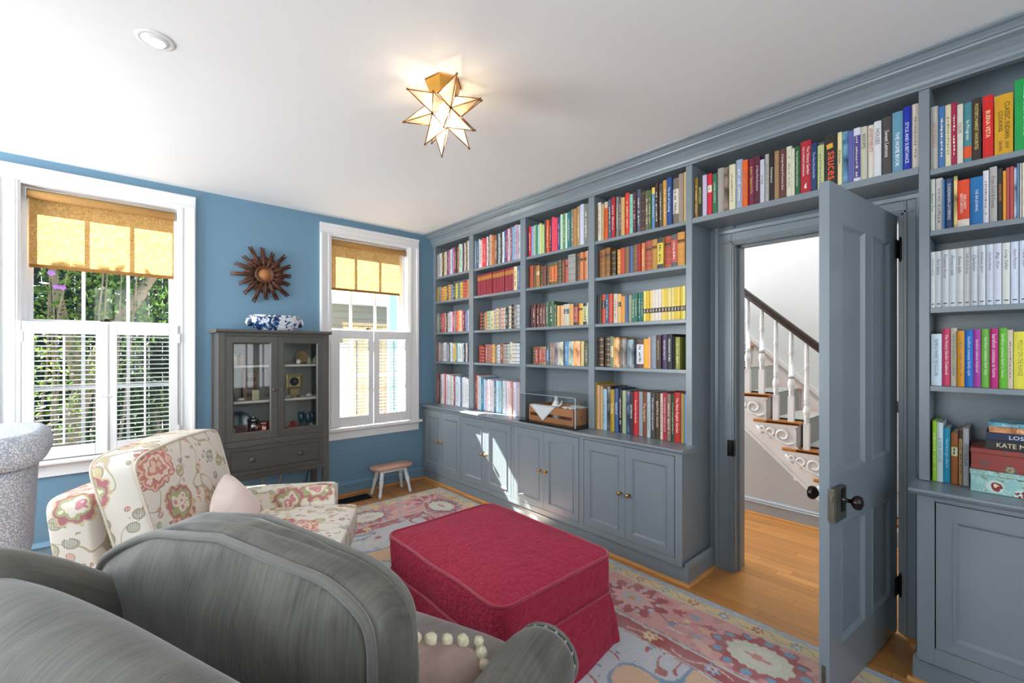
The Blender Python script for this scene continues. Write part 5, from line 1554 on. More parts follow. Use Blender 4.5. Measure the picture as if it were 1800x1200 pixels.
# ================================================================== outside
def outside():
    gnd = MB().box(-6, 9, YW + WT + .02, 16, -.65, -.55); o = solid('ground', gnd, pl('pale_paving', 'b3aaa0', .9, vary=.1, scale=2), 'pale paving outside the windows', 'ground', kind='structure')
    # neighbouring house: boarded wall, eave and a blue clad wing
    h = thing('neighbour_house', 'neighbouring house with grey brown clapboards seen through the right window', 'house', (4.6, 9.6, -.55))
    SID = pl('shaded_clapboard', '8f8678', .7, vary=.05, scale=3); BLU = pl('blue_clapboard', '6f93aa', .7, vary=.04, scale=3); CRM = pl('sunlit_clapboard', 'd9cdb4', .7, vary=.03)  # shade and sun on one house wall put into two board colours
    H = .155
    for i in range(19):
        z = -.55 + i * H
        MB().prism([(2.7, 9.5 - .026, z), (2.7, 9.5 - .008, z + H), (2.7, 9.56, z + H), (2.7, 9.56, z)], (4.0, 0, 0)).build('clapboard', SID, h)
    MB().box(2.6, 6.8, 9.1, 9.6, 2.38, 2.44).build('soffit', pl('white_soffit', 'd8dcde', .6), h)
    MB().box(2.6, 6.8, 9.05, 9.10, 2.36, 2.56).build('gutter', pl('white_soffit', 'd8dcde', .6), h)
    MB().prism([(2.6, 9.06, 2.56), (2.6, 12.5, 4.2), (2.6, 12.5, 4.1), (2.6, 9.06, 2.50)], (4.2, 0, 0)).build('roof', pl('pale_shingle', 'b8bcc0', .8, vary=.1), h)
    w = thing('blue_wing', 'blue clapboard wing of the next house at the right side of the right window', 'house', (4.2, 6.6, -.55))
    for i in range(30):
        z = -.55 + i * .135
        MB().prism([(3.24, 6.5 - .022, z), (3.24, 6.5 - .006, z + .135), (3.24, 6.56, z + .135), (3.24, 6.56, z)], (2.2, 0, 0)).build('clapboard', BLU, w)
    MB().box(3.215, 3.26, 6.47, 6.57, -.55, 3.5).build('corner_board', BLU, w)
    s = thing('sunlit_siding', 'sunlight toned cream boarded shed in front of the neighbouring house', 'cladding', (3.3, 8.3, -.55))  # sunlit part of the house wall, built as its own cream piece
    for i in range(16):
        z = -.55 + i * .13
        MB().prism([(2.55, 8.0 - .022, z), (2.55, 8.0 - .006, z + .13), (2.55, 8.05, z + .13), (2.55, 8.05, z)], (.62, 0, 0)).build('clapboard', CRM, s)
    MB().box(3.17, 3.21, 7.95, 8.06, -.55, 1.55).build('corner_board', CRM, s)
    f = thing('wooden_fence', 'sunlit cedar fence beside the neighbouring house', 'fence', (3.6, 8.6, -.55))
    CED = wood('cedar', 'b98a5c', 'd8b285', 1.0, 'Z', .7)
    for i in range(16):
        MB().box(3.30 + i * .10, 3.394 + i * .10, 8.6, 8.62, -.55, 1.86 + .004 * (i % 3)).build('board', CED, f)
    MB().box(3.28, 4.92, 8.58, 8.6, 1.88, 1.94).build('rail', CED, f)
    # garden outside the left window
    BARK = pl('pale_bark', '8a7560', .85, vary=.35, scale=12, bump=.5, bscale=30)
    def leafm(name, a, b, tr_=.35):
        k = NT(name); oi = k.noise(9, 2, .6)
        k.color(k.ramp(oi.outputs['Fac'], [(.35, a), (.65, b)])); k.rough(.55)
        tl = k.add('ShaderNodeBsdfTranslucent'); tl.inputs[0].default_value = lin(b)
        mx = k.add('ShaderNodeMixShader'); mx.inputs[0].default_value = tr_
        k.link(k.b.outputs[0], mx.inputs[1]); k.link(tl.outputs[0], mx.inputs[2]); k.link(mx.outputs[0], k.out.inputs[0]); return k.mat
    LG = leafm('leaf_green', '263d1a', '4a6630'); LD = leafm('leaf_dark', '16281a', '27401f', .2); LY = leafm('leaf_yellow_green', '4c641f', '78903a')
    def foliage(parent, n, cx, cy, cz, rx, ry, rz, size, mat, seed, shell=.55, wobble=.22, sun_screen=False):
        rg = np.random.default_rng(seed)
        u = rg.normal(size=(n, 3)); u /= np.linalg.norm(u, axis=1)[:, None]
        rad = shell + (1 - shell) * rg.random(n) ** .5
        rad *= 1 + wobble * np.sin(u[:, 0] * 7 + seed) * np.sin(u[:, 2] * 6) 
        P = u * rad[:, None] * np.array([rx, ry, rz]) + np.array([cx, cy, cz])
        if sun_screen: P = (rg.random((n, 3)) * 2 - 1) * np.array([rx, ry, rz]) + np.array([cx, cy, cz])
        a = rg.normal(size=(n, 3)); a /= np.linalg.norm(a, axis=1)[:, None]
        b = np.cross(a, rg.normal(size=(n, 3))); b /= np.linalg.norm(b, axis=1)[:, None]
        s = size * (.6 + .8 * rg.random(n))[:, None]
        q = np.stack([P - a * s, P + b * s * .42, P + a * s, P - b * s * .42], 1).reshape(-1, 3)
        off = np.array(ORG[parent.name])
        F = np.arange(4 * n).reshape(n, 4)
        me = bpy.data.meshes.new('foliage'); me.from_pydata((q - off).tolist(), [], F.tolist()); me.materials.append(mat)
        o = bpy.data.objects.new('foliage', me); COL.objects.link(o); o.parent = parent; o['kind'] = 'stuff'; return o
    tr1 = thing('rose_of_sharon', 'flowering shrub with pink blooms and bare branches at the left window', 'shrub', (-.45, 5.3, -.55))
    rr = random.Random(5)
    for j in range(9):
        x = -.62 + j * .075 + rr.uniform(-.02, .02); y = 5.2 + rr.uniform(0, .35)
        p = [(x, y, -.55)]; dx = rr.uniform(-.05, .05)
        for q in range(7):
            p.append((p[-1][0] + dx + rr.uniform(-.03, .03), p[-1][1] + rr.uniform(-.03, .03), p[-1][2] + .45))
        MB().tube(p, [.016, .014, .012, .010, .008, .007, .005, .004], 6).build('branch', BARK, tr1)
    foliage(tr1, 1500, -.38, 5.45, 1.7, .55, .3, 1.2, .024, LY, 11, .2)
    foliage(tr1, 1500, -.1, 5.5, 1.2, .6, .3, 1.4, .024, LG, 12, .2)
    PET = pl('mallow_petal', 'b878c0', .6, vary=.2, scale=40)
    for fx, fy, fz in ((-.389, 5.16, 2.022), (-.360, 5.17, 1.915), (-.325, 5.17, 1.912)):
        fo = thing('mallow_bloom', 'x', 'flower', (fx, fy, fz)) if False else None
        b = MB()
        for q in range(5):
            a = 2 * PI * q / 5 + fx * 20
            g = []
            for i in range(4):
                t = i / 3; w = .016 * sin(PI * (.15 + .8 * t)) * .7
                c = (fx + cos(a) * .024 * t, fy - .012 * t, fz + sin(a) * .022 * t)
                g.append([(c[0] - sin(a) * w, c[1], c[2] + cos(a) * w), (c[0] + sin(a) * w, c[1], c[2] - cos(a) * w)])
            b.surf(g)
        b.ball((fx, fy - .012, fz), .006, n=6)
        b.build('bloom', PET, tr1, fix=False)
    tr2 = thing('garden_tree', 'leaning pale barked tree outside the left window', 'tree', (-.2, 5.9, -.55))
    MB().tube([(-.34, 5.85, -.6), (-.36, 5.85, .3), (-.25, 5.85, .95), (-.12, 5.83, 1.35), (.02, 5.8, 1.68), (.16, 5.8, 1.90), (.32, 5.8, 2.25), (.50, 5.85, 2.9), (.55, 5.9, 3.6)], [.10, .09, .075, .065, .055, .050, .045, .035, .02], 10).build('trunk', BARK, tr2)
    MB().tube([(-.25, 5.85, .95), (-.30, 5.8, 1.4), (-.36, 5.78, 1.7), (-.42, 5.78, 2.1), (-.50, 5.8, 3.0)], [.055, .045, .035, .025, .015], 8).build('branch', BARK, tr2)
    MB().tube([(-.12, 5.83, 1.35), (-.08, 5.9, 1.0), (-.05, 5.92, .4), (-.06, 5.95, -.6)], [.05, .055, .06, .07], 8).build('branch', BARK, tr2)
    foliage(tr2, 8000, -.42, 6.1, 3.0, 1.15, .12, .72, .062, LG, 21, .1, 0.0, True)  # unseen canopy, added and shaped to keep sun off the lower panes
    foliage(tr2, 700, .25, 6.0, 1.9, .45, .3, .5, .04, LG, 22, .1)
    for i, (cx, cy, cz, rx, ry, rz, mt, n) in enumerate(((-1.75, 7.0, 1.2, .70, .6, 2.0, LD, 2600), (-.32, 7.2, 1.0, .66, .6, 1.9, LD, 3000), (.86, 7.1, .9, .44, .5, 1.9, LD, 2400), (.34, 6.35, .35, .42, .25, .75, LG, 1300), (-.95, 6.0, .0, .32, .25, .55, LG, 1100))):
        t = thing('hedge_shrub', ['dark evergreen shrub at the left of the garden hedge', 'dark evergreen shrub in the middle of the garden hedge', 'dark evergreen shrub at the right of the garden hedge', 'low bright green bush right of the leaning tree', 'low green bush left of the leaning tree'][i], 'shrub', (cx, cy, -.55))
        MB().tube([(cx, cy, -.6), (cx + .03, cy, cz - .2), (cx, cy, cz + rz * .5)], [.06, .05, .02], 7).build('stem', BARK, t)
        foliage(t, n * 2, cx, cy, cz, rx, ry, rz, (.042 if i < 3 else .028), mt, 30 + i, .35)
    fw = thing('garden_fence', 'dark weathered board fence behind the hedge', 'fence', (-1, 8.0, -.55))
    DKF = wood('dark_fence_wood', '1e221d', '30352c', 1.0, 'Z', .8)
    for i in range(30): MB().box(-3.2 + i * .148, -3.06 + i * .148, 8.0, 8.02, -.55, 3.0).build('board', DKF, fw)
outside()

SHELVES={
 'D1':[
  (2.037, 0.013, 0.27, '6a5428', 'p', '', ''),
  (2.019, 0.03, 0.285, 'd2d2c8', 'D', '', ''),
  (1.988, 0.024, 0.265, 'c0a070', 'p', '', ''),
  (1.96, 0.03, 0.275, 'e05a1a', 'e', 'c8c0b0', ''),
  (1.925, 0.026, 0.285, '4c5c78', 'd', '', ''),
  (1.896, 0.033, 0.29, 'a81c28', 'd', '', ''),
  (1.857, 0.021, 0.285, '7c8a80', 'd', '', ''),
  (1.833, 0.019, 0.285, '5c5064', 'd', '', ''),
  (1.813, 0.028, 0.27, 'd0a868', 'p', '', ''),
  (1.783, 0.033, 0.293, 'd83a2c', 'd', '', ''),
  (1.748, 0.026, 0.277, '86ccbc', 'D', '', ''),
  (1.72, 0.025, 0.28, '58283a', 'd', '', ''),
  (1.692, 0.03, 0.295, '545c72', 'd', '', ''),
  (1.66, 0.032, 0.277, '46362e', 'g', '', ''),
  (1.628, 0.029, 0.27, '6c6c56', 'd', '', ''),
  (1.598, 0.022, 0.262, '48683a', 'd', '', ''),
  (1.574, 0.023, 0.275, '5c90b8', 'e', 'e8d060', ''),
  (1.55, 0.024, 0.297, '402228', 'd', '', ''),
  (1.523, 0.026, 0.288, '524e46', 'd', '', ''),
  (1.496, 0.029, 0.302, 'd09c44', 'd', '', ''),
  (1.466, 0.036, 0.307, '1c4a88', 't', 'ffffff', 'The Art of Cooking'),
  (1.428, 0.042, 0.295, '746c60', 'l', 'd8d4c8', ''),
  (1.385, 0.032, 0.31, 'a28e82', 'p', '', ''),
  (1.352, 0.013, 0.315, 'e0c884', 'p', '', ''),
 ],
 'D2':[
  (2.011, 0.05, 0.205, '86541c', 'g', '', ''),
  (1.957, 0.046, 0.21, '80521e', 'g', '', ''),
  (1.906, 0.039, 0.18, '342c22', 'g', '', ''),
  (1.851, 0.027, 0.18, 'e0a056', 'b', '', ''),
  (1.822, 0.034, 0.186, 'c04826', 'p', '', ''),
  (1.787, 0.037, 0.187, '846048', 'p', '', ''),
  (1.748, 0.028, 0.186, '4c689a', 'p', '', ''),
  (1.718, 0.036, 0.19, '84603f', 'b', '', ''),
  (1.678, 0.02, 0.19, 'b42a2e', 'p', '', ''),
  (1.657, 0.028, 0.192, 'd68450', 'd', '', ''),
  (1.625, 0.048, 0.2, 'ac4a3c', 'g', '', ''),
  (1.574, 0.038, 0.2, 'b88840', 'g', '', ''),
  (1.533, 0.044, 0.2, 'dcc64a', 'e', '3c4048', ''),
  (1.486, 0.046, 0.205, 'ac4238', 'g', '', ''),
  (1.438, 0.041, 0.206, 'c4544c', 'e', '5c605c', ''),
  (1.395, 0.05, 0.212, 'd49440', 'g', '', ''),
 ],
 'D3':[
  (2.027, 0.019, 0.215, '182024', 'p', '', ''),
  (2.006, 0.018, 0.215, '484034', 'p', '', ''),
  (1.987, 0.036, 0.215, 'c44830', 'l', '18181c', ''),
  (1.95, 0.029, 0.213, '345a7c', 'd', '', ''),
  (1.92, 0.032, 0.213, 'cc4a34', 'p', '', ''),
  (1.885, 0.034, 0.21, 'd4c6b0', 'D', '', ''),
  (1.849, 0.031, 0.205, 'dcb270', 'l', '3c3828', ''),
  (1.817, 0.033, 0.186, 'dc983a', 'p', '', ''),
  (1.781, 0.022, 0.19, '48689a', 'p', '', ''),
  (1.758, 0.027, 0.19, '98a080', 'p', '', ''),
  (1.728, 0.026, 0.195, '387a64', 'd', '', ''),
  (1.702, 0.023, 0.195, '306e60', 'd', '', ''),
  (1.678, 0.021, 0.195, '36766a', 'd', '', ''),
  (1.656, 0.019, 0.195, '2f6c62', 'd', '', ''),
  (1.635, 0.02, 0.204, 'f0dc70', 's', '', ''),
  (1.615, 0.022, 0.204, 'e0bc38', 's', '', ''),
  (1.593, 0.021, 0.204, 'f0d884', 's', '', ''),
  (1.572, 0.024, 0.205, 'e4d6c0', 's', '', ''),
  (1.548, 0.023, 0.205, 'e4dcd2', 's', '', ''),
  (1.525, 0.023, 0.206, 'e4dcd4', 's', '', ''),
  (1.502, 0.022, 0.206, 'ecd470', 's', '', ''),
  (1.48, 0.02, 0.207, 'e4c658', 's', '', ''),
  (1.46, 0.022, 0.207, 'ecdc98', 's', '', ''),
  (1.438, 0.021, 0.208, 'e8d488', 's', '', ''),
  (1.417, 0.021, 0.208, 'e4c44a', 's', '', ''),
  (1.396, 0.019, 0.208, 'ecd060', 's', '', ''),
  (1.377, 0.024, 0.209, 'e0c848', 's', '', ''),
  (1.353, 0.016, 0.21, 'f0e894', 's', '', ''),
 ],
 'D4':[
  (2.024, 0.052, 0.215, '382418', 'g', '', ''),
  (1.965, 0.05, 0.22, '3a2a20', 'g', '', ''),
  (1.909, 0.028, 0.222, '748c70', 'l', 'e0d8a4', ''),
  (1.877, 0.051, 0.213, 'cc9250', 'm', '', ''),
  (1.823, 0.054, 0.202, '686058', 'm', '', ''),
  (1.766, 0.053, 0.196, '687880', 'm', '', ''),
  (1.696, 0.058, 0.192, 'd6d6de', 'e', '5a3030', ''),
  (1.636, 0.038, 0.198, 'f2ac22', 'p', '', ''),
  (1.598, 0.016, 0.21, 'ecb088', 'p', '', ''),
  (1.581, 0.039, 0.22, '8893a0', 'p', '', ''),
  (1.541, 0.035, 0.222, '44342c', 't', 'd8b868', 'Edward Hardwicke'),
  (1.504, 0.039, 0.226, '46305a', 't', 'e8e4f0', "NATURE'S PALETTE"),
  (1.464, 0.038, 0.227, '1c2028', 't', 'f0f0e8', 'THE ROMANCE OF BRER'),
  (1.423, 0.011, 0.215, '101214', 'p', '', ''),
  (1.411, 0.031, 0.206, '989a48', 'd', '', ''),
 ],
 'D5':[
  (2.048, 0.021, 0.345, 'a29024', 'p', '', ''),
  (2.027, 0.026, 0.327, 'd49e7a', 'D', '', ''),
  (1.999, 0.025, 0.32, 'baa06e', 'p', '', ''),
  (1.973, 0.03, 0.302, '98c0de', 'D', '', ''),
  (1.942, 0.033, 0.322, '3a322a', 'm', '', ''),
  (1.909, 0.034, 0.303, 'aa8c1e', 't', 'f0e8c0', 'FLORA'),
  (1.873, 0.031, 0.312, '34548f', 't', 'd8e0f0', 'MAKEUP'),
  (1.84, 0.032, 0.307, '16161c', 'd', '', ''),
  (1.806, 0.03, 0.302, '9eae86', 'p', '', ''),
  (1.775, 0.03, 0.3, '2a4266', 'm', '', ''),
  (1.744, 0.029, 0.297, '36262f', 't', 'e8e4e0', 'EXTERIOR'),
  (1.715, 0.036, 0.302, 'c41c28', 't', 'ffd8d0', 'Decorate Fearlessly'),
  (1.678, 0.032, 0.302, '989ca4', 'p', '', ''),
  (1.645, 0.033, 0.306, '74442c', 't', 'ecd8b0', 'The Gardens'),
  (1.61, 0.026, 0.303, 'b4c4c8', 'D', '', ''),
  (1.582, 0.034, 0.303, '403c3c', 't', 'e8e4e0', 'THE GREAT HOUSE ROOMS'),
  (1.547, 0.029, 0.303, '46382a', 't', 'e8d8a8', 'BEAUTIFUL HOUSES'),
  (1.517, 0.023, 0.302, 'e2c8b2', 'D', '', ''),
  (1.493, 0.029, 0.311, 'a22842', 't', 'f0d8dc', 'THE FURNISHED GARDEN ROOM'),
  (1.463, 0.027, 0.305, '867060', 'd', '', ''),
  (1.435, 0.02, 0.307, '1a4a34', 'd', '', ''),
  (1.414, 0.04, 0.317, 'ba1a1a', 't', 'fff0e4', 'The New English Garden'),
  (1.374, 0.025, 0.312, 'a8904a', 'D', '', ''),
  (1.347, 0.013, 0.31, '74a2d4', 'p', '', ''),
 ],
 'O1':[
  (1.29, 0.028, 0.252, '987022', 'd', '', ''),
  (1.261, 0.029, 0.252, '28301c', 't', 'c8d080', 'APPETIZERS'),
  (1.23, 0.026, 0.25, 'c4b6d4', 'p', '', ''),
  (1.203, 0.028, 0.252, 'd22036', 'l', 'e8d8c8', ''),
  (1.173, 0.029, 0.24, '326c50', 't', 'd0e8d8', 'SUMMER COOKING'),
  (1.141, 0.036, 0.265, 'a49c96', 'p', '', ''),
  (1.104, 0.027, 0.257, '6e5e4e', 'm', '', ''),
  (1.075, 0.036, 0.265, 'dcd4b2', 'D', '', ''),
  (1.037, 0.035, 0.282, '98aac4', 'd', '', ''),
  (1.001, 0.029, 0.267, 'e66012', 'D', '', ''),
  (0.971, 0.033, 0.268, '761e3e', 't', 'e0b860', 'BURNT TERRACOTTA'),
  (0.937, 0.029, 0.27, '561c30', 't', 'e8d8dc', 'A Very Fine Romance'),
  (0.908, 0.022, 0.242, 'c6cad6', 't', '384050', 'STYLE'),
  (0.885, 0.021, 0.266, 'aca8a4', 'D', '', ''),
  (0.863, 0.025, 0.265, '241f18', 't', 'f0f0e8', 'Outerspaces'),
  (0.837, 0.023, 0.266, '9e7c58', 'p', '', ''),
  (0.813, 0.032, 0.267, '5e3632', 't', 'f0e4dc', 'A Simple Manual of Country Ideas'),
  (0.78, 0.026, 0.272, 'd6d2bc', 'D', '', ''),
  (0.754, 0.014, 0.255, 'd4d4be', 'p', '', ''),
  (0.739, 0.024, 0.257, '265a38', 't', 'e8f0e0', 'The Colonial French Farm and Garden'),
  (0.713, 0.047, 0.272, 'ae1a2a', 't', 'fff0f0', 'The Victory Garden'),
  (0.666, 0.026, 0.247, '1e3a66', 't', 'b8cce4', 'The New Encyclopedia'),
  (0.638, 0.028, 0.228, 'bcc488', 'D', '', ''),
  (0.61, 0.054, 0.268, '282420', 't', 'ff5a26', 'sauces'),
  (0.555, 0.019, 0.267, 'e2d8a2', 't', '403828', 'Kitchen'),
  (0.535, 0.023, 0.262, '487894', 'm', '', ''),
  (0.512, 0.02, 0.257, '5c60a4', 'p', '', ''),
  (0.491, 0.029, 0.262, 'dad6e6', 'l', '4c4890', ''),
  (0.461, 0.024, 0.256, 'c0c0aa', 't', '303028', 'ROOMS'),
  (0.436, 0.024, 0.256, 'dcd4c8', 't', 'a8483c', 'APARTMENTS'),
  (0.412, 0.027, 0.262, 'd8d8dc', 't', '383838', 'HOUSES'),
  (0.383, 0.035, 0.27, '464040', 't', 'f0ece4', 'Sweet Lemons'),
  (0.346, 0.037, 0.277, '5f92ac', 't', 'ffffff', 'THE HOME BOOK'),
  (0.308, 0.027, 0.287, '0e2aa2', 't', 'e8f0ff', 'STYLE AND SUBSTANCE'),
  (0.28, 0.024, 0.292, 'ded2c4', 'D', '', ''),
 ],
 'R1':[
  (0.221, 0.028, 0.276, 'b4b0a8', 't', 'b07468', 'NATE BERKUS'),
  (0.192, 0.02, 0.266, '3f70a6', 'd', '', ''),
  (0.172, 0.019, 0.266, 'd8d0aa', 'D', '', ''),
  (0.153, 0.018, 0.268, 'a21848', 'd', '', ''),
  (0.135, 0.018, 0.252, 'd8d0c2', 't', '68645c', 'COLOR'),
  (0.117, 0.025, 0.252, '44868e', 't', 'f0f0e8', 'In Progress'),
  (0.092, 0.028, 0.262, '382824', 't', 'ecd070', "FOSTER'S MARKET FAVORITES"),
  (0.061, 0.031, 0.257, 'd41414', 't', 'ffe8b0', 'BUENA VISTA'),
  (0.028, 0.051, 0.242, 'd49e0e', 't', '38280c', 'CLASSIC INDIAN COOKING'),
  (-0.026, 0.072, 0.283, '0a9a48', 't', 'c8f0d0', 'FAMILY PARTY COOKING'),
 ],
 'R2':[
  (0.219, 0.016, 0.226, 'd4d8cc', 't', '1c5860', 'Botanic Year'),
  (0.202, 0.023, 0.226, 'ccc8c4', 'D', '', ''),
  (0.179, 0.006, 0.215, '3f80b4', 'p', '', ''),
  (0.173, 0.027, 0.216, '304870', 't', 'f0f0f4', 'SCANDINAVIAN GATHERINGS'),
  (0.145, 0.011, 0.217, 'c4aa68', 'm', '', ''),
  (0.134, 0.036, 0.196, 'e64414', 't', 'fff0e8', "EXPLORERS' SKETCHBOOKS"),
  (0.097, 0.037, 0.197, '0e70b2', 't', 'f4f8ff', 'THE SEA JOURNAL'),
  (0.06, 0.017, 0.216, 'dedee6', 'D', '', ''),
  (0.042, 0.022, 0.226, 'b4b0ac', 't', '585450', 'From Field & Forest'),
  (0.019, 0.014, 0.214, '262a28', 't', 'd08040', 'RANGE RIDER'),
  (0.005, 0.009, 0.2, 'e89c24', 'p', '', ''),
  (-0.004, 0.009, 0.21, 'bc4c48', 'p', '', ''),
  (-0.014, 0.011, 0.212, 'c45048', 'p', '', ''),
  (-0.025, 0.008, 0.206, 'a8b2c4', 'm', '', ''),
  (-0.033, 0.006, 0.217, '648ab2', 'p', '', ''),
  (-0.04, 0.005, 0.217, 'dcd4c0', 'p', '', ''),
  (-0.046, 0.012, 0.218, 'e0d8c8', 'p', '', ''),
 ],
 'R3':[
  (0.218, 0.015, 0.245, 'dce0e2', 'h', '', 'Vermont road trip'),
  (0.203, 0.021, 0.245, 'd8dade', 'h', '', 'Park diseno'),
  (0.182, 0.022, 0.246, 'd6d8d8', 'h', '', 'Provence House'),
  (0.16, 0.022, 0.246, 'd8dee2', 'h', '', 'Florence italia'),
  (0.138, 0.022, 0.247, 'dadcd8', 'h', '', 'Rome italia'),
  (0.116, 0.021, 0.247, 'dcd8d8', 'h', '', 'Lake Garda Spring'),
  (0.095, 0.022, 0.247, 'dadee2', 'h', '', 'Charleston'),
  (0.073, 0.021, 0.247, 'dae0e6', 'h', '', 'Andalusia Spain'),
  (0.051, 0.02, 0.247, 'd2daea', 'h', '', 'Country House'),
  (0.031, 0.023, 0.247, 'd8dcea', 'h', '', 'Big Sur'),
  (0.007, 0.022, 0.247, 'dcdfd6', 'h', '', 'Long Valley'),
  (-0.016, 0.022, 0.247, 'd6def0', 'h', '', 'Aspen Mountains'),
  (-0.039, 0.023, 0.247, 'd4dcf0', 'h', '', 'Maine days'),
 ],
 'R4':[
  (0.216, 0.034, 0.225, 'd8e8f2', 't', '4c5c7c', 'HOME IS WHERE THE EGGS ARE'),
  (0.181, 0.025, 0.248, 'd43e68', 't', 'fff0f4', 'The Victory Garden Cookbook'),
  (0.155, 0.019, 0.249, 'd0c8b2', 't', '40382c', 'THE NEW MOOSEWOOD COOKBOOK'),
  (0.135, 0.022, 0.236, 'e49c10', 'D', '', ''),
  (0.113, 0.025, 0.238, '1070ca', 't', 'c8e4ff', 'barefoot contessa family style'),
  (0.088, 0.022, 0.24, 'b23ca2', 't', 'fbe8f8', 'barefoot contessa foolproof'),
  (0.065, 0.025, 0.241, '7ac448', 't', 'e8fad8', 'barefoot contessa how easy'),
  (0.04, 0.023, 0.243, 'c20e78', 't', 'ffe0f0', 'barefoot contessa at home'),
  (0.016, 0.023, 0.243, '60ba18', 't', 'e0f8c8', 'barefoot contessa back to basics'),
  (-0.007, 0.016, 0.236, 'd4c8aa', 'D', '', ''),
  (-0.024, 0.036, 0.228, 'e4dc3c', 't', '8c8830', 'MOLLY ON THE RANGE'),
 ],
 'R5':[
  (0.212, 0.014, 0.262, '92c61e', 'd', '', ''),
  (0.198, 0.02, 0.256, 'ccdcdc', 't', '4c8c84', 'A YEAR FOR LIFE'),
  (0.178, 0.022, 0.234, '1690b4', 't', 'b8e0f0', 'How the Light Gets In'),
  (0.154, 0.022, 0.219, '9a5a26', 'l', 'd0d8a8', ''),
  (0.13, 0.011, 0.234, 'b08e5e', 'e', '402a20', ''),
  (0.118, 0.018, 0.242, 'b4b4b8', 't', '2c2c30', 'INTO THE DARK'),
 ],
 'C1':[
  (2.788, 0.022, 0.262, '242448', 'p', '', ''),
  (2.763, 0.036, 0.262, 'ca2440', 'd', '', ''),
  (2.725, 0.031, 0.257, '86acd6', 'p', '', ''),
  (2.693, 0.019, 0.257, 'c4c498', 'd', '', ''),
  (2.673, 0.022, 0.262, '38906a', 'p', '', ''),
  (2.649, 0.02, 0.255, '9cd0d2', 'p', '', ''),
  (2.628, 0.024, 0.262, 'e0d898', 'p', '', ''),
  (2.6, 0.03, 0.242, 'aed480', 'p', '', ''),
  (2.569, 0.016, 0.272, '64544a', 'p', '', ''),
  (2.55, 0.033, 0.272, 'e05a2a', 'd', '', ''),
  (2.514, 0.022, 0.272, '542c3c', 'd', '', ''),
  (2.489, 0.031, 0.283, 'e44264', 'p', '', ''),
  (2.458, 0.034, 0.268, 'e43e60', 'p', '', ''),
  (2.419, 0.024, 0.268, '304a7c', 'd', '', ''),
  (2.392, 0.028, 0.282, 'bcd8c0', 'p', '', ''),
  (2.364, 0.027, 0.287, '548c60', 'd', '', ''),
  (2.336, 0.018, 0.28, 'dce8d8', 'p', '', ''),
  (2.317, 0.032, 0.287, '107878', 'd', '', ''),
  (2.282, 0.03, 0.297, '8c8070', 'd', '', ''),
  (2.25, 0.028, 0.295, 'b88648', 'p', '', ''),
  (2.221, 0.033, 0.305, 'b09070', 'd', '', ''),
  (2.187, 0.037, 0.313, 'c8d0ea', 'p', '', ''),
  (2.149, 0.044, 0.306, '7c8078', 'd', '', ''),
 ],
 'C2':[
  (2.743, 0.044, 0.19, 'ae4422', 'p', '', ''),
  (2.697, 0.028, 0.187, '66462e', 'p', '', ''),
  (2.667, 0.041, 0.182, 'aa7a38', 'l', 'e0c89a', ''),
  (2.624, 0.032, 0.166, '46463e', 'g', '', ''),
  (2.591, 0.044, 0.166, '6e3e30', 'p', '', ''),
  (2.541, 0.027, 0.166, '4e4236', 'g', '', ''),
  (2.512, 0.046, 0.177, 'dc7a40', 'e', '5c5834', ''),
  (2.464, 0.038, 0.177, 'e0703a', 'e', '646038', ''),
  (2.425, 0.044, 0.192, '4e4e42', 'g', '', ''),
  (2.376, 0.027, 0.182, '90583f', 'b', '', ''),
  (2.348, 0.032, 0.182, 'ba5850', 'g', '', ''),
  (2.31, 0.074, 0.216, '9a9a96', 'b', '', ''),
  (2.232, 0.039, 0.216, '5e4636', 'g', '', ''),
  (2.191, 0.033, 0.217, 'd48452', 'g', '', ''),
  (2.157, 0.035, 0.218, 'd48454', 'g', '', ''),
  (2.12, 0.014, 0.218, 'd4b2a0', 'd', '', ''),
 ],
 'C3':[
  (2.736, 0.028, 0.18, '48181c', 'p', '', ''),
  (2.706, 0.038, 0.196, '561a1a', 'd', '', ''),
  (2.667, 0.036, 0.196, '5a1c1c', 'd', '', ''),
  (2.63, 0.038, 0.196, '541a1c', 'd', '', ''),
  (2.591, 0.035, 0.198, '581c1e', 'd', '', ''),
  (2.555, 0.033, 0.203, '46664a', 'd', '', ''),
  (2.521, 0.055, 0.207, '3a6246', 'd', '', ''),
  (2.465, 0.024, 0.177, '567258', 'g', '', ''),
  (2.426, 0.03, 0.165, 'dcaa68', 'p', '', ''),
  (2.395, 0.038, 0.165, 'e0ae80', 'p', '', ''),
  (2.356, 0.06, 0.17, 'c4c0aa', 'l', '4a6270', ''),
  (2.293, 0.042, 0.166, 'd4a260', 'p', '', ''),
  (2.249, 0.039, 0.166, 'c2665e', 'e', '3c3034', ''),
  (2.208, 0.043, 0.165, 'd8ae50', 'g', '', ''),
  (2.162, 0.045, 0.166, 'c4cc90', 'e', '3c403c', ''),
  (2.117, 0.013, 0.165, 'd4d4cc', 'p', '', ''),
 ],
 'C4':[
  (2.725, 0.04, 0.15, '382a22', 'g', '', ''),
  (2.683, 0.037, 0.15, '96342a', 'd', '', ''),
  (2.644, 0.052, 0.151, 'ae483a', 'e', '7c6a54', ''),
  (2.589, 0.039, 0.151, '9a4c42', 'e', 'b8844c', ''),
  (2.548, 0.033, 0.151, '4878a4', 'e', '3a5c54', ''),
  (2.513, 0.028, 0.182, '90786a', 'd', '', ''),
  (2.483, 0.026, 0.182, '9a746e', 'd', '', ''),
  (2.456, 0.042, 0.185, '746c7a', 'm', '', ''),
  (2.413, 0.054, 0.187, 'aaa692', 'm', '', ''),
  (2.349, 0.044, 0.19, '508cc0', 'd', '', ''),
  (2.303, 0.051, 0.19, '98a694', 'm', '', ''),
  (2.251, 0.066, 0.192, 'ec9a60', 'm', '', ''),
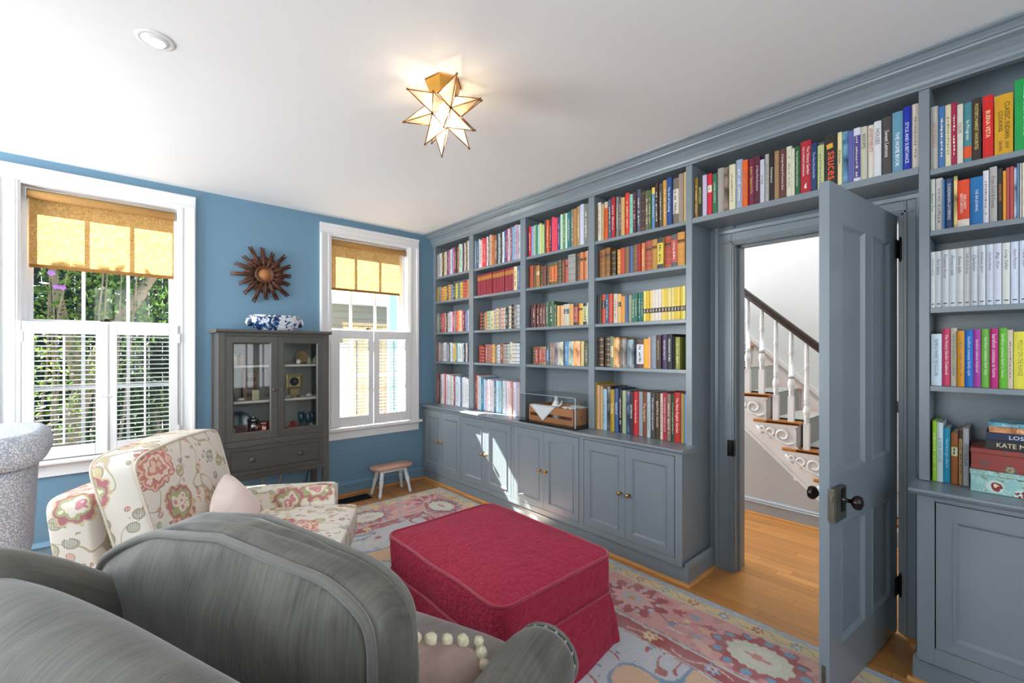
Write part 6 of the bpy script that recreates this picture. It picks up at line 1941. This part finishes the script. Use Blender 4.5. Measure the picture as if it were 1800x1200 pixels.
  (2.182, 0.032, 0.19, 'd0be88', 'p', '', ''),
  (2.143, 0.034, 0.182, '4c5844', 'd', '', ''),
 ],
 'B1':{'y0': 3.537, 'y1': 2.867, 'h0': 0.27, 'h1': 0.31, 'c': ['7c98a8', '4c6888', 'c8d8e0', 'e8c8c0', 'e04440', 'd83444', 'e8dce0', '58484c', 'c8b8a0', 'd87c40', 'b07858', '484048', 'c0d0d0', '384438', 'e0e4ec', '3c5c90', 'a82c50', 'd4c4d4', '8c5c70', '80b8e4', 'b8c0cc', 'c8a0b8', 'ccd4e0']},
 'B2':{'y0': 3.486, 'y1': 2.868, 'h0': 0.2, 'h1': 0.215, 'c': ['8c2038', '8c2038', '902038', '8c2038', '902038', '902438', '8c2038', '902438', '902038', '8c2038', '902438', '902038', 'e8d4a4', '4c6c90']},
 'B3':{'y0': 3.452, 'y1': 2.868, 'h0': 0.165, 'h1': 0.215, 'c': ['7c1c20', '3c2c28', 'b08050', 'c8b088', 'a8c4b0', 'd8d090', 'c0b8b0', 'd8b890', 'a0a09c', 'e0a088', 'c8c4b8', '1c1c20', 'c8c0a8', '14141c', '74747c', 'b0b4bc']},
 'B4':{'y0': 3.465, 'y1': 2.871, 'h0': 0.165, 'h1': 0.19, 'c': ['8c1c24', '901c24', 'a06058', 'a86860', 'a45c58', 'e4b050', '7c7c74', 'c8ccd0', '884838', 'a89890', 'a8b8b8', 'd0ccb0', 'd0ccc0', 'c8d0dc']},
 'B5':{'y0': 3.549, 'y1': 2.876, 'h0': 0.345, 'h1': 0.3, 'c': ['a83c48', 'c8c0bc', 'b8c8d0', '2c7c9c', 'b8c8e4', 'd8b8c4', 'e8e8ec', 'e0c8d0', 'd0d4d8', '4c6c84', 'c0dce8', 'a0c8d8', '6c8c94', 'c8d0d8', 'e8ccd8', 'e0c8d8', 'b88070', 'd8d0e0', 'a8b0c8', 'b89ca8']},
 'A1':{'y0': 4.254, 'y1': 3.638, 'h0': 0.255, 'h1': 0.305, 'c': ['b0a098', 'b8c8d0', 'e4d8cc', '5c584c', 'd8b458', 'd4d0cc', '6c4070', 'b06878', 'd8dce8', '98a8d0', 'b84870', '38343c', 'a84c34', '98d0b4', 'c8d8c8', '303840', 'd4c4c0', '6c5440', 'e8e0d8']},
 'A2':{'y0': 4.225, 'y1': 3.633, 'h0': 0.155, 'h1': 0.17, 'c': ['b89038', '7c98b0', 'd88850', 'e0a848', 'd8b450', '6c5040', 'd49c54', '7898b8', '443c3c', 'b8c05c', '6c80a8', 'd4b848', 'b45040', 'b84844', 'd88850']},
 'A3':{'y0': 4.225, 'y1': 3.633, 'h0': 0.205, 'h1': 0.215, 'c': ['8c9480', '685c58', 'b83850', 'c04858', 'c8b8a0', '3c3430', 'c8b8b0', 'b8bcd0', 'e0c8d8', 'c03460', '8c8890', 'd05c38', 'e8a868', 'e8d0d0', 'd08468', '782030', '6c7cac', 'c0c0d0']},
 'A4':{'y0': 4.219, 'y1': 3.633, 'h0': 0.2, 'h1': 0.185, 'c': ['d05848', 'c8b8a0', '3868a8', '98a0a0', 'd8c0b8', 'd8d8e0', 'b0b0bc', '9098a8', '303440', 'd4dcd8', 'b8d0d8', 'e0b840', '6c8890', 'c8e4f0', 'd8e4d0', 'e0e4e0', 'b8d4e0', '383844', 'e4dce0', '343840']},
 'A5':{'y0': 4.324, 'y1': 3.63, 'h0': 0.33, 'h1': 0.3, 'c': ['c84c44', '483c40', 'a89c94', 'e8e8ec', 'e8d0d8', 'd04c58', 'd8d8e4', 'd8e4ec', 'e0e0e8', 'd8c8b0', 'e0e8ec', '8c4c60', 'd8c8dc', 'b8dce8', 'e0e4ec', '4c7088', 'd4d4e8', 'e4e4e8', 'e8e8ec', 'e4ecf0']},
}
# ================================================================== books
PAGE = pl('book_paper', 'd9d0bc', .9, vary=.08, scale=90)
GILT = pl('gilt_tooling', 'b58a44', .35, .6, vary=.2, scale=90)
BM = {}
def bmat(h, moire=False):
    key = (h, moire)
    if key not in BM:
        if moire:
            k = NT('printed_jacket'); b = lin(h)[:3]
            n = k.noise(22, 4, .6, k.mapped((1, 1, .55)), .5); n2 = k.voro(18, k.mapped((1, 1, .6)))
            f = k.math('ADD', k.math('MULTIPLY', n.outputs['Fac'], .8), k.math('MULTIPLY', n2.outputs['Distance'], .3))
            k.color(k.ramp(f, [(.40, tuple(c * .35 for c in b)), (.52, b), (.62, tuple(min(1, c * 1.6 + .05) for c in b)), (.70, tuple(min(1, c * .9 + .22) for c in b))])); k.rough(.35)
            BM[key] = k.mat
        else:
            BM[key] = pl('cover_' + h, h, .45, vary=.10, scale=25)
    return BM[key]
TXT = {}
def text_mesh(s, shear=0.0):
    if (s, shear) not in TXT:
        c = bpy.data.curves.new('title', 'FONT'); c.body = s; c.resolution_u = 2; c.shear = shear
        o = bpy.data.objects.new('tmp', c)
        me = bpy.data.meshes.new_from_object(o)
        co = np.zeros(len(me.vertices) * 3); me.vertices.foreach_get('co', co); co = co.reshape(-1, 3)
        P = [tuple(p.vertices) for p in me.polygons]
        bpy.data.objects.remove(o); bpy.data.curves.remove(c); bpy.data.meshes.remove(me)
        TXT[(s, shear)] = (co, P)
    return TXT[(s, shear)]
def lum(h): r = lin(h); return .3 * r[0] + .6 * r[1] + .1 * r[2]

def cover_geo(mb, y, w, h, x, dep, z, m=0):
    """case: rounded spine, two boards, square with the shelf"""
    t = min(.0028, w * .14); b = min(.0045, w * .18)
    n = 5
    out = [(x + b * (1 - sin(PI * q / (n - 1))), y - w * q / (n - 1)) for q in range(n)]
    outer = [(x + dep, y)] + out + [(x + dep, y - w)]
    inner = [(x + dep, y - w + t), (x + b + .004, y - w + t), (x + b + .004, y - t), (x + dep, y - t)]
    poly = outer + inner
    k = len(poly)
    vs = [(p[0], p[1], z) for p in poly] + [(p[0], p[1], z + h) for p in poly]
    fs = []
    for i in range(k): fs.append((i, (i + 1) % k, k + (i + 1) % k, k + i))
    no = len(outer)
    for o_ in (0, k):   # end caps as quads: boards and spine
        a = lambda i: i + o_
        fs.append((a(0), a(1), a(no + 2), a(no + 3))); fs.append((a(no - 2), a(no - 1), a(no), a(no + 1)))
        fs.append(tuple(a(i) for i in range(1, no - 1)) + (a(no + 1), a(no + 2)))
    mb.add(vs, fs, m)
def title_geo(mb, s, y, w, h, x, z, m=0, frac=.66, centre=.52, wf=.60, shear=0.0):
    co, P = text_mesh(s, shear)
    lo, hi = co.min(0), co.max(0)
    L = h * frac; W = w * wf
    k = min(L / (hi[0] - lo[0]), W / (hi[1] - lo[1]) * 1.0)
    ky = k if k * (hi[1] - lo[1]) > W * .7 else W * .7 / (hi[1] - lo[1])
    kx = k if k * (hi[0] - lo[0]) > L * .75 else L * .75 / (hi[0] - lo[0])
    c = (lo + hi) / 2
    vs = [(x, y - w / 2 - (p[1] - c[1]) * ky, z + h * centre - (p[0] - c[0]) * kx) for p in co]
    mb.add(vs, P, m)
def strip(mb, y, w, x, z0, z1, m=0, pad=.0, th=.0006):
    b = min(.0045, w * .18); n = 5
    g = []
    for zz in (z0, z1): g.append([(x - th + b * (1 - sin(PI * q / (n - 1))), y + pad - (w + 2 * pad) * q / (n - 1), zz) for q in range(n)])
    mb.surf(g, False, False, m, True)
def dash_geo(mb, y, w, h, x, z, r, m=0, lo=.18, hi=.80):
    zz = z + h * hi; e = z + h * lo
    while zz > e:
        L = r.uniform(.004, .012); hw = w * r.uniform(.07, .15)
        yc = y - w / 2 + w * r.uniform(-.05, .05)
        mb.add([(x, yc + hw, zz), (x, yc - hw, zz), (x, yc - hw, zz - L), (x, yc + hw, zz - L)], [(0, 1, 2, 3)], m)
        zz -= L + r.uniform(.0025, .006)
        if r.random() < .12: zz -= .015
ORD = 'first second third fourth fifth sixth seventh eighth ninth tenth eleventh twelfth thirteenth fourteenth fifteenth sixteenth seventeenth eighteenth nineteenth twentieth'.split()
def ordinal(i):
    return ORD[i] if i < 20 else ('twenty-' + ORD[i - 20] if i < 29 else ('thirtieth' if i == 29 else 'thirty-' + ORD[i - 30]))
def cname(h):
    r, g, b = [int(h[i:i + 2], 16) / 255 for i in (0, 2, 4)]
    mx, mn = max(r, g, b), min(r, g, b); l = (mx + mn) / 2; d = mx - mn
    s = 0 if d < 1e-6 else d / (1 - abs(2 * l - 1) + 1e-6)
    if l < .16: return 'black'
    if s < .10 or d < .05: return 'dark grey' if l < .35 else 'grey' if l < .62 else 'pale grey' if l < .80 else 'white'
    hue = (60 * ((g - b) / d % 6) if mx == r else 60 * ((b - r) / d + 2) if mx == g else 60 * ((r - g) / d + 4))
    pre = 'dark ' if l < .33 else 'pale ' if l > .72 else ''
    if hue < 14 or hue >= 345: n = 'red' if s > .4 and l < .62 else 'pink' if l > .6 else 'maroon'
    elif hue < 40: n = ('orange' if s > .62 and l > .38 else 'brown' if l < .5 else 'tan')
    elif hue < 62: n = 'yellow' if s > .55 and l > .45 else 'olive' if l < .48 else 'cream'
    elif hue < 160: n = 'green' if s > .2 else 'sage'
    elif hue < 195: n = 'teal'
    elif hue < 250: n = 'blue'
    elif hue < 290: n = 'purple'
    else: n = 'magenta' if s > .45 else 'plum' if l < .5 else 'lilac'
    if n == 'cream': pre = ''
    return pre + n
SURE = {'sauces', 'ROOMS', 'APARTMENTS', 'HOUSES', 'THE HOME BOOK', 'STYLE AND SUBSTANCE', 'The Victory Garden', 'CLASSIC INDIAN COOKING', 'THE SEA JOURNAL', 'SCANDINAVIAN GATHERINGS', "EXPLORERS' SKETCHBOOKS", "NATURE'S PALETTE", 'The New English Garden', 'COLOR', 'In Progress'}
def make_book(y, w, h, hexc, st, h2, title, z, x, dep, label, group, seed):
    r = random.Random(seed)
    g = .0004
    y -= g; w -= 2 * g
    yc = y - w / 2
    root = thing('book', label, 'book', (x, yc, z), group=group)
    mb = MB(); cover_geo(mb, y, w, h, x, dep, z)
    cv = mb.build('cover', bmat(hexc, st == 'm'), root)
    t = min(.003, w * .16)
    MB().box(x + min(.0045, w * .18) + .0045, x + dep - .003, y - w + t, y - t, z + .003, z + h - .0035).build('pages', PAGE, root)
    xs = x - .0004
    ink = bmat(h2) if (h2 and st in 'th') else bmat('454c58')
    if st in ('d', 'D'):
        m = MB(); dash_geo(m, y, w, h, xs, z, r); m.build('title', bmat('e8dcc0') if (st == 'd' and lum(hexc) < .45) else bmat('857d72'), root, fix=False)
    elif st in ('t', 'h'):
        m = MB()
        if title == 'CLASSIC INDIAN COOKING':
            title_geo(m, 'CLASSIC INDIAN', y - w * .02, w * .5, h, xs, z, frac=.62, centre=.58, wf=.62); m2 = MB(); title_geo(m, 'COOKING', y + w * .0 - 0, w, h, xs, z, frac=.36, centre=.60, wf=.26)
            m = MB(); title_geo(m, 'CLASSIC INDIAN', y - w * .48, w * .42, h, xs, z, frac=.60, centre=.56, wf=.80); title_geo(m, 'COOKING', y - w * .12, w * .42, h, xs, z, frac=.34, centre=.56, wf=.75); title_geo(m, 'JULIE', y - w * .50, w * .34, h, xs, z, frac=.14, centre=.15, wf=.62); title_geo(m, 'SAHNI', y - w * .16, w * .34, h, xs, z, frac=.16, centre=.15, wf=.62)
        elif title == "EXPLORERS' SKETCHBOOKS":
            title_geo(m, "EXPLORERS'", y - w * .44, w * .36, h, xs, z, frac=.38, centre=.52, wf=.66); title_geo(m, 'SKETCHBOOKS', y - w * .16, w * .36, h, xs, z, frac=.44, centre=.50, wf=.66)
        elif title == 'The Victory Garden':
            title_geo(m, title, y - w * .48, w * .45, h, xs, z, frac=.66, centre=.62, wf=.78); title_geo(m, 'THE COMPLETE COMPANION', y - w * .10, w * .40, h, xs, z, frac=.56, centre=.62, wf=.48)
        elif title == 'sauces':
            title_geo(m, title, y - w * .14, w * .80, h, xs, z, frac=.52, centre=.42, wf=.74)
        elif title == 'THE SEA JOURNAL': title_geo(m, title, y, w, h, xs, z, frac=.58, centre=.50, wf=.28)
        elif title == 'THE HOME BOOK': title_geo(m, title, y - w * .1, w * .8, h, xs, z, frac=.56, centre=.38, wf=.52)
        elif title == 'STYLE AND SUBSTANCE': title_geo(m, title, y, w, h, xs, z, frac=.64, centre=.43, wf=.48)
        elif title in ('ROOMS', 'APARTMENTS', 'HOUSES', 'COLOR'): title_geo(m, title, y, w, h, xs, z, frac={'ROOMS': .36, 'APARTMENTS': .46, 'HOUSES': .36, 'COLOR': .22}[title], centre=.72 if title != 'COLOR' else .60, wf=.55)
        elif st == 'h': title_geo(m, title, y, w, h, xs, z, frac=r.uniform(.34, .48), centre=.72, wf=.5, shear=.35)
        else: title_geo(m, title, y, w, h, xs, z, frac=min(.72, .12 + .028 * len(title)), centre=.54, wf=.52)
        m.build('title', ink, root, fix=False)
        if st == 'h':
            m = MB(); m.add([(xs, yc + w * .26, z + .018), (xs, yc - w * .26, z + .018), (xs, yc - w * .26, z + .0135), (xs, yc + w * .26, z + .0135)], [(0, 1, 2, 3)]); m.build('imprint', bmat('3c4048'), root, fix=False)
        elif title == "EXPLORERS' SKETCHBOOKS":
            m = MB(); strip(m, y, w, x, z + .001, z + h * .15); m.build('spine_band', bmat('e6dcc8'), root, fix=False)
        elif title == 'In Progress':
            m = MB(); strip(m, y, w, x, z + h * .08, z + h * .27); m.build('spine_band', bmat('e2521f'), root, fix=False)
        elif title == 'sauces':
            m = MB(); m.hexa([(xs, yc + w * .28, z + h * .73), (xs, yc - w * .20, z + h * .75), (xs - .0004, yc - w * .20, z + h * .75), (xs - .0004, yc + w * .28, z + h * .73)], [(xs, yc + w * .33, z + h * .82), (xs, yc - w * .16, z + h * .84), (xs - .0004, yc - w * .16, z + h * .84), (xs - .0004, yc + w * .33, z + h * .82)]); m.build('picture', bmat('d8a43c'), root, fix=False)
        elif title == 'The Victory Garden':
            m = MB(); m.prism([(xs, yc + w * .14, z + h * .10), (xs, yc - w * .14, z + h * .10), (xs, yc - w * .06, z + h * .13), (xs, yc - w * .12, z + h * .20), (xs, yc + w * .06, z + h * .17)], (-.0004, 0, 0)); m.build('emblem', bmat('f0e0e0'), root, fix=False)
    elif st in ('g', 'b'):
        m = MB(); nb = r.choice((5, 6))
        for q in range(nb):
            zz = z + h * (.06 + .86 * q / (nb - 1)); strip(m, y, w, x, zz - .0012, zz + .0012)
            if st == 'g' and q % 2 == 0: strip(m, y, w, x, zz + .004, zz + .0052)
        m.build('spine_band', GILT if st == 'g' else bmat('3a2e24'), root, fix=False, kind='stuff')
        if st == 'g':
            m = MB(); strip(m, y, w, x, z + h * .68, z + h * .78, pad=-.0015); m.build('title_label', bmat(r.choice(('3a2a1c', '6c2a20', '2c3a2c'))), root, fix=False)
    elif st == 'l':
        hi_ = {'18181c': (.52, .80), 'e0d8a4': (.32, .68), 'd8d4c8': (.22, .76), '4c4890': (.08, .86), '4a6270': (.55, .78)}.get(h2, (.55, .72))
        m = MB(); strip(m, y, w, x, z + h * hi_[0], z + h * hi_[1], pad=-.0012); m.build('title_label', bmat(h2), root, fix=False)
        m = MB(); dash_geo(m, y, w * .9, h, xs - .0006, z, r, lo=hi_[0] + .02, hi=hi_[1] - .02); m.build('title', bmat('3a342c' if lum(h2) > .3 else 'd8c8a0'), root, fix=False)
    elif st == 'e':
        m = MB(); strip(m, y, w, x, z + h * .84, z + h - .0005)
        if h2 not in ('e8d060', 'c8c0b0', '402a20'): strip(m, y, w, x, z + .0005, z + h * .14)
        m.build('spine_band', bmat(h2), root, fix=False)
        m = MB(); dash_geo(m, y, w, h, xs, z, r, lo=.25, hi=.78); m.build('title', bmat('3c342c' if lum(hexc) > .25 else 'e0d8c4'), root, fix=False)
    elif st == 's':
        m = MB(); strip(m, y, w, x, z + h * .26, z + h * .41); m.build('spine_band', bmat('3a302a'), root, fix=False)
        m = MB(); m.add([(xs - .0006, yc + w * .2, z + h * .29), (xs - .0006, yc - w * .12, z + h * .29), (xs - .0006, yc - w * .2, z + h * .38), (xs - .0006, yc + w * .1, z + h * .38)], [(0, 1, 2, 3)]); m.build('emblem', bmat('d8d0c4'), root, fix=False)
    return root
SHN = {'D': 'in bay left of doorway', 'C': 'in second bay left of doorway'}
LV = ['top shelf', 'second shelf', 'third shelf', 'fourth shelf', 'countertop']
def shelf_books(key, z, lo, hi, where):
    rows = SHELVES[key]
    rr = random.Random(hash(key) % 1000 if False else sum(map(ord, key)))
    for i, (y, w, h, hexc, st, h2, title) in enumerate(rows):
        if y > hi: w -= y - hi; y = hi
        if y - w < lo: w = y - lo
        x = XU + .014 + rr.uniform(0, .012) + (.006 if st == 'g' else 0)
        dep = min(.215, .11 + h * .33 + rr.uniform(-.01, .01))
        nm = cname(hexc)
        kind = {'g': 'gilt banded ', 'b': 'banded ', 'm': 'picture jacket ', 's': 'dark banded ', 'l': 'labelled ', 'e': 'two tone ', 'h': 'handwritten '}.get(st, '')
        if title in SURE: lab = '%s book titled %s, %s from left %s' % (nm, title, ordinal(i), where)
        else: lab = '%s %sbook, %s from left %s' % (nm, kind, ordinal(i), where)
        make_book(y, w, h, hexc, st, h2, title, z + .0006, x, dep, lab, 'books ' + where, i * 31 + sum(map(ord, key)))
zs = [2.205, 1.934, 1.593, 1.276, .811]
for i in range(5):
    shelf_books('D%d' % (i + 1), zs[i], 1.3285, 2.0335, 'on %s, bay left of doorway' % LV[i])
for i in range(4):
    shelf_books('C%d' % (i + 1), zs[i], 2.0905, 2.7735, 'on %s, second bay left of doorway' % LV[i])
shelf_books('O1', 2.211, .2555, 1.2855, 'on shelf over doorway')
zr = [2.187, 1.921, 1.584, 1.244, .827]
for i in range(5):
    shelf_books('R%d' % (i + 1), zr[i], -.45, .2176, 'on %s, right bookcase' % LV[i])
# tall books of the second bay from the window wall
b5 = SHELVES['B5']; cols = b5['c']; y = b5['y0']; rr = random.Random(77)
ws = [rr.uniform(.8, 1.2) for _ in cols]; k_ = (b5['y0'] - b5['y1'] - .012) / sum(ws)
y = min(y, 3.526)
for i, (h_, wv_) in enumerate(zip(cols, ws)):
    t_ = i / (len(cols) - 1)
    make_book(y, wv_ * k_, b5['h0'] + (b5['h1'] - b5['h0']) * min(1, t_ * 4) + rr.uniform(-.006, .006), h_, 'd' if lum(h_) < .45 else 'D', '', '', .8116, XU + .016 + rr.uniform(0, .008), .21, '%s book, %s from left on countertop, second bay from window wall' % (cname(h_), ordinal(i)), 'books on countertop, second bay from window wall', 900 + i)
    y -= wv_ * k_
# the smallest, furthest rows stay one mass of books
mats = []; idx = {}
def mi(h):
    if h not in idx: idx[h] = len(mats); mats.append(bmat(h))
    return idx[h]
mb = MB(); rr = random.Random(55)
for key, z, hi, lo in (('B1', zs[0], 3.526, 2.843), ('B2', zs[1], 3.526, 2.843), ('B3', zs[2], 3.526, 2.843), ('B4', zs[3], 3.526, 2.843), ('A1', zs[0], 4.2235, 3.602), ('A2', zs[1], 4.2235, 3.602), ('A3', zs[2], 4.2235, 3.602), ('A4', zs[3], 4.2235, 3.602), ('A5', .811, 4.2235, 3.602)):
    b = SHELVES[key]; y0 = min(b['y0'], hi - .001); y1 = max(b['y1'], lo + .001)
    cols = b['c']; ws = [rr.uniform(.75, 1.25) if key != 'B2' else rr.uniform(.95, 1.05) for _ in cols]; k_ = (y0 - y1) / sum(ws); y = y0
    for i, h_ in enumerate(cols):
        w = ws[i] * k_; t_ = i / (len(cols) - 1)
        h = b['h0'] + (b['h1'] - b['h0']) * t_ + (rr.uniform(-.010, .010) if key != 'B2' else 0)
        x = XU + .016 + rr.uniform(0, .010)
        cover_geo(mb, y - .0004, w - .0008, h, x, .17, z + .0006, mi(h_))
        mb.box(x + .008, x + .165, y - w + .003, y - .003, z + .004, z + h - .004, mi('d9d0bc'))
        if key == 'B2' and i < 12: strip(mb, y - .0004, w - .0008, x, z + h * .72, z + h * .90, mi('b07a34')); 
        elif key in ('A2', 'B3', 'B4') and i % 3 != 2:
            for q in range(5): strip(mb, y - .0004, w - .0008, x, z + h * (.1 + .19 * q), z + h * (.1 + .19 * q) + .004, mi('3a2e24' if lum(h_) > .2 else 'c8a868'))
        else: dash_geo(mb, y, w, h, x - .0004, z, rr, mi('4a4640') if lum(h_) > .3 else mi('e8dcc0'))
        y -= w
o = mb.build('books', mats, None, kind='stuff', fix=False)
tag(o, 'rows of small books in the two far bays next to the window wall', 'books')

# boxes and lying books on the right hand countertop
def pattern_box(name, x0, x1, y0, y1, z0, z1, mat, edge, label):
    t = thing(name, label, 'box', ((x0 + x1) / 2, (y0 + y1) / 2, z0), group='patterned boxes on the right countertop')
    MB().box(x0, x1, y0, y1, z0, z1 - .0205).build('box_base', mat, t, bevel=.002)
    MB().box(x0 - .002, x1 + .002, y0 - .002, y1 + .002, z1 - .020, z1).build('lid', mat, t, bevel=.002)
k = NT('turquoise_suzani'); va = k.mapped((1, 1, 1)); v1 = k.voro(13, va); v2 = k.voro(60, va); n1 = k.noise(24, 3, .6, va, 1.5)
c = k.ramp(n1.outputs['Fac'], [(.40, '8fbcb8'), (.50, 'a9cdc7'), (.56, '5f7a52'), (.60, '9ac2bc'), (.66, 'd8c79a'), (.72, '8fbcb8')], 'CONSTANT')
ft = k.ramp(k.math('ADD', v1.outputs['Distance'], k.math('MULTIPLY', v2.outputs['Distance'], .14)), [(0, 'd9b45a'), (.10, '2c5c7c'), (.18, '8a9a5c'), (.27, 'e0d2b0'), (.33, '8a2c30'), (.41, 'c0d8d0')], 'CONSTANT')
k.color(k.mix(k.math('LESS_THAN', v1.outputs['Distance'], .40), c, ft)); k.rough(.55); SUZ = k.mat
k = NT('red_paisley'); va = k.mapped((1, 1, 1)); v1 = k.voro(17, va, rnd=.5); v2 = k.voro(120, va)
ft = k.ramp(k.math('ADD', v1.outputs['Distance'], k.math('MULTIPLY', v2.outputs['Distance'], .2)), [(0, '3a4a54'), (.14, '5c6a60'), (.24, 'b09464'), (.31, '4a5a5c'), (.40, '8f3a32')], 'CONSTANT')
k.color(ft); k.rough(.5); PAI = k.mat
pattern_box('storage_box', 2.600, 2.86, -.36, .0935, .8268, .916, SUZ, None, 'turquoise floral storage box lying on the right countertop under the red box')
pattern_box('storage_box', 2.606, 2.85, -.36, .092, .917, 1.002, PAI, None, 'red paisley storage box on top of the turquoise floral box')
def flat_book(x, y1, y0, z, t, hexc, title, ink, label, moire=False, dep=.15, frac=.5, ph=.5):
    root = thing('book', label, 'book', (x, y1, z), group='books lying on the red paisley box')
    mb = MB(); tt = .002
    mb.box(x, x + dep, y0, y1, z, z + tt); mb.box(x, x + dep, y0, y1, z + t - tt, z + t); mb.box(x, x + .003, y0, y1, z + tt, z + t - tt)
    mb.build('cover', bmat(hexc, moire), root)
    MB().box(x + .0035, x + dep - .004, y0 + .003, y1 - .003, z + tt, z + t - tt).build('pages', PAGE, root)
    co, P = text_mesh(title); lo_, hi_ = co.min(0), co.max(0); L = (y1 - y0) * frac; kx = L / (hi_[0] - lo_[0]); ky = t * .5 / (hi_[1] - lo_[1])
    vs = [(x - .0005, y1 - (y1 - y0) * ph - (p[0] - (lo_[0] + hi_[0]) / 2) * kx, z + t / 2 + (p[1] - (lo_[1] + hi_[1]) / 2) * ky) for p in co]
    MB().add(vs, P).build('title', bmat(ink), root, fix=False)
flat_book(2.622, .052, -.185, 1.0026, .036, '1c2026', 'KATE MORTON', 'e8d8a8', 'charcoal book lying directly on the red box, lowest of the stack', frac=.66, ph=.46)
flat_book(2.625, .050, -.180, 1.0392, .029, '16264a', 'LOST LETTERS', 'e8eef8', 'navy book second from bottom of the stack on the red box', frac=.62, ph=.58)
flat_book(2.630, .042, -.10, 1.0688, .023, 'b07038', 'A Novel', 'f0e4d0', 'orange and brown paperback lying on the navy book', True, .13, .2, .62)
flat_book(2.628, .043, -.10, 1.0924, .017, '3f7f8c', 'Stories', 'd8e8e8', 'teal paperback lying on top of the stack', True, .13, .3, .4)
